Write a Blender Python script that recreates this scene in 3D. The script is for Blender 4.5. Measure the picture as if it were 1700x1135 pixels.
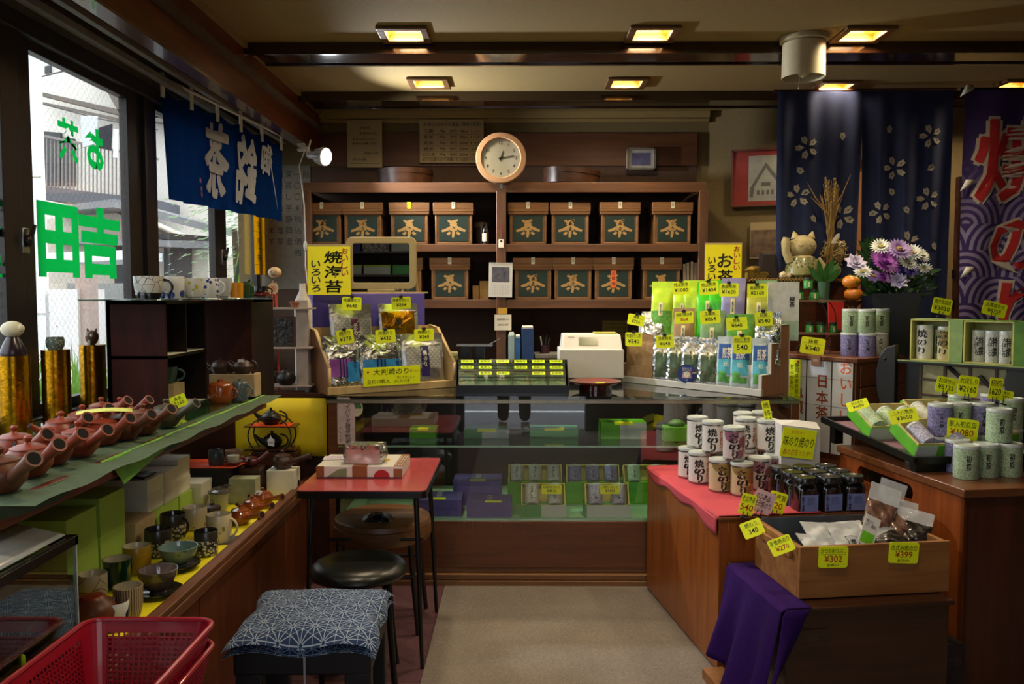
import bpy,math,random
from math import sin,cos,pi
from random import uniform as ru
from mathutils import Vector,Matrix
Rot,Tr=Matrix.Rotation,Matrix.Translation
random.seed(7)
R=math.radians
SC=bpy.context.scene
COL=SC.collection
for o in list(bpy.data.objects):
 bpy.data.objects.remove(o)
 # ---------------------------------------------------------------- camera
F=1400.0
PITCH=math.atan(85/F)
YAW=math.atan(10/F)
CAMZ=1.45
cam_data=bpy.data.cameras.new('camera')
cam=bpy.data.objects.new('camera',cam_data)
COL.objects.link(cam)
cam_data.sensor_width=36.0
cam_data.lens=F/1700*36.0
cam_data.clip_start=0.05
cam_data.clip_end=200
cam.location=(0,0,CAMZ)
cam.rotation_euler=(pi/2-PITCH,0,YAW)
SC.camera=cam
CAM_M=cam.rotation_euler.to_matrix()
# ---------------------------------------------------------------- view
SC.view_settings.view_transform='Standard'
SC.view_settings.look='None'
SC.view_settings.gamma=1
SC.view_settings.use_curve_mapping=False
SC.view_settings.exposure=0.38
SC.cycles.use_denoising=True
SC.cycles.max_bounces=8
SC.cycles.transparent_max_bounces=24
SC.cycles.sample_clamp_indirect=4.0
SC.cycles.caustics_reflective=False
SC.cycles.caustics_refractive=False
SC.cycles.blur_glossy=0.5
# ---------------------------------------------------------------- world: white overcast sky
SKY=2.7
w=bpy.data.worlds.new('overcast_sky')
SC.world=w
w.use_nodes=True
nt=w.node_tree
bg=nt.nodes['Background']
tc=nt.nodes.new('ShaderNodeTexCoord')
sx=nt.nodes.new('ShaderNodeSeparateXYZ')
rp=nt.nodes.new('ShaderNodeValToRGB')
rp.color_ramp.elements[0].position=0.0
rp.color_ramp.elements[0].color=(0.80,0.88,1.0,1)
rp.color_ramp.elements[1].position=0.6
rp.color_ramp.elements[1].color=(0.93,0.97,1.0,1)
nt.links.new(tc.outputs['Generated'],sx.inputs[0])
nt.links.new(sx.outputs['Z'],rp.inputs[0])
nt.links.new(rp.outputs[0],bg.inputs['Color'])
bg.inputs['Strength'].default_value=SKY
def portal(name,loc,rot,sx_,sy_):
 l=bpy.data.lights.new(name,'AREA')
 l.shape='RECTANGLE'
 l.size=sx_
 l.size_y=sy_
 l.cycles.is_portal=True
 o=bpy.data.objects.new(name,l)
 o.location=loc
 o.rotation_euler=rot
 COL.objects.link(o)
portal('window_daylight_portal',(-1.80,4.0,1.68),(0,R(-90),0),1.36,3.7)
portal('doorway_daylight_portal',(0.05,-0.62,1.1),(R(90),0,R(0)),1.36,2.2)
# ---------------------------------------------------------------- pixel to place
def ray(u,v):
 d=Vector(((u-850)/F,-(v-567.5)/F,-1.0))
 return(CAM_M@d)
def pY(u,v,Y):
 d=ray(u,v)
 return Vector((0,0,CAMZ))+d*(Y/d.y)
def pZ(u,v,Z):
 d=ray(u,v)
 return Vector((0,0,CAMZ))+d*((Z-CAMZ)/d.z)
def pX(u,v,X):
 d=ray(u,v)
 return Vector((0,0,CAMZ))+d*(X/d.x)
 # ---------------------------------------------------------------- materials
MATS={}
def new_mat(name):
 m=bpy.data.materials.new(name)
 m.use_nodes=True
 return m,m.node_tree,m.node_tree.nodes['Principled BSDF']
def srgb(c):
 if isinstance(c,str):
  c=c.lstrip('#')
  c=tuple(int(c[i:i+2],16)/255 for i in(0,2,4))
 return tuple((x/12.92 if x<=0.04045 else((x+0.055)/1.055)**2.4)for x in c[:3])+(1,)
def plain(name,col,rough=0.5,metal=0.0,var=0.12,scale=30,bump=0.0,coat=0.0,spec=0.5,stretch=None,sheen=0.0):
 """slightly mottled surface"""
 if name in MATS:
  return MATS[name]
 m,nt,b=new_mat(name)
 c=srgb(col)
 t=nt.nodes.new('ShaderNodeTexCoord')
 mp=nt.nodes.new('ShaderNodeMapping')
 if stretch:
  mp.inputs['Scale'].default_value=stretch
 n=nt.nodes.new('ShaderNodeTexNoise')
 n.inputs['Scale'].default_value=scale
 n.inputs['Detail'].default_value=4
 nt.links.new(t.outputs['Object'],mp.inputs[0])
 nt.links.new(mp.outputs[0],n.inputs['Vector'])
 r=nt.nodes.new('ShaderNodeValToRGB')
 r.color_ramp.elements[0].position=0.3
 r.color_ramp.elements[1].position=0.7
 r.color_ramp.elements[0].color=tuple(x*(1-var)for x in c[:3])+(1,)
 r.color_ramp.elements[1].color=tuple(min(1,x*(1+var))for x in c[:3])+(1,)
 nt.links.new(n.outputs['Fac'],r.inputs[0])
 nt.links.new(r.outputs[0],b.inputs['Base Color'])
 b.inputs['Roughness'].default_value=rough
 b.inputs['Metallic'].default_value=metal
 b.inputs['Coat Weight'].default_value=coat
 b.inputs['Specular IOR Level'].default_value=spec
 if sheen:
  b.inputs['Sheen Weight'].default_value=sheen
 if bump:
  bn=nt.nodes.new('ShaderNodeBump')
  bn.inputs['Strength'].default_value=bump
  bn.inputs['Distance'].default_value=0.002
  nt.links.new(n.outputs['Fac'],bn.inputs['Height'])
  nt.links.new(bn.outputs[0],b.inputs['Normal'])
 MATS[name]=m
 return m
def wood(name,dark,light,axis='X',scale=4,rough=0.4,coat=0.0,scratch=0.0):
 """grain running along axis"""
 if name in MATS:
  return MATS[name]
 m,nt,b=new_mat(name)
 t=nt.nodes.new('ShaderNodeTexCoord')
 mp=nt.nodes.new('ShaderNodeMapping')
 s={'X':(0.6,9,9),'Y':(9,0.6,9),'Z':(9,9,0.6)}[axis]
 mp.inputs['Scale'].default_value=s
 n=nt.nodes.new('ShaderNodeTexNoise')
 n.inputs['Scale'].default_value=scale
 n.inputs['Detail'].default_value=8
 n.inputs['Roughness'].default_value=0.6
 n.inputs['Distortion'].default_value=0.6
 nt.links.new(t.outputs['Object'],mp.inputs[0])
 nt.links.new(mp.outputs[0],n.inputs['Vector'])
 r=nt.nodes.new('ShaderNodeValToRGB')
 r.color_ramp.elements[0].position=0.28
 r.color_ramp.elements[1].position=0.72
 r.color_ramp.elements[0].color=srgb(dark)
 r.color_ramp.elements[1].color=srgb(light)
 nt.links.new(n.outputs['Fac'],r.inputs[0])
 last=r.outputs[0]
 if scratch:
  n2=nt.nodes.new('ShaderNodeTexNoise')
  mp2=nt.nodes.new('ShaderNodeMapping')
  mp2.inputs['Scale'].default_value=(60,60,5)
  mp2.inputs['Rotation'].default_value=(0.3,0.2,0.4)
  n2.inputs['Scale'].default_value=1.0
  n2.inputs['Detail'].default_value=3
  nt.links.new(t.outputs['Object'],mp2.inputs[0])
  nt.links.new(mp2.outputs[0],n2.inputs['Vector'])
  r2=nt.nodes.new('ShaderNodeValToRGB')
  r2.color_ramp.elements[0].position=0.69
  r2.color_ramp.elements[1].position=0.76
  r2.color_ramp.elements[0].color=(0,0,0,1)
  r2.color_ramp.elements[1].color=(scratch,scratch,scratch,1)
  nt.links.new(n2.outputs['Fac'],r2.inputs[0])
  mx=nt.nodes.new('ShaderNodeMix')
  mx.data_type='RGBA'
  nt.links.new(r2.outputs[0],mx.inputs[0])
  nt.links.new(last,mx.inputs[6])
  mx.inputs[7].default_value=srgb('#b08a60')
  last=mx.outputs[2]
 nt.links.new(last,b.inputs['Base Color'])
 b.inputs['Roughness'].default_value=rough
 b.inputs['Coat Weight'].default_value=coat
 b.inputs['Coat Roughness'].default_value=0.15
 bn=nt.nodes.new('ShaderNodeBump')
 bn.inputs['Strength'].default_value=0.15
 bn.inputs['Distance'].default_value=0.002
 nt.links.new(n.outputs['Fac'],bn.inputs['Height'])
 nt.links.new(bn.outputs[0],b.inputs['Normal'])
 MATS[name]=m
 return m
def glass(name,tint=(1,1,1),refl=0.0,rough=0.0,ior=1.5):
 """thin sheet: transparent with fresnel reflection"""
 if name in MATS:
  return MATS[name]
 m,nt,b=new_mat(name)
 nt.nodes.remove(b)
 out=nt.nodes['Material Output']
 tr=nt.nodes.new('ShaderNodeBsdfTransparent')
 tr.inputs[0].default_value=tuple(tint)+(1,)
 gl=nt.nodes.new('ShaderNodeBsdfGlossy')
 gl.inputs['Roughness'].default_value=rough
 gl.inputs['Color'].default_value=(1,1,1,1)
 fr=nt.nodes.new('ShaderNodeFresnel')
 ge=nt.nodes.new('ShaderNodeNewGeometry')
 sw=nt.nodes.new('ShaderNodeMix')
 sw.inputs[2].default_value=ior
 sw.inputs[3].default_value=1/ior
 nt.links.new(ge.outputs['Backfacing'],sw.inputs[0])
 nt.links.new(sw.outputs[0],fr.inputs[0])
 ad=nt.nodes.new('ShaderNodeMath')
 ad.operation='ADD'
 ad.use_clamp=True
 ad.inputs[1].default_value=refl
 nt.links.new(fr.outputs[0],ad.inputs[0])
 mx=nt.nodes.new('ShaderNodeMixShader')
 nt.links.new(ad.outputs[0],mx.inputs[0])
 nt.links.new(tr.outputs[0],mx.inputs[1])
 nt.links.new(gl.outputs[0],mx.inputs[2])
 nt.links.new(mx.outputs[0],out.inputs['Surface'])
 MATS[name]=m
 return m
def emit(name,col,strength):
 if name in MATS:
  return MATS[name]
 m,nt,b=new_mat(name)
 b.inputs['Base Color'].default_value=(0.8,0.8,0.8,1)
 b.inputs['Emission Color'].default_value=srgb(col)
 b.inputs['Emission Strength'].default_value=strength
 MATS[name]=m
 return m
def dotted(name,base,dot,scale=60,size=0.35,rough=0.3,zlo=None,zhi=None,ring=False,coat=0.2):
 """round spots scattered over a glaze (voronoi), only between zlo and zhi of the object's own height"""
 if name in MATS:
  return MATS[name]
 m,nt,b=new_mat(name)
 t=nt.nodes.new('ShaderNodeTexCoord')
 vo=nt.nodes.new('ShaderNodeTexVoronoi')
 vo.inputs['Scale'].default_value=scale
 nt.links.new(t.outputs['Object'],vo.inputs['Vector'])
 r=nt.nodes.new('ShaderNodeValToRGB')
 r.color_ramp.interpolation='CONSTANT'
 e=r.color_ramp.elements
 e[0].color=srgb(dot)
 e[0].position=0
 e[1].color=srgb(base)
 e[1].position=size
 if ring:
  e[0].color=srgb(base)
  k=r.color_ramp.elements.new(size*0.3)
  k.color=srgb(dot)
 nt.links.new(vo.outputs['Distance'],r.inputs[0])
 last=r.outputs[0]
 if zlo is not None:
  s=nt.nodes.new('ShaderNodeSeparateXYZ')
  nt.links.new(t.outputs['Object'],s.inputs[0])
  a1=nt.nodes.new('ShaderNodeMath')
  a1.operation='GREATER_THAN'
  a1.inputs[1].default_value=zlo
  a2=nt.nodes.new('ShaderNodeMath')
  a2.operation='LESS_THAN'
  a2.inputs[1].default_value=zhi
  a3=nt.nodes.new('ShaderNodeMath')
  a3.operation='MULTIPLY'
  nt.links.new(s.outputs[2],a1.inputs[0])
  nt.links.new(s.outputs[2],a2.inputs[0])
  nt.links.new(a1.outputs[0],a3.inputs[0])
  nt.links.new(a2.outputs[0],a3.inputs[1])
  mx=nt.nodes.new('ShaderNodeMix')
  mx.data_type='RGBA'
  nt.links.new(a3.outputs[0],mx.inputs[0])
  mx.inputs[6].default_value=srgb(base)
  nt.links.new(last,mx.inputs[7])
  last=mx.outputs[2]
 nt.links.new(last,b.inputs['Base Color'])
 b.inputs['Roughness'].default_value=rough
 b.inputs['Coat Weight'].default_value=coat
 MATS[name]=m
 return m
def foil(name,col='#b8bab8',rough=0.22,scale=9,strength=0.9,metal=1.0):
 if name in MATS:
  return MATS[name]
 m,nt,b=new_mat(name)
 b.inputs['Base Color'].default_value=srgb(col)
 b.inputs['Metallic'].default_value=metal
 b.inputs['Roughness'].default_value=rough
 t=nt.nodes.new('ShaderNodeTexCoord')
 n=nt.nodes.new('ShaderNodeTexNoise')
 n.inputs['Scale'].default_value=scale
 n.inputs['Detail'].default_value=3
 n.inputs['Distortion'].default_value=1.2
 nt.links.new(t.outputs['Object'],n.inputs['Vector'])
 bn=nt.nodes.new('ShaderNodeBump')
 bn.inputs['Strength'].default_value=strength
 bn.inputs['Distance'].default_value=0.02
 nt.links.new(n.outputs['Fac'],bn.inputs['Height'])
 nt.links.new(bn.outputs[0],b.inputs['Normal'])
 MATS[name]=m
 return m
def swirl(name,base,line,scale=38,rough=0.6,width=0.06):
 """printed washi paper: fine crazed petal lines"""
 if name in MATS:
  return MATS[name]
 m,nt,b=new_mat(name)
 t=nt.nodes.new('ShaderNodeTexCoord')
 n=nt.nodes.new('ShaderNodeTexNoise')
 n.inputs['Scale'].default_value=scale
 n.inputs['Detail'].default_value=1
 nt.links.new(t.outputs['Object'],n.inputs['Vector'])
 va=nt.nodes.new('ShaderNodeVectorMath')
 va.operation='MULTIPLY_ADD'
 va.inputs[1].default_value=(0.03,0.03,0.03)
 nt.links.new(n.outputs['Color'],va.inputs[0])
 nt.links.new(t.outputs['Object'],va.inputs[2])
 vo=nt.nodes.new('ShaderNodeTexVoronoi')
 vo.feature='DISTANCE_TO_EDGE'
 vo.inputs['Scale'].default_value=scale*2.2
 nt.links.new(va.outputs[0],vo.inputs['Vector'])
 r=nt.nodes.new('ShaderNodeValToRGB')
 e=r.color_ramp.elements
 e[0].position=width
 e[0].color=srgb(line)
 e[1].position=width*2.2
 e[1].color=srgb(base)
 nt.links.new(vo.outputs['Distance'],r.inputs[0])
 nt.links.new(r.outputs[0],b.inputs['Base Color'])
 b.inputs['Roughness'].default_value=rough
 MATS[name]=m
 return m
 # ---------------------------------------------------------------- mesh builder
TXT={}
def text_geo(s,bold=0.0,vert=False,space=1.0):
 """flat lettering, 1 unit high, centred on the origin in the XY plane"""
 key=(s,bold,vert,space)
 if key in TXT:
  return TXT[key]
 if bold>.012 and bold not in(.045,.031)and not vert and len(s)==1 and '一'<=s<='龥':
 # broad brush strokes for dense characters: the same outline set down seven times
  v0,f0,ww,hh=text_geo(s,.006)
  V,Fc=list(v0),list(f0)
  for k in range(6):
   n=len(V)
   V+=[(p[0]+(bold-.006)*cos(k*1.0472),p[1]+(bold-.006)*sin(k*1.0472))for p in v0]
   Fc+=[tuple(i+n for i in f)for f in f0]
 elif vert:
  cols=s.split('\n')
  V,Fc=[],[]
  x=0.0
  for cidx,c in enumerate(cols):
   for k,ch in enumerate(c):
    if ch==' ':
     continue
    vv,ff,ww,hh=text_geo(ch,bold)
    b0=len(V)
    V+=[(p[0]-cidx*1.15,p[1]-k*1.02*space)for p in vv]
    Fc+=[tuple(i+b0 for i in f)for f in ff]
 else:
  cu=bpy.data.curves.new('t','FONT')
  cu.body=s
  cu.size=1.0
  cu.offset=min(bold,.006)if bold not in(.045,.031)and any(c>'一' for c in s)else bold
  cu.resolution_u=2
  cu.space_character=space
  cu.fill_mode='FRONT'
  to=bpy.data.objects.new('t',cu)
  COL.objects.link(to)
  me=bpy.data.meshes.new_from_object(to)
  V=[(p.co.x,p.co.y)for p in me.vertices]
  Fc=[tuple(p.vertices)for p in me.polygons]
  bpy.data.objects.remove(to)
  bpy.data.meshes.remove(me)
  bpy.data.curves.remove(cu)
 if V:
  xs=[p[0]for p in V]
  ys=[p[1]for p in V]
  cx,cy=(min(xs)+max(xs))/2,(min(ys)+max(ys))/2
  ww,hh=max(xs)-min(xs),max(ys)-min(ys)
  V=[(p[0]-cx,p[1]-cy)for p in V]
 else:
  ww=hh=0.01
 TXT[key]=(V,Fc,ww,hh)
 return TXT[key]
FRONT=Rot(pi/2,4,'X')
class MB:
 def __init__(s):
  s.v,s.f,s.m=[],[],[]
  s.T=Matrix.Identity(4)
 def at(s,loc=(0,0,0),rz=0,rx=0,ry=0,sc=1):
  s.T=Tr(loc)@Rot(rz,4,'Z')@Rot(ry,4,'Y')@Rot(rx,4,'X')@Matrix.Scale(sc,4)
  return s
 def add(s,vs,fs,m=0):
  b=len(s.v)
  T=s.T
  s.v+=[T@Vector(p)for p in vs]
  s.f+=[tuple(i+b for i in f)for f in fs]
  s.m+=[m]*len(fs)
  return s
 def box(s,x0,x1,y0,y1,z0,z1,m=0):
  vs=[(x0,y0,z0),(x1,y0,z0),(x1,y1,z0),(x0,y1,z0),(x0,y0,z1),(x1,y0,z1),(x1,y1,z1),(x0,y1,z1)]
  return s.add(vs,[(0,3,2,1),(4,5,6,7),(0,1,5,4),(1,2,6,5),(2,3,7,6),(3,0,4,7)],m)
 def cbox(s,c,d,m=0):
  return s.box(c[0]-d[0]/2,c[0]+d[0]/2,c[1]-d[1]/2,c[1]+d[1]/2,c[2]-d[2]/2,c[2]+d[2]/2,m)
 def prism(s,poly,z0,z1,m=0,mtop=None):
  n=len(poly)
  vs=[(p[0],p[1],z0)for p in poly]+[(p[0],p[1],z1)for p in poly]
  s.add(vs,[tuple(range(n))[::-1]]+[(i,(i+1)%n,n+(i+1)%n,n+i)for i in range(n)],m)
  return s.add([(p[0],p[1],z1)for p in poly],[tuple(range(n))],m if mtop is None else mtop)
 def plate(s,poly,y0,y1,m=0):
  """outline in the XZ plane given thickness along Y"""
  n=len(poly)
  vs=[(p[0],y0,p[1])for p in poly]+[(p[0],y1,p[1])for p in poly]
  return s.add(vs,[tuple(range(n)),tuple(range(n,2*n))[::-1]]+[(i,n+i,n+(i+1)%n,(i+1)%n)for i in range(n)],m)
 def lathe(s,prof,seg=24,m=0,c=(0,0,0),cap=True,arc=None):
  vs,fs=[],[]
  n=len(prof)
  full=arc is None
  ns=seg if full else seg+1
  a0,a1=(0,2*pi)if full else arc
  for k in range(ns):
   a=a0+(a1-a0)*k/seg
   for r,z in prof:
    vs.append((c[0]+r*cos(a),c[1]+r*sin(a),c[2]+z))
  for k in range(seg):
   k2=(k+1)%ns
   for i in range(n-1):
    fs.append((k*n+i,k2*n+i,k2*n+i+1,k*n+i+1))
  if cap and full:
   if prof[0][0]>1e-5:
    fs.append(tuple(k*n for k in range(ns))[::-1])
   if prof[-1][0]>1e-5:
    fs.append(tuple(k*n+n-1 for k in range(ns)))
  return s.add(vs,fs,m)
 def tube(s,pts,rad,seg=8,m=0,closed=False,cap=True):
  pts=[Vector(p)for p in pts]
  n=len(pts)
  if not hasattr(rad,'__len__'):
   rad=[rad]*n
  vs,fs=[],[]
  up=None
  for i,p in enumerate(pts):
   if closed:
    t=(pts[(i+1)%n]-pts[i-1]).normalized()
   else:
    t=(pts[min(i+1,n-1)]-pts[max(i-1,0)]).normalized()
   if up is None:
    up=Vector((0,0,1))if abs(t.z)<0.9 else Vector((1,0,0))
   sd=t.cross(up)
   if sd.length<1e-4:
    sd=t.cross(Vector((1,0,0)))
   sd.normalize()
   up=sd.cross(t).normalized()
   for k in range(seg):
    a=2*pi*k/seg
    vs.append(p+sd*(rad[i]*cos(a))+up*(rad[i]*sin(a)))
  for i in range(n if closed else n-1):
   j=(i+1)%n
   for k in range(seg):
    k2=(k+1)%seg
    fs.append((i*seg+k,i*seg+k2,j*seg+k2,j*seg+k))
  if cap and not closed:
   fs.append(tuple(range(seg))[::-1])
   fs.append(tuple((n-1)*seg+k for k in range(seg)))
  return s.add(vs,fs,m)
 def surf(s,fn,nu,nv,m=0,mf=None):
  vs=[fn(i/nu,j/nv)for j in range(nv+1)for i in range(nu+1)]
  b=len(s.v)
  s.v+=[s.T@Vector(p)for p in vs]
  for j in range(nv):
   for i in range(nu):
    a=j*(nu+1)+i
    s.f.append((b+a,b+a+1,b+a+nu+2,b+a+nu+1))
    s.m.append(mf((i+.5)/nu,(j+.5)/nv)if mf else m)
  return s
 def ball(s,c,r,m=0,seg=12,rings=8,sq=(1,1,1),fn=None):
  def f(u,v):
   a,b=2*pi*u,pi*(v-.5)
   d=(cos(b)*cos(a),cos(b)*sin(a),sin(b))
   k=fn(d)if fn else 1
   return(c[0]+r*sq[0]*d[0]*k,c[1]+r*sq[1]*d[1]*k,c[2]+r*sq[2]*d[2]*k)
  return s.surf(f,seg,rings,m)
 def text(s,t,c,size,m=1,w=None,bold=0.0,vert=False,space=1.0,rz=0,shear=0,h=None):
  """lettering on an upright face seen from -Y; c = (x, y, z) of its middle; w = total width wanted"""
  V,Fc,ww,hh=text_geo(t,bold,vert,space)
  k=size if w is None else w/max(ww,.01)
  ky=k if h is None else h/max(hh,.01)
  ca,sa=cos(rz),sin(rz)
  vs=[]
  for x,y in V:
   x2,y2=x*k+shear*y*ky,y*ky
   vs.append((c[0]+x2*ca-y2*sa,c[1],c[2]+x2*sa+y2*ca))
  return s.add(vs,Fc,m)
 def text_flat(s,t,c,size,m=1,w=None,bold=0.0,rz=0,vert=False):
  V,Fc,ww,hh=text_geo(t,bold,vert)
  k=size if w is None else w/max(ww,.01)
  ca,sa=cos(rz),sin(rz)
  return s.add([(c[0]+(x*ca-y*sa)*k,c[1]+(x*sa+y*ca)*k,c[2])for x,y in V],Fc,m)
 def text_cyl(s,t,a,z,r,size,m=1,bold=0.0,vert=False,rot=0.0,w=None,cx=0,cy=0,h=None):
  """lettering wrapped on a cylinder of radius r round (cx,cy), centred at angle a"""
  V,Fc,ww,hh=text_geo(t,bold,vert)
  k=size if w is None else w/max(ww,.01)
  ky=k if h is None else h/max(hh,.01)
  ca,sa=cos(rot),sin(rot)
  vs=[]
  for x,y in V:
   x2,y2=(x*ca-y*sa)*k,(x*sa+y*ca)*ky
   an=a+x2/r
   vs.append((cx+r*cos(an),cy+r*sin(an),z+y2))
  return s.add(vs,Fc,m)
def link(name,me,parent=None,loc=None,rot=None):
 o=bpy.data.objects.new(name,me)
 COL.objects.link(o)
 if parent:
  o.parent=parent
 if loc is not None:
  o.location=loc
 if rot is not None:
  o.rotation_euler=rot
 return o
def obj(name,mb,mats,parent=None,loc=None,rot=None,smooth=True,bevel=0,solid=0,sub=0,angle=40,dissolve=True):
 me=bpy.data.meshes.new(name)
 me.from_pydata([tuple(p)for p in mb.v],[],mb.f)
 if not isinstance(mats,(list,tuple)):
  mats=[mats]
 for m in mats:
  me.materials.append(m)
 me.polygons.foreach_set('material_index',[min(i,len(mats)-1)for i in mb.m])
 if smooth:
  me.polygons.foreach_set('use_smooth',[True]*len(me.polygons))
  me.set_sharp_from_angle(angle=R(angle))
 me.update()
 o=link(name,me,parent,loc,rot)
 if solid:
  md=o.modifiers.new('s','SOLIDIFY')
  md.thickness=solid
  md.offset=0
 if sub:
  md=o.modifiers.new('u','SUBSURF')
  md.levels=md.render_levels=sub
 if bevel:
  md=o.modifiers.new('b','BEVEL')
  md.width=bevel
  md.segments=2
  md.limit_method='ANGLE'
  md.angle_limit=R(50)
 return o
def tag(o,label=None,cat=None,group=None,kind=None):
 if label:
  o['label']=label
 if cat:
  o['category']=cat
 if group:
  o['group']=group
 if kind:
  o['kind']=kind
 return o
def thing(name,label,cat,loc=(0,0,0),rz=0,group=None,rot=None):
 o=bpy.data.objects.new(name,None)
 o.empty_display_size=0.05
 COL.objects.link(o)
 o.location=loc
 o.rotation_euler=rot if rot else(0,0,rz)
 return tag(o,label,cat,group)
def struct(name,mb,mats,**k):
 return tag(obj(name,mb,mats,**k),kind='structure')
def dup(root,loc=None,rz=None,label=None,group=None,scale=None,rot=None):
 r=root.copy()
 COL.objects.link(r)
 if loc is not None:
  r.location=loc
 if rot is not None:
  r.rotation_euler=rot
 elif rz is not None:
  r.rotation_euler=(0,0,rz)
 if scale is not None:
  r.scale=(scale,)*3 if not hasattr(scale,'__len__')else scale
 if label:
  r['label']=label
 if group:
  r['group']=group
 for ch in list(root.children):
  c=ch.copy()
  COL.objects.link(c)
  c.parent=r
  for g in list(ch.children):
   d=g.copy()
   COL.objects.link(d)
   d.parent=c
 return r
def rrect(w,h,r,n=4):
 """rounded rectangle outline centred on the origin"""
 p=[]
 for cx,cy,a0 in((w/2-r,h/2-r,0),(-w/2+r,h/2-r,90),(-w/2+r,-h/2+r,180),(w/2-r,-h/2+r,270)):
  for k in range(n+1):
   a=R(a0+90*k/n)
   p.append((cx+r*cos(a),cy+r*sin(a)))
 return p[::-1]
 # rotated frame of the sales counters beside the customer
TH=R(8)
EX=Vector((cos(TH),sin(TH),0))
EY=Vector((-sin(TH),cos(TH),0))
RO=Vector((0.755,3.12,0))
def rl(s_,t_,z=0.0):
 return RO+EX*s_+EY*t_+Vector((0,0,z))
 # ================================================================ SETTING
ZC=2.65
XW=-1.75
YB=5.75
M_wall=plain('wall_plaster','#73613c',0.85,scale=60,var=0.08,bump=0.3)
M_ceil=plain('ceiling_plaster','#96804e',0.9,scale=80,var=0.07,bump=0.25)
M_ceil2=plain('alcove_board','#5a4a38',0.8,scale=20)
M_dwood=wood('dark_wood','#2c150b','#4c2612','X',3,0.35,0.3)
M_dwoodY=wood('dark_wood_y','#471b08','#7a3414','Y',3,0.4,0.2)
M_shelfw=wood('shelf_wood','#4a2f1c','#6f4728','X',3,0.5)
M_shelfz=wood('shelf_wood_upright','#4a2f1c','#6f4728','Z',3,0.5)
M_cabw=wood('counter_veneer','#743812','#9c5620','Z',3,0.36,0.2,scratch=0.35)
M_cabx=wood('counter_veneer_x','#553018','#754524','X',3,0.36,0.2,scratch=0.3)
M_cabd=wood('old_brown_panel','#4c250e','#6e3a18','Z',3,0.4,0.15,scratch=0.4)
M_lwood=wood('light_wood','#b39662','#d0b684','Z',3,0.5)
M_black=plain('black_lacquer','#0c0b0b',0.3,var=0.1)
M_blackm=plain('black_matte','#0e0d0d',0.65,var=0.2)
M_bronze=plain('bronze_aluminium','#2b2320',0.42,0.2,var=0.06)
M_white=plain('white_paint','#d8d6d0',0.5,var=0.04)
M_wplastic=plain('white_plastic','#d9d7cf',0.35,var=0.03)
M_ink=plain('black_ink','#15130f',0.6,var=0.02)
M_red=plain('red_ink','#b0301c',0.6,var=0.05)
M_orange=plain('orange_ink','#d0622c',0.6,var=0.05)
M_tag=plain('fluorescent_card','#f0ff10',0.55,var=0.03)
M_tagy=plain('yellow_card','#fff010',0.55,var=0.03)
M_paper=plain('paper','#cfc8b4',0.8,var=0.05,scale=12)
M_paperd=plain('aged_paper','#a8946a',0.8,var=0.06,scale=10)
M_metal=plain('steel','#a8a8a6',0.3,1.0,var=0.05)
M_card=plain('off_white_card','#e6e2cc',0.75,var=0.04)
M_cardg=plain('light_green_card','#acd058',0.7,var=0.06,scale=9)
M_glass=glass('clear_glass',(0.97,0.98,0.97))
M_green=plain('green_cover','#4c5f45',0.85,var=0.12,scale=40,bump=0.3)
# floor: grey carpet with a darker plum tiled strip
def carpet(name,c1,c2,rough=0.95):
 m,nt,b=new_mat(name)
 t=nt.nodes.new('ShaderNodeTexCoord')
 n=nt.nodes.new('ShaderNodeTexNoise')
 n.inputs['Scale'].default_value=130
 n.inputs['Detail'].default_value=6
 n.inputs['Roughness'].default_value=0.8
 n3=nt.nodes.new('ShaderNodeTexNoise')
 n3.inputs['Scale'].default_value=3
 nt.links.new(t.outputs['Object'],n.inputs['Vector'])
 nt.links.new(t.outputs['Object'],n3.inputs['Vector'])
 ad=nt.nodes.new('ShaderNodeMath')
 ad.operation='MULTIPLY_ADD'
 ad.inputs[1].default_value=0.25
 nt.links.new(n3.outputs['Fac'],ad.inputs[0])
 nt.links.new(n.outputs['Fac'],ad.inputs[2])
 r=nt.nodes.new('ShaderNodeValToRGB')
 r.color_ramp.elements[0].position=0.45
 r.color_ramp.elements[1].position=0.8
 r.color_ramp.elements[0].color=srgb(c1)
 r.color_ramp.elements[1].color=srgb(c2)
 nt.links.new(ad.outputs[0],r.inputs[0])
 nt.links.new(r.outputs[0],b.inputs['Base Color'])
 b.inputs['Roughness'].default_value=rough
 b.inputs['Specular IOR Level'].default_value=0.1
 bn=nt.nodes.new('ShaderNodeBump')
 bn.inputs['Strength'].default_value=0.6
 bn.inputs['Distance'].default_value=0.004
 nt.links.new(n.outputs['Fac'],bn.inputs['Height'])
 nt.links.new(bn.outputs[0],b.inputs['Normal'])
 return m
M_carpet=carpet('grey_carpet','#6c645e','#94897e')
M_plum=carpet('plum_carpet_tile','#54393f','#6e4e54')
mb=MB()
mb.box(-1.9,3.4,-0.62,8.2,-0.08,-0.004)
struct('floor',mb,M_plum)
mb=MB()
mb.box(-0.36,3.3,-0.5,4.2,-0.003,0.004)
struct('floor_carpet',mb,M_carpet)
mb=MB()
for y in(1.4,1.95,2.5,3.05,3.6,4.15):
 mb.box(-1.0,-0.362,y,y+0.546,-0.003,0.003)
struct('floor_tile_strip',mb,M_plum,bevel=0.002)
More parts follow.
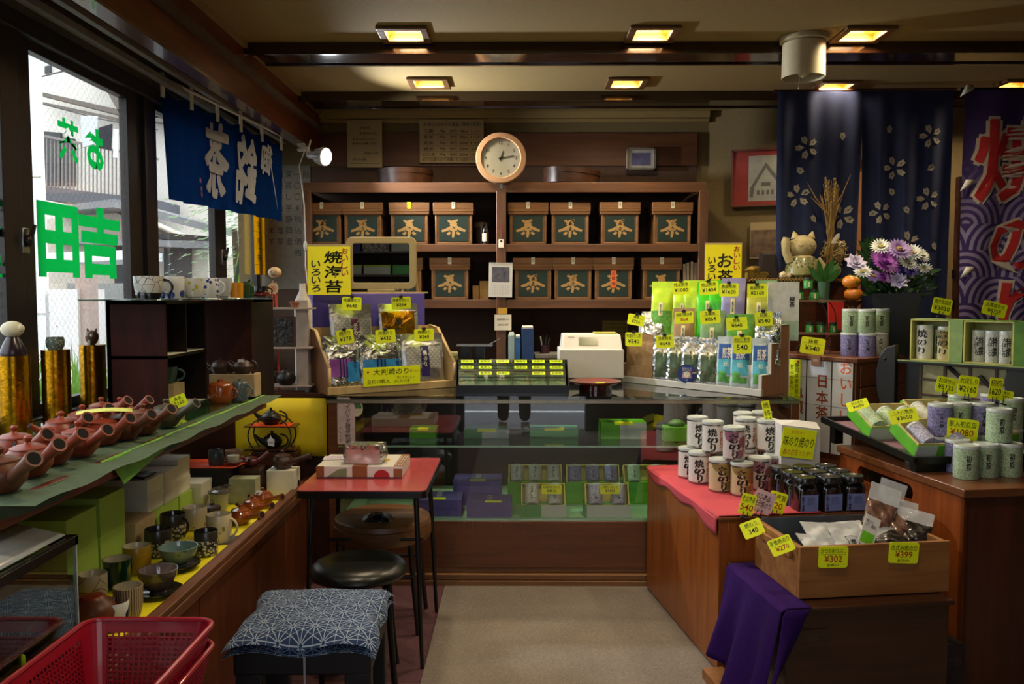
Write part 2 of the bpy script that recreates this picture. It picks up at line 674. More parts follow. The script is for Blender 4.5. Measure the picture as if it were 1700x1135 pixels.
# ceiling with openings for the recessed lamps
lamp_px=[(671,55),(1083,54),(1432,55),(712,136),(1040,136),(1386,141),(1686,139)]
lamps=[pZ(u,v,ZC)for u,v in lamp_px]
HO=0.088
xs=sorted({-1.33,3.4}|{p.x+d for p in lamps for d in(-HO,HO)})
ys=sorted({-0.6,8.2}|{p.y+d for p in lamps for d in(-HO,HO)})
mb=MB()
for i in range(len(xs)-1):
 for j in range(len(ys)-1):
  cx,cy=(xs[i]+xs[i+1])/2,(ys[j]+ys[j+1])/2
  if any(abs(cx-p.x)<HO and abs(cy-p.y)<HO for p in lamps):
   continue
  mb.box(xs[i],xs[i+1],ys[j],ys[j+1],ZC,ZC+0.02)
struct('ceiling',mb,M_ceil)
mb=MB()
mb.box(-2.0,3.5,-0.7,8.3,ZC+0.25,ZC+0.3)
struct('roof_slab',mb,M_ceil2)
mb=MB()
mb.box(-1.9,-1.30,-0.6,YB,2.5,2.53)
struct('ceiling_alcove',mb,M_ceil2)
# back wall, its corner, the doorway wall on the right
mb=MB()
mb.box(-1.9,1.28,YB,YB+0.1,0,ZC)
struct('wall_back',mb,M_wall)
mb=MB()
mb.prism([(1.28,5.75),(1.74,5.56),(1.78,5.66),(1.28,5.85)],0,ZC)
mb.box(1.74,2.62,5.56,5.66,2.28,ZC)
mb.box(2.62,3.4,5.56,5.66,0,ZC)
struct('wall_doorway',mb,M_wall)
mb=MB()
mb.box(1.2,3.4,7.6,7.7,0,ZC)
mb.box(1.18,1.26,5.86,7.6,0,ZC)
struct('wall_inner_room',mb,plain('inner_room_wall','#a5764e',0.8))
mb=MB()
mb.box(3.3,3.4,-0.6,7.7,0,ZC)
struct('wall_right',mb,plain('right_wall_board','#4a3324',0.7,scale=8))
# street-side wall with the open entrance
mb=MB()
mb.box(-1.9,-0.60,-0.6,-0.5,0,ZC)
mb.box(0.74,3.4,-0.6,-0.5,0,ZC)
mb.box(-0.60,0.74,-0.6,-0.5,2.15,ZC)
struct('wall_front',mb,plain('front_wall_board','#3f2c20',0.7,scale=8))
mb=MB()
for x in(-0.60,0.70):
 mb.box(x,x+0.04,-0.64,-0.46,0,2.15)
mb.box(-0.60,0.74,-0.64,-0.46,2.11,2.17)
struct('trim_entrance',mb,M_bronze)
# header beam in front of the window alcove
mb=MB()
mb.box(-1.37,-1.33,-0.5,YB,2.362,ZC)
struct('beam_header',mb,M_dwoodY,bevel=0.003)
mb=MB()
mb.box(-1.385,-1.315,-0.5,YB,2.35,2.362)
struct('trim_header',mb,plain('header_edge','#5e3d28',0.25,coat=0.4))
mb=MB()
mb.box(-1.33,-1.31,-0.5,YB,2.625,2.65)
struct('trim_ceiling_edge',mb,M_ceil)
# lacquered boards across the ceiling
M_lac=wood('lacquered_board','#24120b','#38200f','X',2,0.08,0.8)
for y0,y1,z in((4.16,4.42,2.612),(5.17,5.45,2.612)):
 mb=MB()
 mb.box(-1.30,3.3,y0+0.02,y1-0.02,z,2.65)
 mb.box(-1.36,3.3,y0-0.005,y0+0.02,z-0.018,2.65)
 mb.box(-1.30,3.3,y1-0.02,y1,z-0.008,2.65)
 struct('ceiling_beam',mb,M_lac,bevel=0.002)
mb=MB()
mb.box(-1.33,1.28,YB-0.05,YB,2.60,2.65)
mb.box(-1.33,1.28,YB-0.03,YB,2.575,2.60)
struct('trim_back',mb,M_ceil,bevel=0.004)
# wood panel and dark strip on the back wall above the shelving
mb=MB()
zt,zb=pY(900,222,YB).z,pY(900,276,YB).z
mb.box(-1.33,1.20,YB-0.025,YB,zb,zt)
struct('wall_panel_back',mb,wood('back_panel','#4a2a15','#6a3f22','X',3,0.45))
mb=MB()
mb.box(-1.75,1.2,YB-0.01,YB,0,zb)
struct('wall_lining_back',mb,plain('brown_lining','#4b3524',0.8,scale=14))
# side wall below and above the window
mb=MB()
mb.box(XW-0.1,XW-0.02,-0.6,YB,0,1.0)
mb.box(XW-0.1,XW-0.02,-0.6,YB,2.34,2.53)
mb.box(XW-0.1,XW-0.02,-0.6,1.0,1.0,2.34)
struct('wall_left',mb,plain('white_tile_board','#9a9488',0.6,scale=6))
mb=MB()
for y in[1.9+0.3*k for k in range(13)]:
 mb.box(XW-0.019,XW-0.015,y,y+0.297,0.45,0.97)
struct('wall_left_tiles',mb,plain('pinkish_tile','#a89c90',0.45,scale=5,var=0.08),bevel=0.002)
# ---- windows
def Yw(u):
 return pX(u,482,XW).y
frames=[(1.0,1.08),(Yw(-8),Yw(52)),(Yw(212),Yw(252)),(Yw(348),Yw(372)),(5.60,5.75)]
for k in range(4):
 y0,y1=frames[k][1],frames[k+1][0]
 t=bpy.data.objects.new('window_%d'%(k+1),None)
 COL.objects.link(t)
 t['kind']='structure'
 mb=MB()
 ya,yb=frames[k][0]+(frames[k][1]-frames[k][0])/2,(frames[k+1][0]+frames[k+1][1])/2
 ya+=0.003
 yb-=0.003
 xo=XW+(0.0 if k%2 else 0.02)
 mb.box(xo-0.02,xo+0.02,ya,y0,1.0,2.34)
 mb.box(xo-0.02,xo+0.02,y1,yb,1.0,2.34)
 mb.box(xo-0.02,xo+0.02,y0,y1,2.30,2.34)
 mb.box(xo-0.02,xo+0.02,y0,y1,1.0,1.04)
 obj('window_frame',mb,M_bronze,t,bevel=0.003)
 mb=MB()
 mb.box(xo-0.002,xo+0.002,y0,y1,1.04,2.30)
 obj('window_pane',mb,M_glass,t)
 if k in(0,1,2):
  mb=MB()
  s=0.036
  H=1.26
  n=int((y1-y0+H)/s)
  for d in(1,-1):
   for i in range(n+1):
    yy=y0-H+i*s if d>0 else y0+i*s
    pa,pb=(yy,1.04),(yy+H*1.0,2.30)
    if d<0:
     pa,pb=(yy,1.04),(yy-H,2.30)
     # clip to pane
    def cl(p,q):
     (a,za),(b_,zb_)=p,q
     if abs(b_-a)<1e-6:
      return None
     t0,t1=0.0,1.0
     for lim,sg in((y0,1),(y1,-1)):
      da,db=sg*(a-lim),sg*(b_-lim)
      if da<0 and db<0:
       return None
      if da<0:
       t0=max(t0,da/(da-db))
      if db<0:
       t1=min(t1,da/(da-db))
     if t0>=t1:
      return None
     f=lambda t_:(a+(b_-a)*t_,za+(zb_-za)*t_)
     return f(t0),f(t1)
    c=cl(pa,pb)
    if c:
     (a,za),(b_,zb_)=c
     w_=0.00045
     mb.add([(xo+.0025,a-w_,za),(xo+.0025,a+w_,za),(xo+.0025,b_+w_,zb_),(xo+.0025,b_-w_,zb_)],[(0,1,2,3)])
  obj('wire_mesh',mb,plain('mesh_wire','#77797a',0.5,0.3),t,smooth=False)
mb=MB()
mb.box(XW-0.05,XW+0.05,1.0,5.75,2.34,2.40)
mb.box(XW+0.02,XW+0.06,1.0,5.75,2.33,2.345)
mb.box(XW-0.06,XW+0.06,1.0,5.75,0.965,1.0)
struct('trim_window',mb,M_bronze,bevel=0.003)
mb=MB()
mb.box(XW+0.09,XW+0.125,1.0,5.7,2.405,2.435)
mb.box(XW+0.17,XW+0.20,1.0,5.7,2.43,2.455)
o=tag(obj('curtain_rail',mb,plain('rail_grey','#8b867c',0.4),bevel=0.002),'grey double curtain rail along the top of the window alcove','curtain rail')
def latch(y,z,lab,grp=None):
 t=thing('window_latch',lab,'window latch',(XW+0.045,y,z),0)
 mb=MB()
 mb.box(-0.012,0.004,-0.02,0.02,-0.045,0.045)
 obj('latch_plate',mb,M_metal,t,bevel=0.004)
 mb=MB()
 mb.ball((0.012,0,0),0.018,sq=(0.7,1,1.2))
 mb.tube([(0.015,0,0),(0.02,0.01,0.03),(0.02,0.025,0.055)],[0.009,0.008,0.006])
 obj('lever',mb,plain('dark_metal','#3a3634',0.35,0.8),t)
latch(Yw(24),pX(24,400,XW).z,'dark crescent latch on the wide window frame nearest the fish tank')
latch(Yw(359),pX(359,427,XW).z,'small crescent latch on the window frame behind the blue cloth')
# green glue-on characters on the glass, read from the street
def leaf_mat(name,c,k=0.85):
 m,nt,b=new_mat(name)
 nt.nodes.remove(b)
 d=nt.nodes.new('ShaderNodeBsdfDiffuse')
 tr=nt.nodes.new('ShaderNodeBsdfTranslucent')
 mx=nt.nodes.new('ShaderNodeMixShader')
 n=nt.nodes.new('ShaderNodeTexNoise')
 n.inputs['Scale'].default_value=25
 t=nt.nodes.new('ShaderNodeTexCoord')
 nt.links.new(t.outputs['Object'],n.inputs['Vector'])
 r=nt.nodes.new('ShaderNodeValToRGB')
 cc=srgb(c)
 r.color_ramp.elements[0].color=tuple(x*0.85 for x in cc[:3])+(1,)
 r.color_ramp.elements[1].color=tuple(min(1,x*1.1)for x in cc[:3])+(1,)
 nt.links.new(n.outputs['Fac'],r.inputs[0])
 nt.links.new(r.outputs[0],d.inputs[0])
 nt.links.new(r.outputs[0],tr.inputs[0])
 mx.inputs[0].default_value=k
 nt.links.new(d.outputs[0],mx.inputs[1])
 nt.links.new(tr.outputs[0],mx.inputs[2])
 nt.links.new(mx.outputs[0],nt.nodes['Material Output'].inputs['Surface'])
 return m
M_film=leaf_mat('green_window_film','#0ca040',0.8)
for ch,u0,u1,v0,v1,lab in(('田',52,118,338,460,'large green square character on the window glass above the gold stands'),('吉',122,188,345,462,'large green character on the window glass next to the square one'),('茶',84,119,198,270,'small green character for tea high on the window glass'),('お',131,160,213,281,'small green curved character high on the window glass'),('園',-30,6,330,460,'green character cut off by the edge of the window frame')):
 pa,pb=pX(u0,v1,XW),pX(u1,v0,XW)
 V,Fc,ww,hh=text_geo(ch,.031 if ch in '茶園' else.045)
 yc=(pa.y+pb.y)/2
 zc=(pX((u0+u1)/2,v0,XW).z+pX((u0+u1)/2,v1,XW).z)/2
 hz=abs(pX((u0+u1)/2,v0,XW).z-pX((u0+u1)/2,v1,XW).z)
 wy=abs(pb.y-pa.y)
 mb=MB()
 mb.add([(XW+0.0265,yc-x/ww*wy,zc+y/hh*hz)for x,y in V],Fc)
 tag(obj('window_lettering',mb,M_film,smooth=False),lab,'window lettering')
 # ---- outdoors
M_out=plain('outdoor_render','#e3ddd2',0.9,scale=3,var=0.05)
M_outd=plain('outdoor_dark','#4a4a4c',0.8,scale=4)
M_outw=plain('outdoor_white','#eceef0',0.8,scale=2,var=0.03)
M_tile=plain('grey_roof_tile','#8f9492',0.7,scale=6,stretch=(1,1,8))
M_outb=plain('outdoor_beige','#bfb4a4',0.9,scale=3)
M_asph=carpet('asphalt','#6d6d70','#8c8c90')
mb=MB()
mb.box(-40,30,-14,60,-0.2,-0.1)
tag(obj('street_ground',mb,M_asph),kind='structure')
mb=MB()
mb.box(-12,12,-2.62,-2.48,-0.0995,-0.094)
tag(obj('street_marking',mb,M_outw),kind='structure')
mb=MB()
mb.box(-14,14,-12.6,-12.3,-0.1,1.2)
tag(obj('street_wall_opposite',mb,M_outb),kind='structure')
def px_poly(mb,pts,Y,th,m=0):
 q=[pY(u,v,Y)for u,v in pts]
 mb.plate([(p.x,p.z)for p in q],Y,Y+th,m)
 # tall white building edge
t=thing('white_building','plain white building edge seen close through the window glass','building',(0,0,0))
mb=MB()
a,b=pY(36,500,9),pY(75,500,9)
mb.box(a.x-3,b.x,9,9.08,-0.1,6)
obj('wall',mb,M_outw,t)
mb=MB()
for z in(1.2,2.65,4.0):
 mb.box(a.x-3,b.x+0.004,8.99,9.0,z,z+0.012)
obj('joint',mb,M_outb,t)
# gabled house with balcony
t=thing('gabled_house','cream house with gable roof and washing on its balcony','house',(0,0,0))
mb=MB()
px_poly(mb,[(20,660),(20,60),(110,30),(150,90),(205,190),(350,215),(350,660)],20,2.5)
obj('wall',mb,M_out,t)
mb=MB()
q=[pY(60,60,19.6),pY(112,25,19.6),pY(205,190,19.6),pY(330,215,19.6),pY(330,110,24),pY(170,10,24)]
mb.add([q[1],q[2],q[3],q[4],q[5]],[(0,1,2,3,4)])
mb.add([Vector(p)+Vector((0,0,0.12))for p in(q[1],q[2],q[3],q[4],q[5])],[(0,1,2,3,4)])
obj('roof',mb,M_tile,t,smooth=False)
mb=MB()
px_poly(mb,[(108,28),(114,22),(212,192),(200,192)],19.5,0.2)
px_poly(mb,[(66,152),(66,158),(215,195),(216,186)],19.5,0.25)
px_poly(mb,[(66,168),(66,172),(215,205),(215,200)],19.5,0.1)
px_poly(mb,[(196,186),(345,208),(345,214),(196,193)],19.4,0.3)
obj('eave',mb,plain('eave_brown','#6f665d',0.8),t)
mb=MB()
px_poly(mb,[(72,218),(72,308),(100,308),(100,220)],19.9,0.1)
px_poly(mb,[(104,228),(104,308),(122,308),(122,230)],19.9,0.1)
obj('shutter_door',mb,M_outd,t)
mb=MB()
px_poly(mb,[(74,110),(84,108),(84,120),(74,122)],19.95,0.06)
obj('gable_vent',mb,M_outd,t)
mb=MB()
px_poly(mb,[(66,308),(66,330),(262,352),(262,332)],18.6,1.2)
obj('balcony_slab',mb,plain('balcony_slab','#5c5c60',0.7),t)
mb=MB()
for i in range(30):
 u=70+i*6.4
 v0=226+(u-70)*0.20
 px_poly(mb,[(u,v0),(u,v0+86),(u+1.6,v0+86),(u+1.6,v0)],18.7,0.03)
px_poly(mb,[(66,222),(66,226),(262,266),(262,262)],18.65,0.05)
obj('balcony_railing',mb,plain('rail_brown','#857d78',0.6),t)
t0=t
for pts,c,lab in(([(133,192),(162,192),(160,238),(137,245)],'#c9ccd2','pale shirt hanging on the balcony washing line'),([(163,212),(186,205),(184,248),(160,244)],'#2a2b30','black shirt hanging on the balcony washing line'),([(188,214),(196,214),(196,262),(187,262)],'#e8e8ea','white towel hanging on the balcony washing line'),([(199,216),(208,216),(208,266),(200,266)],'#b9aab0','pinkish grey towel hanging at the balcony end')):
 mb=MB()
 px_poly(mb,pts,18.4,0.04)
 tag(obj('laundry',mb,plain('cloth'+c,c,0.9),bevel=0.01),lab,'laundry','washing on the balcony')
mb=MB()
a,b=pY(60,170,18.42),pY(262,215,18.42)
mb.tube([a,(a+b)/2+Vector((0,0,-0.05)),b],0.012)
tag(obj('washing_line',mb,M_outd),'thin washing line along the balcony of the gabled house','washing line')
for(u,v,u2,v2,lab)in((66,100,345,150,'overhead wire crossing lowest in front of the gabled house'),(66,85,345,190,'overhead wire slanting steeply in front of the gable'),(150,62,345,100,'overhead wire over the grey tiled roof'),(66,128,250,60,'overhead wire rising towards the window head')):
 mb=MB()
 a,b=pY(u,v,14),pY(u2,v2,16)
 mb.tube([a,(a+b)/2+Vector((0,0,-0.12)),b],0.012,5)
 tag(obj('overhead_wire',mb,M_outd),lab,'wire')
 # lower house with the eaves
t=thing('low_house','low beige house with long grey eaves outside the second window','house',(0,0,0))
mb=MB()
px_poly(mb,[(60,700),(60,365),(190,352),(345,420),(345,700)],15,1.5)
obj('wall',mb,plain('beige_render','#cfc4b4',0.9,scale=3,var=0.05),t)
mb=MB()
px_poly(mb,[(60,346),(60,352),(190,344),(345,384),(345,372),(190,330)],14.2,1.6)
px_poly(mb,[(60,395),(60,402),(345,412),(345,400)],14.4,0.6)
obj('roof',mb,plain('grey_eave','#7d7e7f',0.7),t)
mb=MB()
px_poly(mb,[(272,400),(272,500),(315,500),(315,412)],14.9,0.1)
px_poly(mb,[(258,385),(258,396),(345,402),(345,392)],14.6,0.3)
obj('window',mb,M_outd,t)
mb=MB()
px_poly(mb,[(190,400),(190,470),(212,470),(212,400)],14.9,0.1)
obj('window',mb,M_outd,t)
mb=MB()
px_poly(mb,[(60,420),(60,440),(215,430),(215,415)],13,1.2)
obj('awning',mb,M_outw,t)
t=thing('rusty_shed','rusted white corrugated metal shed below the green characters','shed',(0,0,0))
mb=MB()
a,b=pY(80,480,9),pY(128,480,9)
mb.box(a.x,b.x,9,9.6,-0.1,a.z)
obj('metal_sheet',mb,dotted('rusty_sheet','#e4dfdc','#9c6a50',7,0.08,0.8,coat=0),t)
mb=MB()
a,b=pY(128,440,9.1),pY(150,440,9.1)
mb.box(a.x,b.x,9.05,9.25,-0.1,a.z)
obj('post',mb,plain('weathered_post','#b09a90',0.8),t)
mb=MB()
a,b=pY(152,470,10),pY(240,470,10)
mb.box(a.x-0.3,b.x,10,10.5,-0.1,a.z)
tag(obj('block_wall',mb,plain('grey_block','#9a9a98',0.9)),'grey block wall beside the rusted shed outside','wall')
t=thing('far_house','pale house with a reddish balcony rail seen through the third window','house',(0,0,0))
mb=MB()
px_poly(mb,[(250,600),(250,180),(470,180),(470,600)],26,2)
obj('wall',mb,M_outw,t)
mb=MB()
for i in range(14):
 u=288+i*3.4
 px_poly(mb,[(u,338),(u,362),(u+1,362),(u+1,338)],24.5,0.05)
px_poly(mb,[(285,336),(285,338.5),(336,338.5),(336,336)],24.4,0.1)
obj('railing',mb,plain('reddish_rail','#a5776a',0.7),t)
# leaves outside
M_leaf=leaf_mat('outdoor_leaf','#5c8a36',0.5)
M_leafl=leaf_mat('pale_leaf','#7fae4c',0.5)
def tuft(mb,x,y,z,n,h,w_,spread):
 for i in range(n):
  a=random.random()*6.28
  r0=random.random()*spread
  px_,py_=x+r0*cos(a),y+r0*sin(a)
  l=h*ru(.6,1.1)
  bx,by=cos(a)*l*.35,sin(a)*l*.35
  sx_,sy_=-sin(a)*w_,cos(a)*w_
  mb.add([(px_-sx_,py_-sy_,z),(px_+sx_,py_+sy_,z),(px_+bx*.4+sx_,py_+by*.4+sy_,z+l*.6),(px_+bx*.4-sx_,py_+by*.4-sy_,z+l*.6),(px_+bx,py_+by,z+l)],[(0,1,2,3),(3,2,4)])
t=thing('window_box_planter','low planter of long green leaves outside the window behind the gold stands','planter',(-2.25,3.6,0.35))
mb=MB()
mb.box(-0.22,0.22,-0.75,1.3,-0.45,0.40)
obj('planter_box',mb,M_outb,t)
mb=MB()
for k in range(30):
 tuft(mb,ru(-.18,.18),ru(-.7,1.2),0.4,14,0.42,0.006,0.06)
tag(obj('leaves',mb,M_leafl,t,smooth=False),kind='stuff')
t=thing('garden_tree','leafy green tree outside the last narrow window','tree',(pY(395,440,9).x,9,-0.1))
mb=MB()
mb.tube([(0,0,0),(0.02,0,1),(-0.03,0,2.2)],[0.06,0.05,0.03])
obj('trunk',mb,plain('bark','#5a4a3a',0.9),t)
mb=MB()
for k in range(1500):
 a,b_,c_=random.gauss(0,.30),random.gauss(0,.3),ru(.7,2.5)
 s=ru(.02,.04)
 mb.add([(a-s,b_,c_),(a,b_+s,c_+s*.4),(a+s,b_,c_+s*.8),(a,b_-s,c_+.3*s)],[(0,1,2,3)])
tag(obj('leaves',mb,leaf_mat('tree_leaf','#a3bf94',0.5),t,smooth=False),kind='stuff')
# flag banner and yellow poster outside
mb=MB()
Yf=6.4
a,b=pY(386,470,Yf),pY(424,330,Yf)
poly=[(386,480),(392,440),(400,400),(410,345),(424,330),(424,480)]
q=[pY(u,v,Yf)for u,v in poly]
mb.plate([(p.x,p.z)for p in q],Yf,Yf+0.004)
t=thing('shop_flag','pale green shop flag hanging outside the last narrow window','flag',(0,0,0))
obj('flag_cloth',mb,leaf_mat('flag_cloth','#c4e070',0.6),t)
mb=MB()
q=[pY(u,v,Yf-0.01)for u,v in[(386,480),(392,445),(402,400),(413,345),(417,345),(404,405),(397,450),(392,480)]]
mb.plate([(p.x,p.z)for p in q],Yf-0.012,Yf-0.006)
obj('dark_stripe',mb,plain('dark_green','#22382c',0.8),t)
mb=MB()
a,b=pX(415,440,XW),pX(441,340,XW)
mb.box(XW+0.03,XW+0.034,a.y,b.y,a.z-.06,b.z+.02,0)
for r_ in range(4):
 for c_ in range(2):
  V,Fc,ww,hh=text_geo('新茶宇治煎茶抹茶'[r_*2+c_])
  yc=a.y+(b.y-a.y)*(c_+.5)/2
  zc=b.z-(b.z-a.z)*(r_+.5)/4
  mb.add([(XW+0.0345,yc+x*.09,zc+y*.05)for x,y in V],Fc,1)
  mb.box(XW+.034,XW+.0345,yc-.1,yc+.1,zc-.048,zc-.046,1)
tag(obj('yellow_poster',mb,[leaf_mat('backlit_yellow','#f0c818',0.7),M_ink],smooth=False),'narrow yellow poster of writing stuck on the last window','poster')
# ---------------------------------------------------------------- ceiling lamps
M_gold=plain('gold_reflector','#e8b860',0.25,0.9,var=0.03)
M_lampf=plain('lamp_frame_wood','#6b4c2c',0.45,var=0.05)
M_tube=emit('warm_tube','#fff0d4',12)
M_tubeoff=emit('dim_tube','#ffd9a0',0.8)
WARM=(1.0,0.80,0.52)
lamp_lab=['recessed square ceiling lamp nearest the window beam, in front of the glossy board','recessed square ceiling lamp above the middle of the counter, in front of the glossy board','recessed square ceiling lamp beside the cream cylinder fixture','recessed square ceiling lamp between the two glossy boards, nearest the window beam','recessed square ceiling lamp between the two glossy boards, above the cash register','recessed square ceiling lamp just in front of the navy cloth with flowers','recessed square ceiling lamp half hidden above the purple wave banner']
for i,p in enumerate(lamps):
 t=thing('recessed_ceiling_lamp',lamp_lab[i],'ceiling lamp',(p.x,p.y,ZC),0,'recessed ceiling lamps')
 mb=MB()
 o_,h_=0.117,0.082
 for sx_,sy_ in((0,1),(0,-1)):
  y0,y1=(h_,o_)if sy_>0 else(-o_,-h_)
  mb.box(-o_,o_,y0,y1,-0.016,-0.0005)
 for sx_ in(1,-1):
  x0,x1=(h_,o_)if sx_>0 else(-o_,-h_)
  mb.box(x0,x1,-h_,h_,-0.016,-0.0005)
 obj('lamp_frame',mb,M_lampf,t,bevel=0.004)
 mb=MB()
 w0,w1,hz=0.082,0.070,0.12
 mb.add([(-w0,-w0,-0.004),(w0,-w0,-0.004),(w0,w0,-0.004),(-w0,w0,-0.004),(-w1,-w1,hz),(w1,-w1,hz),(w1,w1,hz),(-w1,w1,hz)],[(0,1,5,4),(1,2,6,5),(2,3,7,6),(3,0,4,7),(4,5,6,7)])
 obj('reflector',mb,M_gold,t,smooth=False)
 mb=MB()
 mb.tube([(-0.062,0.0,0.05),(0.062,0.0,0.05)],0.018,10)
 mb.tube([(-0.062,-0.04,0.06),(0.062,-0.04,0.06)],0.016,10)
 obj('lamp_tube',mb,M_tube,t)
 l=bpy.data.lights.new('lamp_light','AREA')
 l.shape='SQUARE'
 l.size=0.13
 l.energy=7.5
 l.spread=R(150)
 l.color=WARM
 lo=bpy.data.objects.new('lamp_light',l)
 COL.objects.link(lo)
 lo.parent=t
 lo.location=(0,0,0.02)
for x,y in((-.5,2.2),(.75,2.2)):  # two unseen lamps added to brighten the goods nearer the camera
 t2=dup(t,(x,y,ZC),label='recessed square ceiling lamp '+{(-.5,2.2):'over the square stool',(.75,2.2):'over the crate'}[(x,y)])
 t2.location.z-=0.012
 t2.scale=(1,1,.12)
l=bpy.data.lights.new('inner_room_light','POINT')  # unseen point light added to warm the back room, no lamp around it
l.energy=22
l.color=WARM
l.shadow_soft_size=.1
lo=bpy.data.objects.new('inner_room_light',l)
COL.objects.link(lo)
lo.location=(2.3,6.9,2.3)
# cream cylinder fixture
p=pZ(1335,62,ZC)
t=thing('cylinder_ceiling_lamp','unlit cream cylinder lamp hanging from the ceiling beside a recessed lamp','ceiling lamp',(p.x,p.y,ZC))
M_cream=plain('cream_enamel','#c9bd98',0.45,var=0.04)
mb=MB()
mb.lathe([(0.11,-0.001),(0.112,-0.02),(0.10,-0.024)],36)
obj('ceiling_plate',mb,M_cream,t)
mb=MB()
mb.lathe([(0.0,-0.03),(0.098,-0.03),(0.1,-0.19),(0.096,-0.19),(0.094,-0.035),(0.0,-0.035)],36,cap=False)
obj('lamp_shade',mb,M_cream,t)
mb=MB()
mb.ball((0,0,-0.155),0.032)
mb.lathe([(0.014,-0.13),(0.014,-0.05)],12)
obj('bulb',mb,plain('frosted_bulb','#c8c0a8',0.2),t)
mb=MB()
mb.tube([(-.02,0,-.16),(-.02,0,-.235)],0.0012,5)
mb.ball((-.02,0,-.237),0.004)
obj('pull_cord',mb,M_card,t)
# clip-on spot lamp on the header beam
pc=Vector((-1.30,pX(504,245,-1.31).y,2.335))
t=thing('clip_spot_lamp','white clip-on spot lamp shining from the window beam','spot lamp',pc)
M_wl=plain('white_lamp_body','#d8d4cc',0.35,var=0.03)
mb=MB()
mb.box(-0.045,0.0,-0.02,0.02,-0.0,0.012)
mb.box(-0.045,0.0,-0.02,0.02,-0.035,-0.022)
mb.tube([(-0.04,0,0.0),(0.02,0,-0.02),(0.035,0,0.035)],[0.008,0.009,0.006])
mb.tube([(-0.04,0,-0.03),(0.02,0,-0.01),(0.03,0,-0.07)],[0.008,0.009,0.006])
obj('clip',mb,M_wl,t,bevel=0.002)
hd=Vector((0.85,-0.42,-0.16)).normalized()
zq=hd.to_track_quat('Z','Y')
st=Vector((0.02,0,-0.055))
mb=MB()
mb.tube([(0.015,0,-0.02),(0.01,0,-0.055),(0.03,0,-0.07)],0.009)
mb.T=Tr(st)@zq.to_matrix().to_4x4()
mb.lathe([(0.0,0.0),(0.022,0.0),(0.025,0.05),(0.042,0.07),(0.052,0.12),(0.054,0.135),(0.046,0.137)],24)
for k in range(14):
 a=6.283*k/14
 mb.tube([(0.040*cos(a),0.040*sin(a),.062),(.056*cos(a),.056*sin(a),.12)],0.0025,4)
obj('lamp_head',mb,M_wl,t)
mb=MB()
mb.T=Tr(st)@zq.to_matrix().to_4x4()
mb.lathe([(0.046,0.136),(0.043,0.143),(0.0,0.146)],24,cap=False)
obj('lamp_lens',mb,emit('led_white','#f4f8ff',22),t)
l=bpy.data.lights.new('spot_light','SPOT')
l.energy=150
l.color=(0.93,0.96,1.0)
l.spot_size=R(120)
l.spot_blend=0.6
l.shadow_soft_size=0.045
lo=bpy.data.objects.new('spot_light',l)
COL.objects.link(lo)
lo.parent=t
lo.location=st+hd*0.155
lo.rotation_euler=(-hd).to_track_quat('Z','Y').to_euler()
mb=MB()
q=[pc+Vector((0.0,0,-0.02)),pY(497,275,pc.y),pY(505,340,pc.y),pY(507,400,pc.y),pY(507,440,pc.y),pY(514,500,pc.y),pY(516,560,pc.y)]
pts=[]
for i in range(len(q)-1):
 for k in range(5):
  pts.append(q[i].lerp(q[i+1],k/5))
mb.tube([p_-pc for p_ in pts],0.004,6)
mb.ball(pY(507,408,pc.y)-pc,0.016,sq=(.8,.8,2))
obj('lamp_cord',mb,M_wl,t)
# ================================================================ FURNITURE
class Frame:
 """upright local frame: x along a front, y into depth"""
 def __init__(s,o,rz):
  s.o=Vector((o[0],o[1],o[2]if len(o)>2 else 0))
  s.rz=rz
  s.ex=Vector((cos(rz),sin(rz),0))
  s.ey=Vector((-sin(rz),cos(rz),0))
 def w(s,x,y,z):
  return s.o+s.ex*x+s.ey*y+Vector((0,0,z))
 def hit(s,u,v,y=0.0):
  """local x, z where the sight line through (u, v) meets the plane at local y"""
  d=ray(u,v)
  c=Vector((0,0,CAMZ))
  k=(s.w(0,y,0)-c).dot(s.ey)/d.dot(s.ey)
  p=c+d*k-s.o
  return p.dot(s.ex),p.z
  # ---- glass showcase counter
CY=4.09
CT=0.938
t=thing('glass_showcase','long brown glass-fronted showcase counter with a dark top across the shop','showcase',(0,CY,0))
mb=MB()
mb.box(-0.93,1.37,0.0,0.75,0.085,0.318)
obj('base_panel',mb,M_cabx,t,bevel=0.003)
mb=MB()
mb.box(-0.93,1.37,-0.03,0.1,0.0,0.028)
mb.box(-0.93,1.37,-0.022,0.1,0.03,0.058)
mb.box(-0.93,1.37,0.012,0.1,0.058,0.085)
obj('plinth',mb,wood('plinth_wood','#6a4526','#8a6038','X',3,0.5),t,bevel=0.003)
for xa,xb in((-0.93,-0.885),(1.33,1.37)):
 mb=MB()
 mb.box(xa,xb,0.0,0.75,0.318,CT-0.02)
 obj('end_panel',mb,M_cabx,t,bevel=0.002)
mb=MB()
mb.box(-0.885,1.33,0.72,0.74,0.318,CT-0.02)
obj('back_panel',mb,plain('case_back','#2c1c14',0.45,scale=8),t)
mb=MB()
mb.box(-0.885,1.33,0.012,0.72,0.318,0.326)
obj('case_floor',mb,plain('mint_shelf_paper','#a9d8b8',0.35,var=0.05,scale=6),t)
mb=MB()
mb.box(-0.885,1.33,0.004,0.009,0.322,CT-0.02)
obj('front_glass',mb,glass('showcase_glass',(0.99,1,0.99),0.035),t)
mb=MB()
mb.box(-0.885,1.33,0.03,0.60,0.680,0.687)
obj('glass_shelf',mb,glass('shelf_glass',(0.80,0.92,0.86),0.03),t)
mb=MB()
mb.box(-0.885,1.33,0.028,0.031,0.679,0.688)
obj('shelf_edge',mb,plain('green_glass_edge','#9fc4b4',0.2),t)
mb=MB()
mb.box(-0.935,1.37,-0.012,0.78,CT-0.018,CT)
obj('counter_top',mb,glass('counter_glass',(0.93,0.97,0.95),0.06),t)
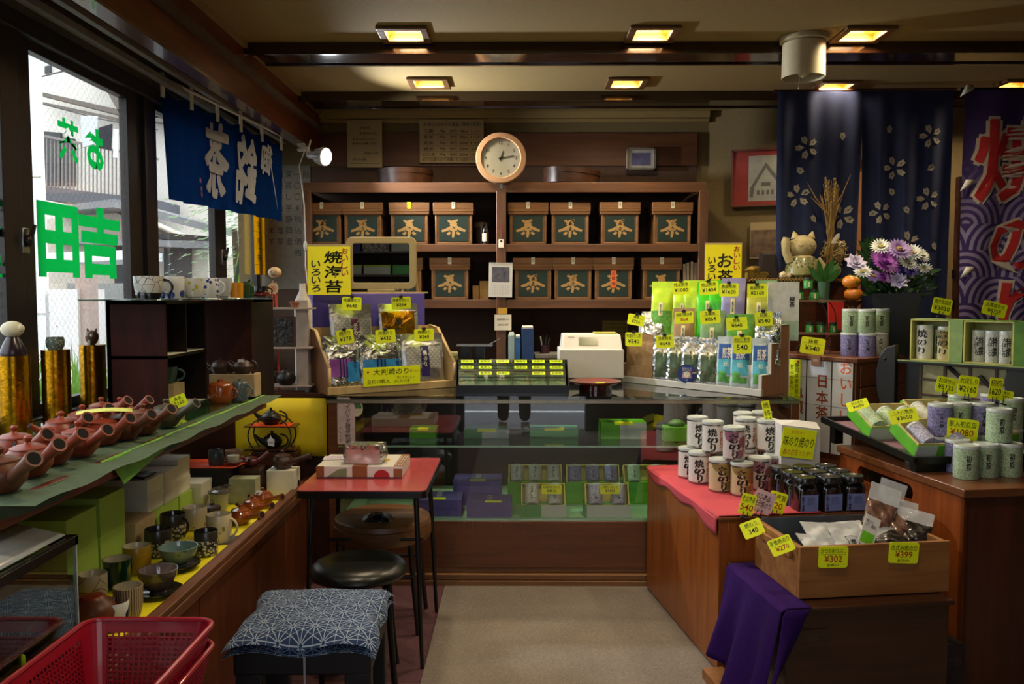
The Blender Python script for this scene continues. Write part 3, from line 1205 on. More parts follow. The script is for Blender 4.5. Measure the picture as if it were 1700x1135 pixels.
mb=MB()
for x0,x1,y0,y1 in((-0.935,1.37,-0.011,0.02),(-0.935,1.37,0.70,0.775),(-0.935,-0.88,0.02,0.7),(1.32,1.37,.02,.7),(-.2,-.17,.02,.7),(.55,.58,.02,.7)):
 mb.box(x0,x1,y0,y1,CT-0.0185,CT-0.0175)
obj('top_frame',mb,M_blackm,t)
mb=MB()
mb.box(-0.935,1.37,-0.006,0.006,CT-0.036,CT-0.019)
obj('metal_channel',mb,plain('dull_metal','#a49c88',0.3,0.8),t,bevel=0.001)
# strip notice and round sticker on the case's end
mb=MB()
a,b=pY(561,767,CY-.002),pY(589,657,CY-.002)
mb.plate([(a.x,.70),(b.x,.70),(b.x,.885),(b.x-.012,.915),(b.x-.03,.93),(a.x,.93)],CY-0.003,CY-0.001)
for i,ch in enumerate('マイバッグ簡易包装'):
 mb.text(ch,((a.x+b.x)/2+0.008,CY-0.0035,0.91-0.024*i),0.027,1,bold=0.01,shear=0.2)
for i,ch in enumerate('ましょう'):
 mb.text(ch,(a.x+0.014,CY-0.0035,0.78-0.02*i),0.016,1)
tag(obj('paper_notice',mb,[plain('pinkish_paper','#d8c4c4',0.8),M_ink],smooth=False),'narrow pinkish paper notice with brush writing stuck on the showcase end','notice')
mb=MB()
c=pY(592,678,CY-.0005)
mb.plate([(c.x+.03*cos(k*.2618),c.z+.04*sin(k*.2618))for k in range(24)],CY-.0006,CY+.0035,0)
mb.plate([(c.x+.025*cos(k*.2618),c.z+.034*sin(k*.2618))for k in range(0,13)],CY-.0012,CY-.0006,1)
tag(obj('round_sticker',mb,[plain('sticker_cream','#cfd0b0',0.6),plain('sticker_green','#3d7a48',0.5)],smooth=False),'round green and cream sticker on the showcase glass behind the paper notice','sticker')
# ---- shelving behind the counter
YS=5.30
ZS=(1.339,1.693,2.059)
t=thing('chest_shelving','brown wooden shelving that carries the tea chests','shelving',(0,YS,0))
for z0,z1 in((1.339,1.395),(1.693,1.741),(2.059,2.122)):
 mb=MB()
 mb.box(-1.34,1.165,0.0,0.44,z1-0.02,z1)
 mb.box(-1.34,1.165,-0.012,0.02,z0,z1)
 obj('shelf_board',mb,M_shelfw,t,bevel=0.003)
for x0,x1 in((-0.135,-0.075),(1.125,1.18),(-1.34,-1.29)):
 mb=MB()
 mb.box(x0,x1,-0.016,0.03,0.831,2.07)
 mb.box(x0+.02,x1-.02,0.03,0.44,0.831,2.07)
 obj('upright',mb,M_shelfz,t,bevel=0.003)
 # back counter under the shelves
t=thing('back_counter','low dark work counter against the wall behind the showcase','counter',(0,5.08,0))
mb=MB()
mb.box(-1.30,1.15,0,0.6,0,0.80)
obj('cabinet_body',mb,M_dwood,t)
mb=MB()
mb.box(-1.31,1.16,-0.01,0.62,0.80,0.83)
obj('worktop',mb,M_shelfw,t,bevel=0.003)
# tea chests
M_chest=wood('papered_chest','#634222','#8a6238','X',4,0.55)
M_chestl=wood('papered_chest_lid','#5e3c1e','#84592e','X',5,0.55)
M_cgreen=plain('chest_green_panel','#182c24',0.5,var=0.15,scale=15)
M_ctan=plain('chest_tan_letter','#a8854e',0.6,var=0.08)
M_lab=plain('small_label','#d6cfb8',0.7)
TEA=[([(-.38,.62),(-.05,.72),(.36,.86)],.13),([(-.42,.86),(-.36,.66)],.12),([(.3,.88),(.05,.55),(-.3,.36)],.13),([(-.1,.5),(.3,.4)],.12),([(0,.42),(-.2,.12),(-.55,-.12),(-1,-.28)],.15),([(0,.42),(.25,.12),(.6,-.08),(1,-.26)],.15),([(0,.02),(0,-.45),(-.06,-.92)],.13),([(-.3,-.16),(.3,-.12)],.1),([(-.28,-.38),(-.52,-.62)],.12),([(.26,-.38),(.52,-.6)],.12)]
def tea_chest(label,panel=None):
 t=thing('tea_chest',label,'tea chest',(0,0,0),0,'papered wooden tea chests on the wall shelving')
 W,H,D=0.232,0.20,0.26
 mb=MB()
 mb.box(-W/2,W/2,-D/2,D/2,0,H)
 f=0.013
 for x0,x1,z0,z1 in((-W/2,-W/2+f,0,H),(W/2-f,W/2,0,H),(-W/2,W/2,0,f),(-W/2,W/2,H-f,H)):
  mb.box(x0,x1,-D/2-0.004,-D/2+.001,z0,z1)
 obj('chest_body',mb,M_chest,t,bevel=0.003)
 mb=MB()
 mb.box(-0.092,0.092,-D/2-0.003,-D/2,0.02,H-0.02,0)
 for st,w_ in TEA:
  n=len(st)
  L_,R_=[],[]
  for i,(x,z)in enumerate(st):
   a,b=st[max(i-1,0)],st[min(i+1,n-1)]
   dx,dz=b[0]-a[0],b[1]-a[1]
   l=math.hypot(dx,dz)
   ww=w_*(1 if n==2 or 0<i<n-1 else.7)
   L_.append((x-dz/l*ww,z+dx/l*ww))
   R_.append((x+dz/l*ww,z-dx/l*ww))
  mb.add([(p[0]*.074,-D/2-.0036,H/2+p[1]*.062)for p in L_+R_],[(i,n+i,n+i+1,i+1)for i in range(n-1)],1)
 obj('front_panel',mb,[panel or M_cgreen,M_ctan],t,smooth=False)
 mb=MB()
 mb.box(-W/2-.012,W/2+.012,-D/2-.012,D/2+.012,H+.004,H+.062)
 mb.box(-W/2-.010,W/2+.010,-D/2-.010,D/2+.010,H-.014,H+.004)
 mb.box(-W/2-.013,W/2+.013,-D/2-.013,D/2+.013,H+.022,H+.028)
 obj('chest_lid',mb,M_chestl,t,bevel=0.004)
 return t
def chest_label(t,s_,col=M_lab,big=False):
 mb=MB()
 if big:
  mb.box(-0.017,0.017,-0.136,-0.1341,0.075,0.185)
  for i,ch in enumerate('お買得'):
   mb.text(ch,(0,-0.1364,0.165-i*.033),0.024,1)
 else:
  mb.box(-0.011,0.011,-0.1446,-0.1435,0.222,0.264)
  for i,ch in enumerate(s_):
   mb.text(ch,(0,-0.145,0.254-i*.012),0.011,1)
 obj('paper_label',mb,[col,M_ink],t,smooth=False)
proto=tea_chest('papered tea chest at the dim end of the upper shelf under the spot lamp')
rows=[(ZS[1]+0.048,[(535,'玄米','papered tea chest at the dim end of the upper shelf under the spot lamp'),(602,'川柳','papered tea chest on the upper shelf, second from the spot lamp, above the mirror'),(679,None,'papered tea chest with a yellow lid label on the upper shelf'),(752,'煎茶','papered tea chest on the upper shelf beside the small dark bottle'),(876,'芽茶','papered tea chest just past the shelf upright, right under the wall clock side'),(946,'茎茶','papered tea chest on the upper shelf touching the one beside the upright'),(1029,'粉茶','papered tea chest on the upper shelf, third from the clock upright'),(1116,'玉露','papered tea chest at the wall end of the upper shelf, under the small framed picture')]),(ZS[0]+0.056,[(668,'番茶','papered tea chest on the lower shelf half hidden behind the beige mirror'),(746,'焙茶','papered tea chest on the lower shelf between the mirror and the small cartons'),(884,'煎茶','papered tea chest on the lower shelf beside the hanging calendar'),(952,'並茶','papered tea chest on the lower shelf between the calendar chest and the orange-labelled chest'),(1019,'特上','papered tea chest with an orange slip pasted over its front character'),(1100,'抹茶','papered tea chest on the lower shelf behind the green tea pouches')])]
first=True
for z,lst in rows:
 for u,s_,lab in lst:
  x=pY(u,400,YS+0.02).x
  c=dup(proto,(x+ru(-.002,.002),YS+0.16+ru(0,.01),z),R(ru(-1.2,1.2)),lab)
  if s_ is None:
   chest_label(c,'',M_tagy)
  else:
   chest_label(c,s_)
  if u==1019:
   chest_label(c,'',plain('orange_slip','#e8642c',0.6),True)
for ch in list(proto.children):
 bpy.data.objects.remove(ch)
bpy.data.objects.remove(proto)
# ---- display shelf under the window (upper) and recessed display bench (lower)
SH=1.0
t=thing('window_shelf','long display shelf covered in green cloth along the window','shelf',(0,0,0))
mb=MB()
mb.box(XW+0.065,-1.105,1.75,3.66,SH-0.045,SH-0.006)
mb.box(-1.125,-1.10,1.75,3.66,SH-0.06,SH-0.004)
obj('shelf_board',mb,M_dwoodY,t,bevel=0.003)
mb=MB()
mb.surf(lambda u,v:(XW+0.08+u*(0.65),1.75+v*1.88,SH-0.004+0.0035*sin(v*40)*u**6),14,60)
mb.surf(lambda u,v:(-1.10+0.004+0.003*sin(v*37),1.75+v*1.02,SH-0.004-u*(0.03+0.015*sin(v*9))),3,40)
obj('green_cover',mb,M_green,t)
mb=MB()
mb.box(XW+0.10,-1.13,2.75,3.64,SH+0.001,SH+0.0045)
obj('glass_sheet',mb,glass('green_sheet_glass',(0.75,0.9,0.78),0.04),t)
mb=MB()
mb.add([(-1.103,2.2,SH),(-1.103,3.64,SH),(-1.095,3.64,SH-0.012),(-1.095,2.2,SH-0.018)],[(0,1,2,3)])
mb.add([(-1.094,2.22,SH-.0),(-1.094,2.66,SH-0.008),(-1.091,2.62,SH-0.03),(-1.090,2.30,SH-0.085)],[(0,1,2,3)])
obj('lime_edging',mb,plain('lime_cloth','#7cc04a',0.6),t)
# bench
t=thing('display_bench','low built-in display bench with worn wooden lip along the window side','bench',(0,0,0))
mb=MB()
mb.box(-1.07,-1.045,1.0,4.20,0.0,0.49)
mb.box(XW,-1.07,1.0,4.20,0.40,0.47)
for y in(1.5,2.1,2.7,3.3):
 mb.box(-1.045,-1.042,y,y+.004,0.02,0.47)
obj('bench_front',mb,M_cabd,t)
mb=MB()
mb.box(-1.075,-1.035,1.0,4.20,0.49,0.512)
mb.box(-1.05,-1.033,1.0,4.20,0.452,0.49)
obj('wooden_lip',mb,wood('worn_lip','#4b2817','#7a4d2f','Y',3,0.5,scratch=0.6),t,bevel=0.004)
mb=MB()
mb.surf(lambda u,v:(-1.55+u*0.475,1.9+v*2.27,0.4735+0.002*sin(v*30+u*5)),6,50)
obj('yellow_liner',mb,plain('yellow_liner','#e8dc16',0.6,var=0.05,scale=5),t)
mb=MB()
mb.box(-1.70,-1.075,4.205,4.235,0.47,SH-.05)
obj('end_board',mb,M_dwood,t)
# yellow board at the end of the bench
mb=MB()
a,b=pY(391,700,4.18),pY(543,757,4.18)
mb.surf(lambda u,v:(a.x+u*(b.x-a.x),4.18+0.006*sin(u*3),b.z+v*(0.915-b.z)),12,4)
tag(obj('yellow_board',mb,plain('yellow_board','#f0d418',0.5,var=0.04,scale=3),solid=0.004),'plain yellow board standing at the end of the bench behind the iron teapots','board')
# side wall piece between shelf end and counter
t=thing('end_ledge','dark wooden ledge between the window shelf and the showcase','ledge',(-1.28,4.2,0))
mb=MB()
mb.box(-0.42,0.335,0.04,0.08,0,0.92)
obj('support_board',mb,M_dwood,t)
mb=MB()
mb.box(-0.42,0.338,-0.012,0.4,0.92,0.94)
obj('ledge_board',mb,M_dwood,t,bevel=0.002)
# ---- counter with red felt
t=thing('side_counter','brown veneered side counter carrying nori cans on red felt','counter',(0,0,0))
Z1=0.605
poly=[(0,0),(0.785,0),(0.785,0.66),(0.48,0.66),(0.30,0.885),(0,0.925)]
mb=MB()
mb.prism([tuple(rl(s_,q_)[:2])for s_,q_ in poly],0.012,Z1-0.012)
obj('counter_body',mb,M_cabw,t,bevel=0.002)
mb=MB()
pl=[(-0.006,-0.006),(0.785,-0.006),(0.785,0.66),(0.48,0.66),(0.30,0.885),(-0.006,0.925)]
mb.prism([tuple(rl(s_,q_)[:2])for s_,q_ in pl],Z1-0.014,Z1-0.004)
obj('counter_top',mb,M_cabx,t,bevel=0.002)
mb=MB()
def felt(u,v):
# u across from the hanging edge, v from front to back
 if u<0.18:
  k=1-u/0.18
  dz=k*(0.038+0.012*sin(v*17)+0.03*(1-v)**6)
  p=rl(-0.010-0.004*k*sin(v*11),0.005+v*0.905)
  return(p.x,p.y,Z1-dz)
 s_=(u-0.18)/0.82
 smax=0.30+0.17*(1-v)**1.2 if v>0.7 else 0.42
 p=rl(-0.008+s_*smax,0.005+v*0.905)
 return(p.x,p.y,Z1+0.001+0.004*math.exp(-((v-0.99)/0.02)**2))
mb.surf(felt,20,50)
M_felt=plain('red_felt','#b8414c',0.95,var=0.08,scale=120,bump=0.4)
obj('red_felt',mb,M_felt,t,solid=0.002)
# ---- tall cabinet with oval grip hole
t=thing('wooden_cabinet','tall reddish brown wooden cabinet with an oval hand hole, carrying green gift boxes','cabinet',tuple(rl(0.79,-0.283)),TH)
ZK=0.752
mb=MB()
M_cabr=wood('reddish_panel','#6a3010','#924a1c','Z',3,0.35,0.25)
# left side panel with the oval opening
hx,hz,hw,hh=0.50,ZK-0.09,0.20,0.032
n=24
hole=[(hx+(hw-hh)*(1 if cos(a)>0 else-1)+hh*cos(a),hz+hh*sin(a))for a in[2*pi*(k+.5)/n for k in range(n)]]
outer=[(0.85,ZK-0.03),(0.0,ZK-0.03),(0.0,0.0),(0.85,0.0)]
def side_ring(x):
 return[(x,-0+p_[0],p_[1])for p_ in hole]
vs=[(0,y,z)for y,z in hole]+[(0,y,z)for y,z in outer]
fs=[]
oc=[(outer[0],n),(outer[1],n+1),(outer[2],n+2),(outer[3],n+3)]
def quadr(y,z):
 return n+(0 if(y>hx and z>hz)else 1 if(y<=hx and z>hz)else 2 if(y<=hx)else 3)
for k in range(n):
 k2=(k+1)%n
 c1,c2=quadr(*hole[k]),quadr(*hole[k2])
 if c1==c2:
  fs.append((k,k2,c1))
 else:
  fs.append((k,k2,c2,c1))
mb.add(vs,fs)
mb.add([(0,y,z)for y,z in hole]+[(0.02,y,z)for y,z in hole],[(k,(k+1)%n,n+(k+1)%n,n+k)for k in range(n)])
mb.add([(0.0,0.85,0),(0.02,0.85,0),(0.02,0.85,ZK-.03),(0.0,0.85,ZK-.03)],[(0,1,2,3)])
mb.box(0.002,0.02,0.0,0.001,0,ZK-.03)
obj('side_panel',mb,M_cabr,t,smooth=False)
mb=MB()
mb.box(0.0,1.1,0.0,0.02,0.0,ZK-0.03)
mb.box(0.12,1.1,0.02,0.83,0.02,ZK-0.04)
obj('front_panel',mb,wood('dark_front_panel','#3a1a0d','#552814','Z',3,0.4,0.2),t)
mb=MB()
mb.box(-0.012,1.12,-0.012,0.86,ZK-0.03,ZK)
obj('cabinet_top',mb,M_cabx,t,bevel=0.003)
# ---- chest that carries the wooden crate, with purple cloth
t=thing('low_chest','dark wooden chest with a metal strap standing before the side counter','chest',tuple(rl(0.03,-0.50)),TH)
mb=MB()
mb.box(0,0.56,0,0.47,0.0,0.435)
mb.box(-0.008,0.575,-0.008,0.475,0.428,0.443)
obj('chest_body',mb,wood('dark_chest','#2c160b','#452413','X',3,0.4,0.2),t,bevel=0.003)
mb=MB()
mb.box(-0.003,0.14,-0.011,0.0,0.335,0.37)
for x in(0.035,0.115):
 mb.ball((x,-0.012,0.352),0.005)
obj('metal_strap',mb,plain('dark_strap','#4a3c30',0.4,0.6),t,bevel=0.001)
t=thing('wooden_crate','shallow open wooden crate full of snack packets on the dark chest','crate',tuple(rl(0.10,-0.44,0.447)),TH)
M_crate=wood('crate_wood','#7a4a22','#a06c38','X',3,0.5)
mb=MB()
L_,D_,H_=0.53,0.345,0.172
mb.box(0,L_,0,0.015,0,H_)
obj('front_board',mb,M_crate,t,bevel=0.002)
mb=MB()
mb.box(0,L_,D_-.015,D_,0,H_)
obj('back_board',mb,M_crate,t,bevel=0.002)
mb=MB()
mb.box(0,0.015,0.015,D_-.015,0,H_-.02)
mb.box(0,0.022,0.015,D_-.015,H_-.026,H_-.004)
mb.box(-0.012,0.0,0.05,D_-.05,H_-.05,H_-.025)
obj('end_board',mb,M_crate,t,bevel=0.002)
mb=MB()
mb.box(L_-.015,L_,0.015,D_-.015,0,H_-.005)
obj('end_board',mb,M_crate,t,bevel=0.002)
mb=MB()
mb.box(0.016,L_-.016,0.016,D_-.016,0.0,0.012)
mb.box(0.016,0.018,0.016,D_-.016,0.012,H_-.004)
mb.box(0.016,L_-.016,D_-.018,D_-.016,0.012,H_+.008)
mb.box(0.016,L_-.016,0.016,0.018,0.012,H_-.006)
obj('zinc_liner',mb,plain('zinc','#76808a',0.35,0.7,var=0.2,scale=14),t)
# purple cloth
CRZ=0.4455
o2=rl(0.03,-0.50)
fr=Frame((o2.x,o2.y,0),TH)
def pcloth(u,v):
# v 0 front edge .. 1 back edge ; u 0 bottom hem .. 1 inner edge on the chest top
 y=-0.013+v*0.45
 if u>0.6:
  x=(u-0.6)/0.4*(0.09+0.14*(1-v)*0)-0.012
  return fr.w(x,y,CRZ+0.0008)
 k=1-u/0.6
 drop=k*(0.33+0.04*sin(v*5))
 out=0.012+k*(0.05+0.06*sin(v*9+0.5)**2)
 return fr.w(-out-0.01,y-0.02*k*sin(v*8),CRZ-drop)
def pcloth2(u,v):
# front hanging triangle
 k=v
 x=-0.022-0.03*k+u*(0.085+0.0*k)*(1-k*0.95)
 if v<0.02:
  x=-0.012+u*0.085
 return fr.w(x-0.05*k*k,-0.018-0.03*sin(u*4+k)*k-.004,CRZ-k*0.35)
mb=MB()
mb.surf(pcloth,24,40)
mb.surf(pcloth2,10,16)
tag(obj('purple_cloth',mb,plain('purple_cloth','#2e1452',0.95,var=0.1,scale=60,spec=.1),solid=0.002),'purple cloth draped over the corner of the dark chest','cloth')
# light wood strip under the cloth
mb=MB()
a=rl(-0.02,-0.43,0.0)
mb.T=Tr(rl(0.02,-0.05,0.012))@Rot(TH,4,'Z')
mb.box(-0.09,-0.01,-0.42,0.02,-.012,0.03)
tag(obj('timber_batten',mb,M_crate),'orange-brown timber batten on the floor beside the purple cloth','batten')
# ---- angled chest with paper scrolls on its front
ZT=1.115
qa,qb,qc=pZ(1300,586,ZT),pZ(1422,595,ZT),pZ(1503,588,ZT)
azc=math.atan2(qb.y-qa.y,qb.x-qa.x)
fc=Frame((qa.x,qa.y,0),azc)
WC=(qb-qa).length+0.0
t=thing('drawer_cabinet','brown wooden drawer cabinet turned to the corner, its front papered with sheets of writing','cabinet',(qa.x,qa.y,0),azc)
mb=MB()
mb.box(-0.05,WC,0.0,0.46,0.0,ZT-0.022)
obj('cabinet_body',mb,M_cabx,t,bevel=0.002)
mb=MB()
mb.box(-0.06,WC+0.012,-0.012,0.47,ZT-0.022,ZT)
obj('cabinet_top',mb,wood('red_brown_top','#5c3626','#784a34','X',3,0.4),t,bevel=0.003)
for k in range(3):
 mb=MB()
 z1=ZT-0.04-k*0.11
 mb.box(WC,WC+0.008,0.03,0.43,z1-0.10,z1)
 d=obj('drawer',mb,M_cabx,t,bevel=0.003)
 mb=MB()
 mb.ball((WC+0.016,0.23,z1-0.05),0.010)
 obj('knob',mb,M_blackm,d)
 # sheets
M_sheet=plain('white_sheet','#c9ccd0',0.7,var=0.03)
for i,(x0,x1,word)in enumerate(((0.012,0.155,'急須'),(0.160,0.305,'日本茶'),(0.310,WC-.012,'おいしい'))):
 t=thing('paper_sheet',['white paper sheet with the orange brush characters for teapot on the drawer cabinet','middle white paper sheet with orange brush characters on the drawer cabinet','white paper sheet with orange hiragana at the corner of the drawer cabinet'][i],'paper sheet',(qa.x,qa.y,0),azc)
 mb=MB()
 mb.box(x0,x1,-0.006,-0.003,0.62,ZT-0.026)
 zz={'急須':0.90,'日本茶':0.965,'おいしい':1.045}[word]
 for k,ch in enumerate(word):
  z_=zz-k*0.082+0.02
  mb.text(ch,((x0+x1)/2+0.02,-0.0065,z_),0.075,1,bold=0.015)
 mb.box(x0,x1,-0.0064,-0.006,1.0,1.0015,2)
 mb.box(x0,x1,-0.0064,-0.006,0.86,0.8615,2)
 mb.box(x1-0.002,x1+.003,-0.0064,-0.003,0.62,ZT-.026,2)
 obj('sheet',mb,[M_sheet,M_orange,M_ink],t,smooth=False)
t=thing('strip_sign','tall narrow fluorescent yellow sign with columns of writing on the drawer cabinet','sign',(qa.x,qa.y,0),azc)
mb=MB()
x0,z0=fc.hit(1300,702,-0.01)
x1,z1=fc.hit(1329,597,-0.01)
mb.box(x0,x1,-0.011,-0.0085,z0,z1)
wv=x1-x0
for cidx,s_ in enumerate(('静岡県産煎茶 香り高い','甘みがあり 旨み','緑茶がおすすめです')):
 for k,ch in enumerate(s_):
  if ch!=' ':
   mb.text(ch,(x1-wv*(0.2+0.3*cidx),-0.0115,z1-0.03-k*0.028-0.01*cidx),0.027,1)
mb.ball((x1-.012,-0.012,z1-.01),0.007,2,sq=(1,.2,1))
obj('sign_card',mb,[M_tag,M_ink,M_red],t,smooth=False)
mb=MB()
mb.T=Tr((qa.x,qa.y,0))@Rot(azc,4,'Z')
xa,za=fc.hit(1347,606,-0.012)
xb,zb_=fc.hit(1363,590,-0.012)
mb.box(xa,xb,-0.016,-0.013,za,zb_)
mb.text('10%',((xa+xb)/2,-0.0165,(za+zb_)/2),0.018,1)
tag(obj('brown_slip',mb,[plain('brown_slip','#8a5a3a',0.7),M_paper],smooth=False),'small brown paper slip clipped to the top edge of the drawer cabinet','slip')
# ---- small red table
t=thing('side_table','small table with a red laminate top and black edge before the showcase','table',(-0.592,3.44,0))
TZ=0.70
mb=MB()
mb.T=Tr((0,0,TZ-0.001))
mb.prism([p_ for p_ in rrect(0.49,0.62,0.02)],-0.003,0.001)
obj('table_top',mb,plain('red_laminate','#b04a4e',0.22,var=0.06,scale=90,coat=0.3),t)
mb=MB()
mb.T=Tr((0,0,TZ))
mb.prism([p_ for p_ in rrect(0.494,0.624,0.022)],-0.032,-0.004)
obj('table_edge',mb,M_black,t,bevel=0.002)
for sx_,sy_ in((1,1),(-1,1),(1,-1),(-1,-1)):
 mb=MB()
 mb.tube([(0.20*sx_,0.24*sy_,TZ-.03),(0.225*sx_,0.285*sy_,0.0)],[0.011,0.008],10)
 obj('leg',mb,M_black,t)
mb=MB()
mb.tube([(-0.2,.25,.42),(0.2,.25,.42)],0.006)
mb.tube([(-0.2,-.0,.42),(0.2,-.0,.42)],0.006)
obj('rail',mb,M_black,t)
# ---- round black stool
t=thing('round_stool','round black vinyl stool with bent tubular legs','stool',(-0.587,3.05,0))
SZ=0.46
mb=MB()
mb.lathe([(0.0,SZ+0.004),(0.09,SZ+0.003),(0.135,SZ),(0.160,SZ-0.008),(0.176,SZ-0.022),(0.180,SZ-0.036),(0.172,SZ-0.05),(0.15,SZ-0.055),(0,SZ-0.055)],48,cap=False)
obj('seat',mb,plain('black_vinyl','#101110',0.32,var=0.1,scale=120,bump=0.15),t)
for k in range(4):
 a=R(45+90*k+8)
 ca,sa=cos(a),sin(a)
 mb=MB()
 pts=[(0.06,SZ-.06),(0.115,SZ-.058),(0.140,SZ-.07),(0.151,SZ-.10),(0.160,SZ-.2),(0.185,0.012)]
 mb.tube([(r_*ca,r_*sa,z)for r_,z in pts],0.0115,10)
 lg=obj('leg',mb,plain('black_chrome','#1a1a1a',0.18,0.5),t)
 mb=MB()
 mb.tube([(0.183*ca,0.183*sa,0.03),(0.187*ca,0.187*sa,0.0)],0.014,10)
 obj('rubber_foot',mb,M_blackm,lg)
 # ---- round wooden stool pushed under the table
t=thing('bentwood_stool','round bentwood stool pushed under the red table','stool',(-0.59,3.62,0))
M_bent=wood('bentwood','#5a3a1e','#7d5630','X',3,0.45)
mb=MB()
mb.lathe([(0.0,0.475),(0.195,0.475),(0.205,0.47),(0.21,0.45),(0.205,0.448),(0.21,0.445),(0.212,0.40),(0.205,0.385),(0.19,0.385),(0.19,0.45),(0,0.45)],48,cap=False)
obj('seat',mb,M_bent,t)
for sx_,sy_ in((1,1),(-1,1),(1,-1),(-1,-1)):
 mb=MB()
 mb.tube([(0.13*sx_,0.13*sy_,0.46),(0.17*sx_,0.15*sy_,0.0)],[0.013,0.010],8)
 obj('leg',mb,plain('dark_stool_leg','#20130c',0.4),t)
for y in(-.145,.145):
 mb=MB()
 mb.tube([(-0.15,y,.25),(0.15,y,.25)],0.008)
 obj('stretcher',mb,plain('dark_stool_leg','#20130c',0.4),t)
mb=MB()
mb.surf(lambda u,v:(-0.66+u*0.12+.006*sin(v*9),3.50+v*0.1,0.4765+0.028*sin(pi*u)**.5*sin(pi*v)**.5),10,8)
tag(obj('plastic_pouch',mb,foil('clear_crinkle','#8a8a8a',0.25,20)),'crumpled clear plastic pouch lying on the bentwood stool under the table','pouch')
# ---- square stool with patterned cushion
cc=[pZ(u,v,0.47)for u,v in((440,978),(622,978),(620,1062),(380,1050))]
cx_,cy_=-0.617,2.51
t=thing('square_stool','black square wooden stool with a band tied round it','stool',(cx_,cy_,0),R(1.5))
M_blk2=plain('black_stained_wood','#0c0b0c',0.55,var=0.2)
mb=MB()
mb.box(-0.195,0.195,-0.185,0.185,0.36,0.435)
obj('seat',mb,M_blk2,t,bevel=0.008)
for sx_,sy_ in((1,1),(-1,1),(1,-1),(-1,-1)):
 mb=MB()
 mb.cbox((0.155*sx_,0.15*sy_,0.18),(0.075,0.045,0.36))
 obj('leg',mb,M_blk2,t,bevel=0.004)
for y in(-.15,.15):
 mb=MB()
 mb.box(-0.12,0.12,y-.01,y+.01,0.08,0.11)
 obj('stretcher',mb,M_blk2,t)
mb=MB()
mb.box(0.005,0.011,-0.1885,-0.1865,0.33,0.44)
obj('tie_band',mb,plain('grey_band','#a8a8a8',0.6),t,smooth=False)
# hemp-leaf (asanoha) pattern cushion
def asanoha(name,base,line):
 m,nt,b=new_mat(name)
 N=nt.nodes
 L=nt.links
 tcn=N.new('ShaderNodeTexCoord')
 sp=N.new('ShaderNodeSeparateXYZ')
 L.new(tcn.outputs['Object'],sp.inputs[0])
 def M(op,a,b_=None,c=None,clamp=False):
  n_=N.new('ShaderNodeMath')
  n_.operation=op
  n_.use_clamp=clamp
  for i_,v_ in enumerate((a,b_,c)):
   if v_ is None:
    continue
   if isinstance(v_,(int,float)):
    n_.inputs[i_].default_value=v_
   else:
    L.new(v_,n_.inputs[i_])
  return n_.outputs[0]
 S=1/0.064
 x=M('MULTIPLY',sp.outputs[0],S)
 y=M('MULTIPLY',sp.outputs[1],S*1.12)
 # nearest point of a triangular lattice, then lines through it every 30 degrees within its cell
 H=0.8660254
 def local(ox,oy):
  a=M('SUBTRACT',x,ox)
  c=M('SUBTRACT',y,oy)
  ax_=M('SUBTRACT',a,M('ROUND',a))
  cc_=M('SUBTRACT',c,M('MULTIPLY',M('ROUND',M('DIVIDE',c,2*H)),2*H))
  return ax_,cc_
 a1,c1=local(0,0)
 a2,c2=local(0.5,H)
 d1=M('ADD',M('MULTIPLY',a1,a1),M('MULTIPLY',c1,c1))
 d2=M('ADD',M('MULTIPLY',a2,a2),M('MULTIPLY',c2,c2))
 s1=M('LESS_THAN',d1,d2)
 s2=M('SUBTRACT',1,s1)
 X=M('ADD',M('MULTIPLY',a1,s1),M('MULTIPLY',a2,s2))
 Y=M('ADD',M('MULTIPLY',c1,s1),M('MULTIPLY',c2,s2))
 best=None
 for k in range(6):
  an=pi*k/6
  d=M('ABSOLUTE',M('SUBTRACT',M('MULTIPLY',X,sin(an)),M('MULTIPLY',Y,cos(an))))
  best=d if best is None else M('MINIMUM',best,d)
  # petal edges: lines between the ring of centroids
 rad=M('SQRT',M('ADD',M('MULTIPLY',X,X),M('MULTIPLY',Y,Y)))
 ln=M('LESS_THAN',best,0.018)
 hole_=M('GREATER_THAN',rad,0.07)
 ln=M('MULTIPLY',ln,hole_)
 # hexagon edge lines (cell borders)
 hexd=None
 for k in range(3):
  an=pi*k/3
  d=M('ABSOLUTE',M('ADD',M('MULTIPLY',X,cos(an)),M('MULTIPLY',Y,sin(an))))
  hexd=d if hexd is None else M('MAXIMUM',hexd,d)
 edge=M('GREATER_THAN',hexd,0.486)
 allm=M('MAXIMUM',ln,M('MULTIPLY',edge,0.7))
 mx=N.new('ShaderNodeMix')
 mx.data_type='RGBA'
 L.new(allm,mx.inputs[0])
 mx.inputs[6].default_value=srgb(base)
 mx.inputs[7].default_value=srgb(line)
 L.new(mx.outputs[2],b.inputs['Base Color'])
 b.inputs['Roughness'].default_value=0.85
 return m
mb=MB()
def cush(u,v,top=True):
 x,y=u*2-1,v*2-1
 wx,wy=0.215,0.215
 e=(1-abs(x)**5)*(1-abs(y)**5)
 px_=x*wx*(1-0.05*(1-y*y)*abs(x))+0.006*sin(y*7)
 py_=y*wy*(1-0.06*(1-x*x)*abs(y))
 sag=-0.014*max(0,abs(y)-0.86)*7*(0.8+0.6*cos(x*5))-0.012*max(0,abs(x)-0.9)*10*.8
 z=0.437+(0.022+0.028*e**.6-0.006*cos(x*6)*cos(y*5)if top else 0.0)+(sag if True else 0)
 return(px_,py_,max(z,0.38))
mb.surf(lambda u,v:cush(u,v,True),36,36)
mb.surf(lambda u,v:tuple(Vector(cush(1-u,v,False))+Vector((0,0,.0))),36,36)
o=obj('seat_cushion',mb,asanoha('asanoha_cloth','#1a335a','#9cacc0'),None,(cx_,cy_,0.004),(0,0,R(1.5)))
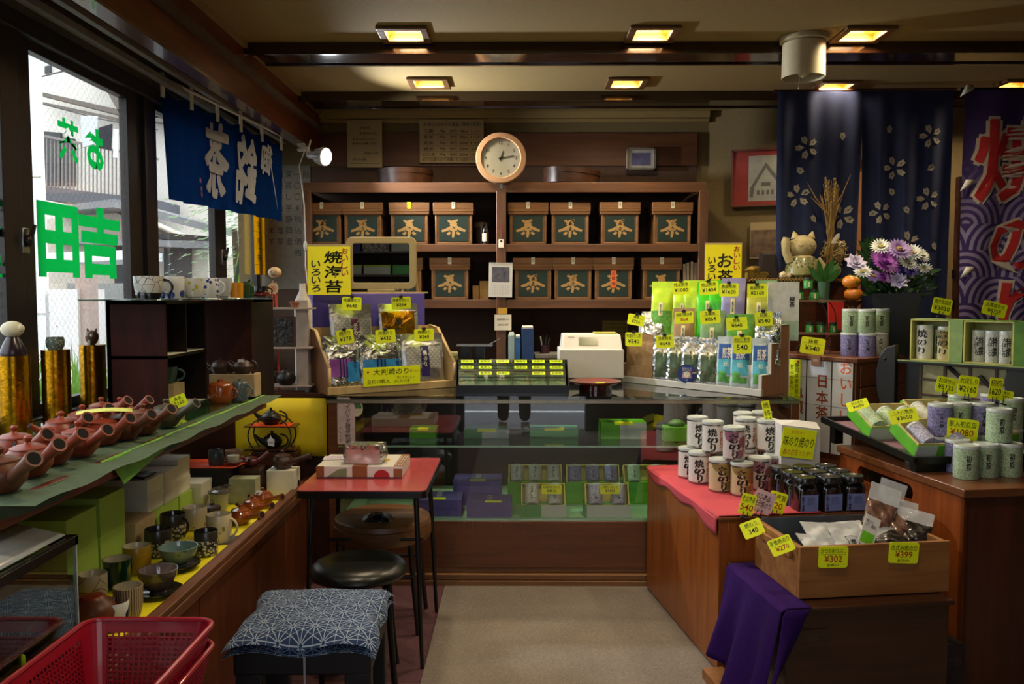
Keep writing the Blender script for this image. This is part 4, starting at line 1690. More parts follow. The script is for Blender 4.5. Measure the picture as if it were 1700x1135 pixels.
tag(o,'indigo cushion with white hemp-leaf pattern on the black square stool','cushion')
# ---- red basket (stack) and the box that carries it
def basket(name,z0,lab,full=True):
 t=thing(name,lab,'basket',(-0.852,1.70,z0))
 Mr=plain('red_plastic','#9c1028',0.35,var=0.05,coat=0.2)
 W0,D0,W1,D1,H=0.115,0.16,0.148,0.215,0.155
 def ring(k,n=6):
  w_,d_,r_=W0+(W1-W0)*k,D0+(D1-D0)*k,0.03+.012*k
  return rrect(2*w_,2*d_,r_,n)
 rings=60
 mb=MB()
 # lattice wall: solid bands near base and rim, open squares between
 import itertools
 def wallpt(side,s_,k):
  w_,d_=W0+(W1-W0)*k,D0+(D1-D0)*k
  if side in(0,1):
   return Vector((s_*w_,(-d_ if side==0 else d_),k*H))
  return Vector(((-w_ if side==2 else w_),s_*d_,k*H))
 zs=[0,.06]+[0.06+0.76*(i+1)/18 for i in range(18)]+[0.82,1.0]
 for side in range(4):
  nn=17 if side<2 else 24
  for i in range(nn+1):
   s_=-0.80+1.60*i/nn
   a_,b_=wallpt(side,s_-.013,0.03),wallpt(side,s_+.013,0.03)
   c_,d_=wallpt(side,s_+.013,0.86),wallpt(side,s_-.013,0.86)
   mb.add([a_,b_,c_,d_],[(0,1,2,3)])
  for i in range(13):
   k0=0.06+0.78*i/12
   mb.add([wallpt(side,-0.81,k0-.010),wallpt(side,.81,k0-.010),wallpt(side,.81,k0+.010),wallpt(side,-.81,k0+.010)],[(0,1,2,3)])
   # corners and bands
 def bandsurf(k0,k1):
  r0,r1=ring(k0),ring(k1)
  n_=len(r0)
  mb.add([(p_[0],p_[1],k0*H)for p_ in r0]+[(p_[0],p_[1],k1*H)for p_ in r1],[(i,(i+1)%n_,n_+(i+1)%n_,n_+i)for i in range(n_)])
 bandsurf(0,.06)
 bandsurf(.84,1.0)
 r0,r1=ring(0.0),ring(1.0)
 n_=len(r0)
 for i in range(n_):
  j=(i+1)%n_
  if(i+1)%7==0:
   continue
  mb.add([(*r0[i],0),(*r0[j],0),(*r1[j],H),(*r1[i],H)],[(0,1,2,3)])
  # connect lattice ends to corners
 for side in range(4):
  for sg in(-1,1):
   k_=0.83
   mb.add([wallpt(side,sg*.79,0),wallpt(side,sg*.87,0),wallpt(side,sg*.87,1),wallpt(side,sg*.79,1)],[(0,1,2,3)])
 mb.prism(ring(0),-0.002,0.001)
 b=obj('basket_wall',mb,Mr,t,smooth=False,solid=0.0022)
 mb=MB()
 rr=ring(1.0)
 mb.tube([(p_[0]*1.015,p_[1]*1.015,H)for p_ in rr],0.0065,8,closed=True)
 obj('rim',mb,Mr,t)
 return t
pb=pZ(345,1044,0.69)
basket('shopping_basket',0.53,'red plastic shopping basket with a square lattice, topmost of the pile')
b2=basket('shopping_basket',0.48,'red plastic shopping basket nested under the topmost one')
mb=MB()
mb.box(-1.01,-0.715,1.52,1.88,0.0,0.475)
tag(obj('storage_box',mb,M_blackm,bevel=0.01),'black storage box that carries the red baskets','box')
t=thing('price_tag','yellow price tag stuck in the near edge of the red basket','price tag',pZ(18,1118,0.66),R(25))
mb=MB()
mb.plate(rrect(0.055,0.075,0.008),-0.001,0.001)
mb.text('味付',(0.0,-0.0015,0.012),0.018,1)
mb.text('540',(0.0,-0.0015,-0.012),0.018,1)
obj('card',mb,[M_tag,M_ink],t,smooth=False)
# ---- aquarium on the bench
t=thing('fish_tank','glass fish tank with black rim standing at the near end of the bench','fish tank',(-1.36,1.46,0.514))
TX,TY,TH_=0.34,0.46,0.372
Mblkp=plain('black_plastic','#0b0b0d',0.25,var=0.05)
mb=MB()
mb.box(-TX,TX,-TY,TY,0.0,0.025)
obj('tank_base',mb,Mblkp,t,bevel=0.003)
mb=MB()
for x0,x1,y0,y1 in((-TX,TX,-TY,-TY+.018),(-TX,TX,TY-.018,TY),(-TX,-TX+.018,-TY,TY),(TX-.018,TX,-TY,TY)):
 mb.box(x0,x1,y0,y1,TH_-0.022,TH_)
obj('tank_rim',mb,Mblkp,t,bevel=0.002)
mb=MB()
for x0,x1,y0,y1 in((-TX+.004,TX-.004,-TY+.004,-TY+.008),(-TX+.004,TX-.004,TY-.008,TY-.004),(-TX+.004,-TX+.008,-TY+.004,TY-.004),(TX-.008,TX-.004,-TY+.004,TY-.004)):
 mb.box(x0,x1,y0,y1,0.02,TH_-0.02)
obj('tank_glass',mb,glass('tank_glass',(0.9,0.95,0.93),0.03),t)
for x in(-TX+.004,TX-.008):
 for y in(-TY+.004,TY-.008):
  mb=MB()
  mb.box(x,x+.005,y,y+.005,.02,TH_-.02)
  obj('silicone_edge',mb,plain('silicone','#a8b0b0',0.3),t)
mb=MB()
mb.box(-TX+.01,TX-.01,-TY+.01,TY-.01,0.03,0.28)
m_,nt_,b_=new_mat('tank_water')
b_.inputs['Base Color'].default_value=srgb('#0a1a12')
b_.inputs['Roughness'].default_value=0.04
n_=nt_.nodes.new('ShaderNodeTexNoise')
n_.inputs['Scale'].default_value=12
n_.inputs['Detail'].default_value=8
r_=nt_.nodes.new('ShaderNodeValToRGB')
r_.color_ramp.elements[0].position=.5
r_.color_ramp.elements[0].color=srgb('#060c0a')
r_.color_ramp.elements[1].position=.8
r_.color_ramp.elements[1].color=srgb('#39561f')
nt_.links.new(n_.outputs['Fac'],r_.inputs[0])
nt_.links.new(r_.outputs[0],b_.inputs['Base Color'])
obj('water',mb,m_,t,smooth=False)
mb=MB()
mb.surf(lambda u,v:(-TX+.02+u*(2*TX-.04),-TY+.02+v*(2*TY-.04),TH_+0.004+(1-u)*0.14),6,6)
obj('glass_cover',mb,plain('cover_window_glare','#aab4bc',.1,coat=.6,var=.15,scale=9),t,solid=0.003)  # pale opaque colour stands in for the window reflected on the clear lid
mb=MB()
mb.box(-0.12,0.10,0.05,0.40,TH_-0.09,TH_-0.03)
mb.tube([(0.1,.2,TH_-.05),(0.2,.2,TH_-.05),(0.22,.2,.2)],0.012)
obj('filter_box',mb,plain('grey_filter','#3c4044',0.3),t,bevel=0.01)
mb=MB()
mb.ball((0.14,0.28,TH_+0.025),0.03,sq=(1.8,1.2,.35),fn=lambda d:1+0.25*sin(d[0]*9)*cos(d[1]*7))
tag(obj('pink_fish_food_bag',mb,plain('wine_pink','#9a5a74',0.6),None,(-1.36,1.44,0.514+.03)),'small crumpled pinkish bag on the fish tank cover','bag')
# ================================================================ GOODS BY THE WINDOW
M_clay=plain('red_clay','#8c3a22',0.38,var=0.1,scale=25)
M_clay2=plain('brown_clay','#6b3a24',0.4,var=0.12,scale=25)
M_clayk=plain('amber_glaze','#8a4318',0.18,var=0.1,scale=20,coat=0.5)
M_clayd=plain('dark_clay','#3a2a24',0.4,var=0.15,scale=40)
M_clayg=plain('green_brown_clay','#4c4430',0.4,var=0.15,scale=30)
M_iron=plain('cast_iron','#1a1816',0.42,0.3,var=0.2,scale=60)
M_hole=plain('dark_opening','#0a0605',0.9)
M_note=plain('tiny_white_tag','#d9dad8',0.7)
def kyusu(name,label,cat,loc,r=0.056,rz=0.0,mat=None,group=None,up=0.5,h=1.0,note=None):
 """side-handled teapot: handle along local +x, spout towards local -y"""
 mat=mat or M_clay
 t=thing(name,label,cat,loc,rz,group)
 mb=MB()
 H=r*1.15*h
 mb.lathe([(0,0),(r*.62,0),(r*.66,H*.04),(r*.93,H*.32),(r*1.0,H*.58),(r*.92,H*.82),(r*.74,H*.95),(r*.72,H),(r*.66,H),(r*.66,H*.93),(0,H*.9)],28,cap=False)
 obj('pot_body',mb,mat,t)
 mb=MB()
 mb.lathe([(r*.74,H*1.0),(r*.73,H*1.05),(r*.5,H*1.14),(r*.16,H*1.2),(r*.11,H*1.26),(r*.17,H*1.36),(r*.17,H*1.43),(r*.08,H*1.5),(0,H*1.51)],24,cap=False)
 lid=obj('lid',mb,mat,t)
 mb=MB()
 p0=Vector((r*.85,0,H*.55))
 d=Vector((1,0,up)).normalized()
 ln=r*1.75
 mb.tube([p0-d*r*.2,p0+d*ln*.3,p0+d*ln*.7,p0+d*ln],[r*.30,r*.23,r*.27,r*.34],14,cap=False)
 mb.tube([p0+d*ln,p0+d*ln*1.001],[r*.34,r*.26],14,cap=False)
 mb.tube([p0+d*ln,p0+d*ln*.8],[r*.26,r*.22],14,1,cap=True)
 obj('handle',mb,[mat,M_hole],t)
 mb=MB()
 s0=Vector((-.1*r,-r*.8,H*.5))
 sd=Vector((-.12,-1,.75)).normalized()
 mb.tube([s0,s0+sd*r*.4,s0+sd*r*.8,s0+sd*r*.98],[r*.30,r*.2,r*.15,r*.17],12,cap=False)
 mb.tube([s0+sd*r*.98,s0+sd*r*.7],[r*.13,r*.11],12,1)
 obj('spout',mb,[mat,M_hole],t)
 if note:
  mb=MB()
  mb.T=Tr((0.0,-r*.55,H*1.12))@Rot(R(-50),4,'X')
  mb.box(-.016,.016,-.001,.001,-.012,.012)
  mb.text(note,(0,-.0015,0),.009,1)
  obj('paper_tag',mb,[M_note,M_ink],t,smooth=False)
 return t
 # red kyusu crowded on the green shelf
ks=[(3,742,.058,-28,M_clay2,'red clay side-handled teapot closest to the fish tank, nearly cut off by the picture edge'),(23,707,.056,-25,M_clay,'red clay teapot directly in front of the nearest gold stand'),(46,724,.056,-26,M_clay,'red clay teapot with its handle over the cloth edge, second from the fish tank'),(82,709,.056,-24,M_clay,'red clay teapot with a flat lid and thick raised handle, third along the shelf edge'),(101,683,.056,-30,M_clay,'red clay teapot just in front of the middle gold stand'),(129,699,.055,-25,M_clay,'red clay teapot in the middle row with the highest pointing handle'),(136,672,.055,-25,M_clay,'red clay teapot tucked under the yellow paper slip, near the farthest gold stand'),(168,684,.055,-25,M_clay,'red clay teapot in the middle row beside the yellow paper slip'),(168,661,.053,-20,M_clay,'red clay teapot in the back row before the farthest gold stand'),(199,661,.052,-15,M_clay,'red clay teapot in the back row right beneath the dark cabinet'),(204,677,.055,-22,M_clay2,'red clay teapot whose round handle mouth points to the aisle'),(236,670,.055,-22,M_clay2,'brownish clay teapot at the end of the red row with a long handle'),(277,664,.052,-15,M_clayg,'dark green-brown teapot at the far end of the red row beside the price tag')]
for i,(u,v,r_,a,m_,lab)in enumerate(ks):
 p=pZ(u,v,SH+r_*1.72)
 x=min(p.x,-1.165)
 kyusu('side_handle_teapot',lab,'teapot',(x,p.y,SH+.0015+(0.003 if p.y>2.75 else 0)),r_,R(a+ru(-6,6)),m_,'clay teapots on the green shelf',ru(.55,.75),1.0)
 # yellow slip on them
mb=MB()
p=pZ(168,676,SH+.105)
mb.T=Tr((p.x+.01,p.y,SH+0.092))@Rot(R(25),4,'Z')
mb.surf(lambda u,v:(-.075+.15*u,-.04+.08*v,.006*sin(u*3.1)),8,4)
tag(obj('paper_slip',mb,plain('lemon_slip','#dde070',0.6),solid=.001),'pale yellow paper slip lying over the red teapots','paper slip')
def price_tag(label,loc,wd,hg,lines,rz=0.0,roll=0.0,back=0.0,clip=None,mat=None,group=None,cols=None,ryy=None):
 """card standing upright facing local -Y; lines = list of (text, relative z, relative height, ink index)"""
 t=thing('price_tag',label,'price tag',loc,0,group)
 t.rotation_euler=(Rot(rz,4,'Z')@Rot(back,4,'X')@Rot(roll,4,'Y')).to_euler()
 mb=MB()
 mb.plate(rrect(wd,hg,min(wd,hg)*.12,3),-0.0006,0.0006)
 for tx,zr,hr,ink in lines:
  V,Fc,ww,hh=text_geo(tx,0.012)
  hz=hg*hr
  wx=min(wd*.86,ww*hz/max(hh,.01)*(1.0))
  mb.text(tx,(0,-0.0011,zr*hg),0,ink,w=wx,h=hz,bold=0.012)
 mb.box(-wd*.42,wd*.42,-0.0009,-0.0006,hg*.12,hg*.13,1)
 obj('card',mb,[mat or M_tag,M_ink,M_red],t,smooth=False)
 if clip=='top':
  mb=MB()
  mb.plate([(-.008,hg/2-.006),(.008,hg/2-.006),(.010,hg/2+.008),(-.010,hg/2+.008)],-.006,.006)
  mb.tube([(-.005,0,hg/2+.006),(0,-.004,hg/2+.02),(.005,0,hg/2+.006)],.001,5)
  obj('binder_clip',mb,M_blackm,t)
 elif clip=='foot':
  mb=MB()
  for x in(-.008,.008):
   mb.tube([(x,-.002,-hg/2+.012),(x,-.003,-hg/2-.012)],.0016,6)
  mb.box(-.014,.014,-.008,.008,-hg/2-.016,-hg/2-.010)
  obj('card_holder',mb,M_blackm,t)
 return t
def two(a,b,red=False):
 return[(a,.27,.26,1),(b,-.14,.30,2 if red else 1)]
p=pY(302,664,3.08)
price_tag('yellow price tag leaning in the dark cabinet beside the green-brown teapot',(p.x,p.y-.03,p.z),.056,.044,two('急須','2160'),rz=R(20),roll=R(-20))
# gold stands with ornaments
M_goldf=plain('gold_paper','#c08a18',0.22,1.0,var=0.25,scale=60,bump=0.5)
gs=[(22,590,2.60,'nearest the fish tank'),(92,580,2.93,'in the middle of the three'),(153,572,3.17,'beside the dark cabinet')]
for u,v,y,lab in gs:
 p=pY(u,v,y)
 mb=MB()
 r_=0.046
 mb.lathe([(0,0),(r_,0),(r_,p.z-SH-.0),(0,p.z-SH)],32)
 tag(obj('gold_stand',mb,M_goldf,None,(p.x,y,SH)),'cylinder stand wrapped in gold paper at the window, '+lab,'display stand','gold display stands')
p=pY(22,590,2.60)
t=thing('ceramic_doll','ceramic doll with dark bell body and cream round head on the nearest gold stand','figurine',(p.x,2.6,p.z))
mb=MB()
mb.lathe([(0,0),(.036,0),(.038,.01),(.026,.04),(.016,.058),(0,.062)],24,cap=False)
obj('body',mb,plain('dark_aubergine','#2a1c24',0.25),t)
mb=MB()
mb.ball((0,0,.082),.030,sq=(1.15,1,.85))
mb.ball((.028,-.004,.085),.012)
obj('head',mb,plain('cream_bisque','#d9cfae',0.5),t)
p=pY(92,580,2.93)
mb=MB()
mb.lathe([(0,0),(.022,0),(.029,.012),(.030,.032),(.026,.044),(.022,.044),(.024,.03),(0,.02)],24,cap=False)
tag(obj('woven_cup',mb,dotted('grey_green_weave','#4c5c50','#a3aa98',150,.35,.6),None,(p.x,2.93,p.z)),'small grey-green woven-look cup on the middle gold stand','cup')
p=pY(153,572,3.17)
t=thing('owl_figure','small brown clay owl on the gold stand beside the dark cabinet','figurine',(p.x,3.17,p.z))
mb=MB()
mb.ball((0,0,.026),.026,sq=(.95,.8,1.1),fn=lambda d:1+.05*sin(d[2]*20))
for s_ in(-1,1):
 mb.tube([(s_*.012,0,.045),(s_*.018,0,.062)],[.007,.002])
obj('body',mb,plain('brown_bisque','#6a4428',0.6,var=.3,scale=60),t)
mb=MB()
for s_ in(-1,1):
 mb.ball((s_*.009,-.019,.036),.006)
mb.box(-.004,.004,-.024,-.018,.0,.02)
obj('eyes',mb,M_card,t)
# ---- dark display cabinet with glass top
t=thing('display_cabinet','dark stained cabinet under a glass sheet, open towards the aisle, holding mugs','cabinet',(0,0,0))
M_cabk=plain('dark_stain','#150a08',0.5,var=.2,scale=6,spec=.2)
M_cabk2=plain('mahogany_panel','#34140d',.6,spec=.15,var=.3,scale=5,stretch=(6,6,1))
X0,X1,Y0,Y1=-1.50,-1.285,3.06,3.46
zb_,zt_=SH+.0055,1.415
mb=MB()
mb.box(X0,X1,Y0,Y0+.015,zb_,zt_)
obj('side_panel',mb,M_cabk2,t)
mb=MB()
mb.box(X0,X1,Y1-.015,Y1,zb_,zt_)
mb.box(X0,X0+.015,Y0,Y1,zb_,zt_)
mb.box(X0,X1,Y0,Y1,zt_-.015,zt_)
obj('carcass',mb,M_cabk,t)
mb=MB()
mb.box(X0,X1,Y0,Y1,1.20,1.212)
obj('shelf_board',mb,M_cabk,t)
for z in(1.212,zb_):
 mb=MB()
 mb.box(X0+.015,X1-.002,Y0+.015,Y1-.015,z,z+.0015)
 obj('white_liner',mb,M_card,t)
mb=MB()
mb.box(X0+.015,X1,3.25,3.26,1.2135,zt_-.015)
obj('divider',mb,M_cabk,t)
t2=thing('display_cabinet','second dark cabinet standing behind the open one under the same glass sheet','cabinet',(0,0,0))
mb=MB()
mb.box(-1.44,-1.15,3.63,3.65,zb_-.0045,zt_)
obj('front_panel',mb,M_cabk2,t2)
mb=MB()
mb.box(-1.33,-1.315,3.65,3.95,.945,zt_)
mb.box(-1.165,-1.15,3.65,3.95,.945,zt_)
mb.box(-1.33,-1.15,3.65,3.95,zt_-.015,zt_)
obj('carcass',mb,M_cabk,t2)
mb=MB()
mb.add([(-1.56,2.98,1.4165),(-1.24,2.98,1.4165),(-1.08,3.60,1.4165),(-1.10,3.80,1.4165),(-1.54,3.80,1.4165)],[(0,1,2,3,4)])
tag(obj('glass_sheet',mb,glass('thick_green_glass',(.55,.68,.62),.12),solid=.006),'green-edged glass sheet on top of the dark cabinets, carrying cups','glass sheet')
ZG=1.4205
def cup(name,label,cat,loc,r,h,mat,rim=None,handle=None,hmat=None,foot=.72,flare=1.0,rz=0,group=None,inner=None,saucer=None,wall=.0035,belly=0.0,shape='cup'):
 t=thing(name,label,cat,loc,rz,group)
 if shape=='bowl':
  prof=[(0,0),(r*.42,0),(r*.43,h*.1),(r*.75,h*.35),(r*.93,h*.7),(r,h),(r-wall,h),(r*.88,h*.7),(r*.7,h*.4),(0,h*.2)]
 elif shape=='mug':
  prof=[(0,0),(r*.94,0),(r*.98,h*.04),(r*(1+belly),h*.5),(r,h*.97),(r-wall*.5,h),(r-wall,h*.97),(r-wall*1.3,h*.1),(0,h*.07)]
 else:
  prof=[(0,0),(r*foot*.8,0),(r*foot*.85,h*.06),(r*foot,h*.09),(r*(foot+1)/2*1.06,h*.4),(r*.98,h*.75),(r*flare,h),(r*flare-wall,h),(r*.92,h*.7),(r*.7,h*.3),(0,h*.12)]
 mb=MB()
 mb.lathe(prof,32,cap=False)
 n=len(prof)-1
 # rim and inside take their own glaze
 for i in range(len(mb.m)):
  if i%n>=n-3:
   mb.m[i]=1
 obj('cup_body',mb,[mat,inner or mat],t)
 if handle:
  mb=MB()
  a=R(handle)
  pts=[]
  for k in range(11):
   b_=pi*(-.5+k/10)
   pts.append(((r*.93+r*.62*cos(b_)),0,h*.52+h*.32*sin(b_)))
  mb.tube([(p_[0]*cos(a),p_[0]*sin(a),p_[2])for p_ in pts],r*.1,8)
  obj('handle',mb,hmat or mat,t)
 if saucer:
  s=thing('saucer',saucer[0],'saucer',(loc[0],loc[1],loc[2]-.0),0)
  mb=MB()
  R2=saucer[1]
  mb.lathe([(0,.002),(R2*.5,.002),(R2*.7,.006),(R2,.014),(R2,.017),(R2*.7,.010),(0,.006)],36,cap=False)
  obj('plate',mb,saucer[2],s)
  t.location.z+=.0068
 return t
M_porc=plain('white_porcelain','#dcdcd6',0.18,coat=.4,var=.02)
M_porcc=plain('cream_glaze','#c9c0a4',0.25,coat=.3,var=.06)
M_darkg=plain('dark_glaze','#23201c',0.2,coat=.4,var=.2)
M_bluedot=dotted('blue_spot_glaze','#d8dcdc','#22388c',26,.38,.18)
M_bluel=dotted('blue_leaf_glaze','#d8dcdc','#33458c',55,.36,.18)
M_lemon=dotted('lemon_print_glaze','#dcdcd2','#b8b83a',42,.26,.18)
M_branch=swirl('branch_print_glaze','#d4d2c8','#2c2824',13,.25,.012)
M_flor=dotted('floral_dark_glaze','#33302a','#c6c2b4',95,.42,.3,-.01,.058,ring=True)
M_cow=dotted('navy_patch_glaze','#cfd2d2','#1c2444',22,.42,.2)
cups=[('tea_cup','white cup with dark branch drawing and brown base at the edge of the glass top',247,3.10,.053,.083,M_branch,10,M_darkg,None),('mug','white mug with large cobalt blue spots on the glass top',286,3.20,.045,.084,M_bluedot,None,None,'mug'),('mug','white mug with yellow lemons and green leaves on the glass top',320,3.27,.043,.078,M_lemon,180,M_porc,None),('mug','white mug with blue leaf sprigs on the glass top',346,3.36,.040,.080,M_bluel,20,M_porc,'mug'),('mug','plain pale grey mug last of the white row on the glass top',368,3.47,.042,.082,plain('grey_white_glaze','#c4c8c8',.25,coat=.3),150,None,None)]
for nm,lab,u,y,r_,h_,m_,hd_,hm_,shp in cups:
 p=pY(u,480,y)
 c=cup(nm,lab,'cup' if nm=='tea_cup' else 'mug',(p.x,y,ZG),r_,h_,m_,handle=hd_,hmat=hm_,inner=M_porc,shape=shp or 'cup',group='cups on the glass top')
 if u==247:
  mb=MB()
  mb.lathe([(r_*.62,.0),(r_*.80,.008),(r_*.865,.022),(r_*.87,.020)],32,cap=False)
  mb.v=[Vector((a.x*1.01,a.y*1.01,a.z))for a in mb.v]
  obj('dark_base',mb,M_darkg,c)
p=pY(392,480,3.52)
t=thing('yellow_mug','amber yellow straight-sided mug on the glass top','mug',(p.x,3.52,ZG))
mb=MB()
mb.lathe([(0,0),(.028,0),(.029,.064),(.026,.064),(.025,.01),(0,.01)],28,cap=False)
obj('cup_body',mb,plain('amber_yellow','#dc9414',.3,coat=.3),t)
t=thing('green_teapot','small square dark green teapot with a knob lid on the glass top','teapot',(pY(411,480,3.58).x,3.58,ZG))
mb=MB()
mb.box(-.022,.022,-.025,.025,0,.062)
obj('pot_body',mb,plain('bottle_green','#1e4a28',.25,coat=.3),t,bevel=.006)
mb=MB()
mb.box(-.018,.018,-.02,.02,.063,.068)
mb.ball((.008,0,.075),.007)
obj('lid',mb,plain('bottle_green','#1e4a28',.25,coat=.3),t,bevel=.003)
cup('dark_cup','shiny dark cup on a red lacquer saucer at the end of the glass top','cup',(pY(434,480,3.66).x,3.66,ZG),.030,.042,M_darkg,handle=30,saucer=('red lacquer saucer under the shiny dark cup',.052,plain('red_lacquer','#a02a18',.2,coat=.5)))
# contents of the cabinet
for y,lab,m_ in((3.15,'white mug on the cabinet shelf in the nearer compartment',M_porcc),(3.33,'patterned white mug on the cabinet shelf in the farther compartment',M_bluel)):
 cup('mug',lab,'mug',(-1.37,y,1.2145),.038,.075,m_,handle=-20,hmat=m_,shape='mug')
t=thing('cream_box','small cream box under the green ribbed cup in the dark cabinet','box',(-1.36,3.25,zb_+.002))
mb=MB()
mb.box(-.045,.045,-.05,.05,0,.085)
mb.plate([(-.02,.02),(-.01,.05),(0,.055),(.012,.05),(.01,.02)],-.0515,-.05,1)
obj('carton',mb,[M_paperd,M_ink],t)
cup('ribbed_cup','dark green ribbed cup with handle on the cream box in the cabinet','cup',(-1.36,3.23,zb_+.0875),.045,.065,plain('ribbed_green','#2e4a40',.35,var=.3,scale=40,coat=.3),handle=10)
t=thing('green_plate','green glazed plate standing on edge in the dark cabinet','plate',(-1.37,3.155,zb_+.062),rot=(R(75),0,R(60)))
mb=MB()
mb.lathe([(0,0),(.04,0),(.058,.006),(.058,.009),(.04,.004),(0,.004)],32,cap=False)
obj('plate_body',mb,plain('celadon','#5f7c6c',.25,coat=.3),t)
# beside the cabinets on the shelf
t=thing('carton','pale brown cardboard carton that carries the two dark teapots','carton',(pY(392,630,3.58).x,3.55,SH+.005))
mb=MB()
mb.box(-.09,.10,-.04,.05,0,.095)
obj('box',mb,plain('kraft_card','#b09a74',.8),t,bevel=.001)
cx=pY(392,630,3.58).x
ZB2=SH+.1005
for dx,lab,m_ in((-.055,'dark brown teapot on the carton, closest to the open cabinet',M_clayd),(.04,'dark brown teapot with a paper tag on the carton',M_clayd)):
 t=thing('handled_teapot',lab,'teapot',(cx+dx,3.55,ZB2))
 mb=MB()
 mb.lathe([(0,0),(.028,0),(.042,.02),(.043,.032),(.03,.048),(.0,.05)],24,cap=False)
 mb.tube([(-.03,-.01,.02),(-.05,-.02,.04),(-.058,-.024,.052)],[.014,.008,.007])
 obj('pot_body',mb,m_,t)
 mb=MB()
 mb.lathe([(.028,.049),(.02,.055),(.004,.058),(.006,.066),(0,.068)],20,cap=False)
 obj('lid',mb,m_,t)
 mb=MB()
 mb.tube([(.036+.024*sin(k*.314),0,.028-.026*cos(k*.314))for k in range(11)],.004,8)
 obj('handle',mb,m_,t)
 if dx>0:
  mb=MB()
  mb.box(-.012,.014,-.026,-.025,.046,.062)
  obj('paper_tag',mb,M_note,t)
t=thing('amber_pot','amber glazed lidded tea strainer pot in front of the carton','teapot',(pY(366,640,3.36).x,3.36,SH+.005))
mb=MB()
mb.lathe([(0,0),(.044,0),(.049,.01),(.050,.06),(.046,.07),(0,.07)],30,cap=False)
obj('pot_body',mb,M_clayk,t)
mb=MB()
mb.lathe([(.044,.07),(.035,.078),(.012,.082),(.012,.09),(0,.092)],24,cap=False)
obj('lid',mb,M_clayk,t)
mb=MB()
mb.tube([(.044+.024*sin(k*.314),0,.035-.02*cos(k*.314))for k in range(11)],.004,8)
obj('handle',mb,M_clayk,t)
t=thing('lidded_mug','grey-blue speckled lidded mug beside the amber pot','mug',(pY(397,635,3.42).x,3.42,SH+.005))
mb=MB()
mb.lathe([(0,0),(.032,0),(.036,.01),(.033,.068),(0,.068)],28,cap=False)
obj('pot_body',mb,dotted('speckled_blue','#4a5a5c','#8a9a98',200,.3,.3),t)
mb=MB()
mb.lathe([(.034,.068),(.03,.075),(.006,.078),(.008,.086),(0,.088)],24,cap=False)
obj('lid',mb,dotted('speckled_blue','#4a5a5c','#8a9a98',200,.3,.3),t)
mb=MB()
mb.tube([(.03+.028*sin(k*.314),-.01,.038-.024*cos(k*.314))for k in range(11)],.0038,8)
obj('handle',mb,dotted('speckled_blue','#4a5a5c','#8a9a98',200,.3,.3),t)
# ---- small white rack with plates at the end ledge
YR=4.23
ZL=.9405
t=thing('white_rack','slim whitewashed wooden rack with three shelves beside the seaweed stand','rack',(0,YR,ZL))
M_wwash=plain('whitewashed_wood','#a89a8c',.7,var=.12,scale=20)
xa,xb,xc,xd=(pY(u,580,YR).x for u in(432,449,492,512))
for x0,x1 in((xa,xb),(xc,xd)):
 mb=MB()
 mb.box(x0,x1,-.004,.004,0,pY(450,498,YR).z-ZL)
 mb.box(x0,x0+.008,0,.06,0,pY(450,498,YR).z-ZL)
 obj('post',mb,M_wwash,t,bevel=.002)
for v in(512,577,640):
 z=pY(470,v,YR).z-ZL
 mb=MB()
 mb.box(pY(421,v,YR).x,pY(520,v,YR).x,-.03,.07,z-.004,z+.004)
 obj('shelf_board',mb,M_wwash,t,bevel=.001)
zs_=[pY(470,v,YR).z+.0045 for v in(512,577,640)]
t=thing('dark_framed_panel','dark patterned panel in a brown frame on the middle shelf of the white rack','picture',(0,YR,zs_[1]))
a,b=pY(447,573,YR),pY(489,523,YR)
mb=MB()
mb.box(a.x,b.x+.01,.0,.03,0,b.z-a.z)
obj('frame',mb,plain('brown_frame','#4a2a24',.5),t,bevel=.004)
mb=MB()
mb.box(a.x+.006,b.x-.014,-.003,0,.008,b.z-a.z-.008)
obj('panel',mb,foil('dark_crackle','#3a3634',.35,30,.8,.5),t)
t=thing('iron_kettle','small black iron kettle on the bottom shelf of the white rack','kettle',(pY(475,620,YR).x,YR,zs_[2]))
mb=MB()
mb.lathe([(0,0),(.03,0),(.046,.018),(.048,.04),(.036,.062),(.02,.07),(0,.07)],24,cap=False)
mb.tube([(-.035,0,.04),(-.055,0,.058),(-.062,0,.066)],[.012,.008,.007])
obj('pot_body',mb,M_iron,t)
mb=MB()
mb.lathe([(.02,.07),(.015,.076),(.004,.078),(.006,.086),(0,.088)],16,cap=False)
obj('lid',mb,M_iron,t)
mb=MB()
mb.box(-.075,.0,-.012,.012,.062,.068)
mb.box(-.06,-.052,-.012,.012,.05,.066)
obj('handle',mb,plain('wood_handle','#4a3626',.6),t)
t=thing('wooden_doll','wooden doll with round smiling face and red legs on the white rack','doll',(pY(456,500,YR).x,YR,zs_[0]))
mb=MB()
mb.tube([(-.010,0,0),(-.006,0,.07)],[.006,.008])
mb.tube([(.010,0,0),(.006,0,.07)],[.006,.008])
obj('legs',mb,plain('doll_red','#b8432a',.5),t)
mb=MB()
mb.lathe([(0,.065),(.016,.07),(.02,.1),(.008,.135),(0,.14)],16,cap=False)
obj('body',mb,plain('doll_brown','#6a5038',.6,var=.3),t)
mb=MB()
mb.ball((.004,-.004,.175),.030,sq=(1.15,.9,.95))
obj('head',mb,plain('doll_face','#c9aa84',.5),t)
mb=MB()
for s_ in(-1,1):
 mb.ball((.004+s_*.011,-.031,.178),.0035)
mb.tube([(-.006,-.030,.166),(.004,-.033,.162),(.014,-.030,.166)],.0015)
obj('face_marks',mb,M_ink,t)
mb=MB()
mb.plate([(.026*cos(k*.3142),.095+.03*sin(k*.3142))for k in range(20)],-.026,-.021,0)
mb.text('茶',(0,-.0265,.095),.03,1)
obj('round_plaque',mb,[plain('pale_wood_disc','#d0a878',.6),M_red],t)
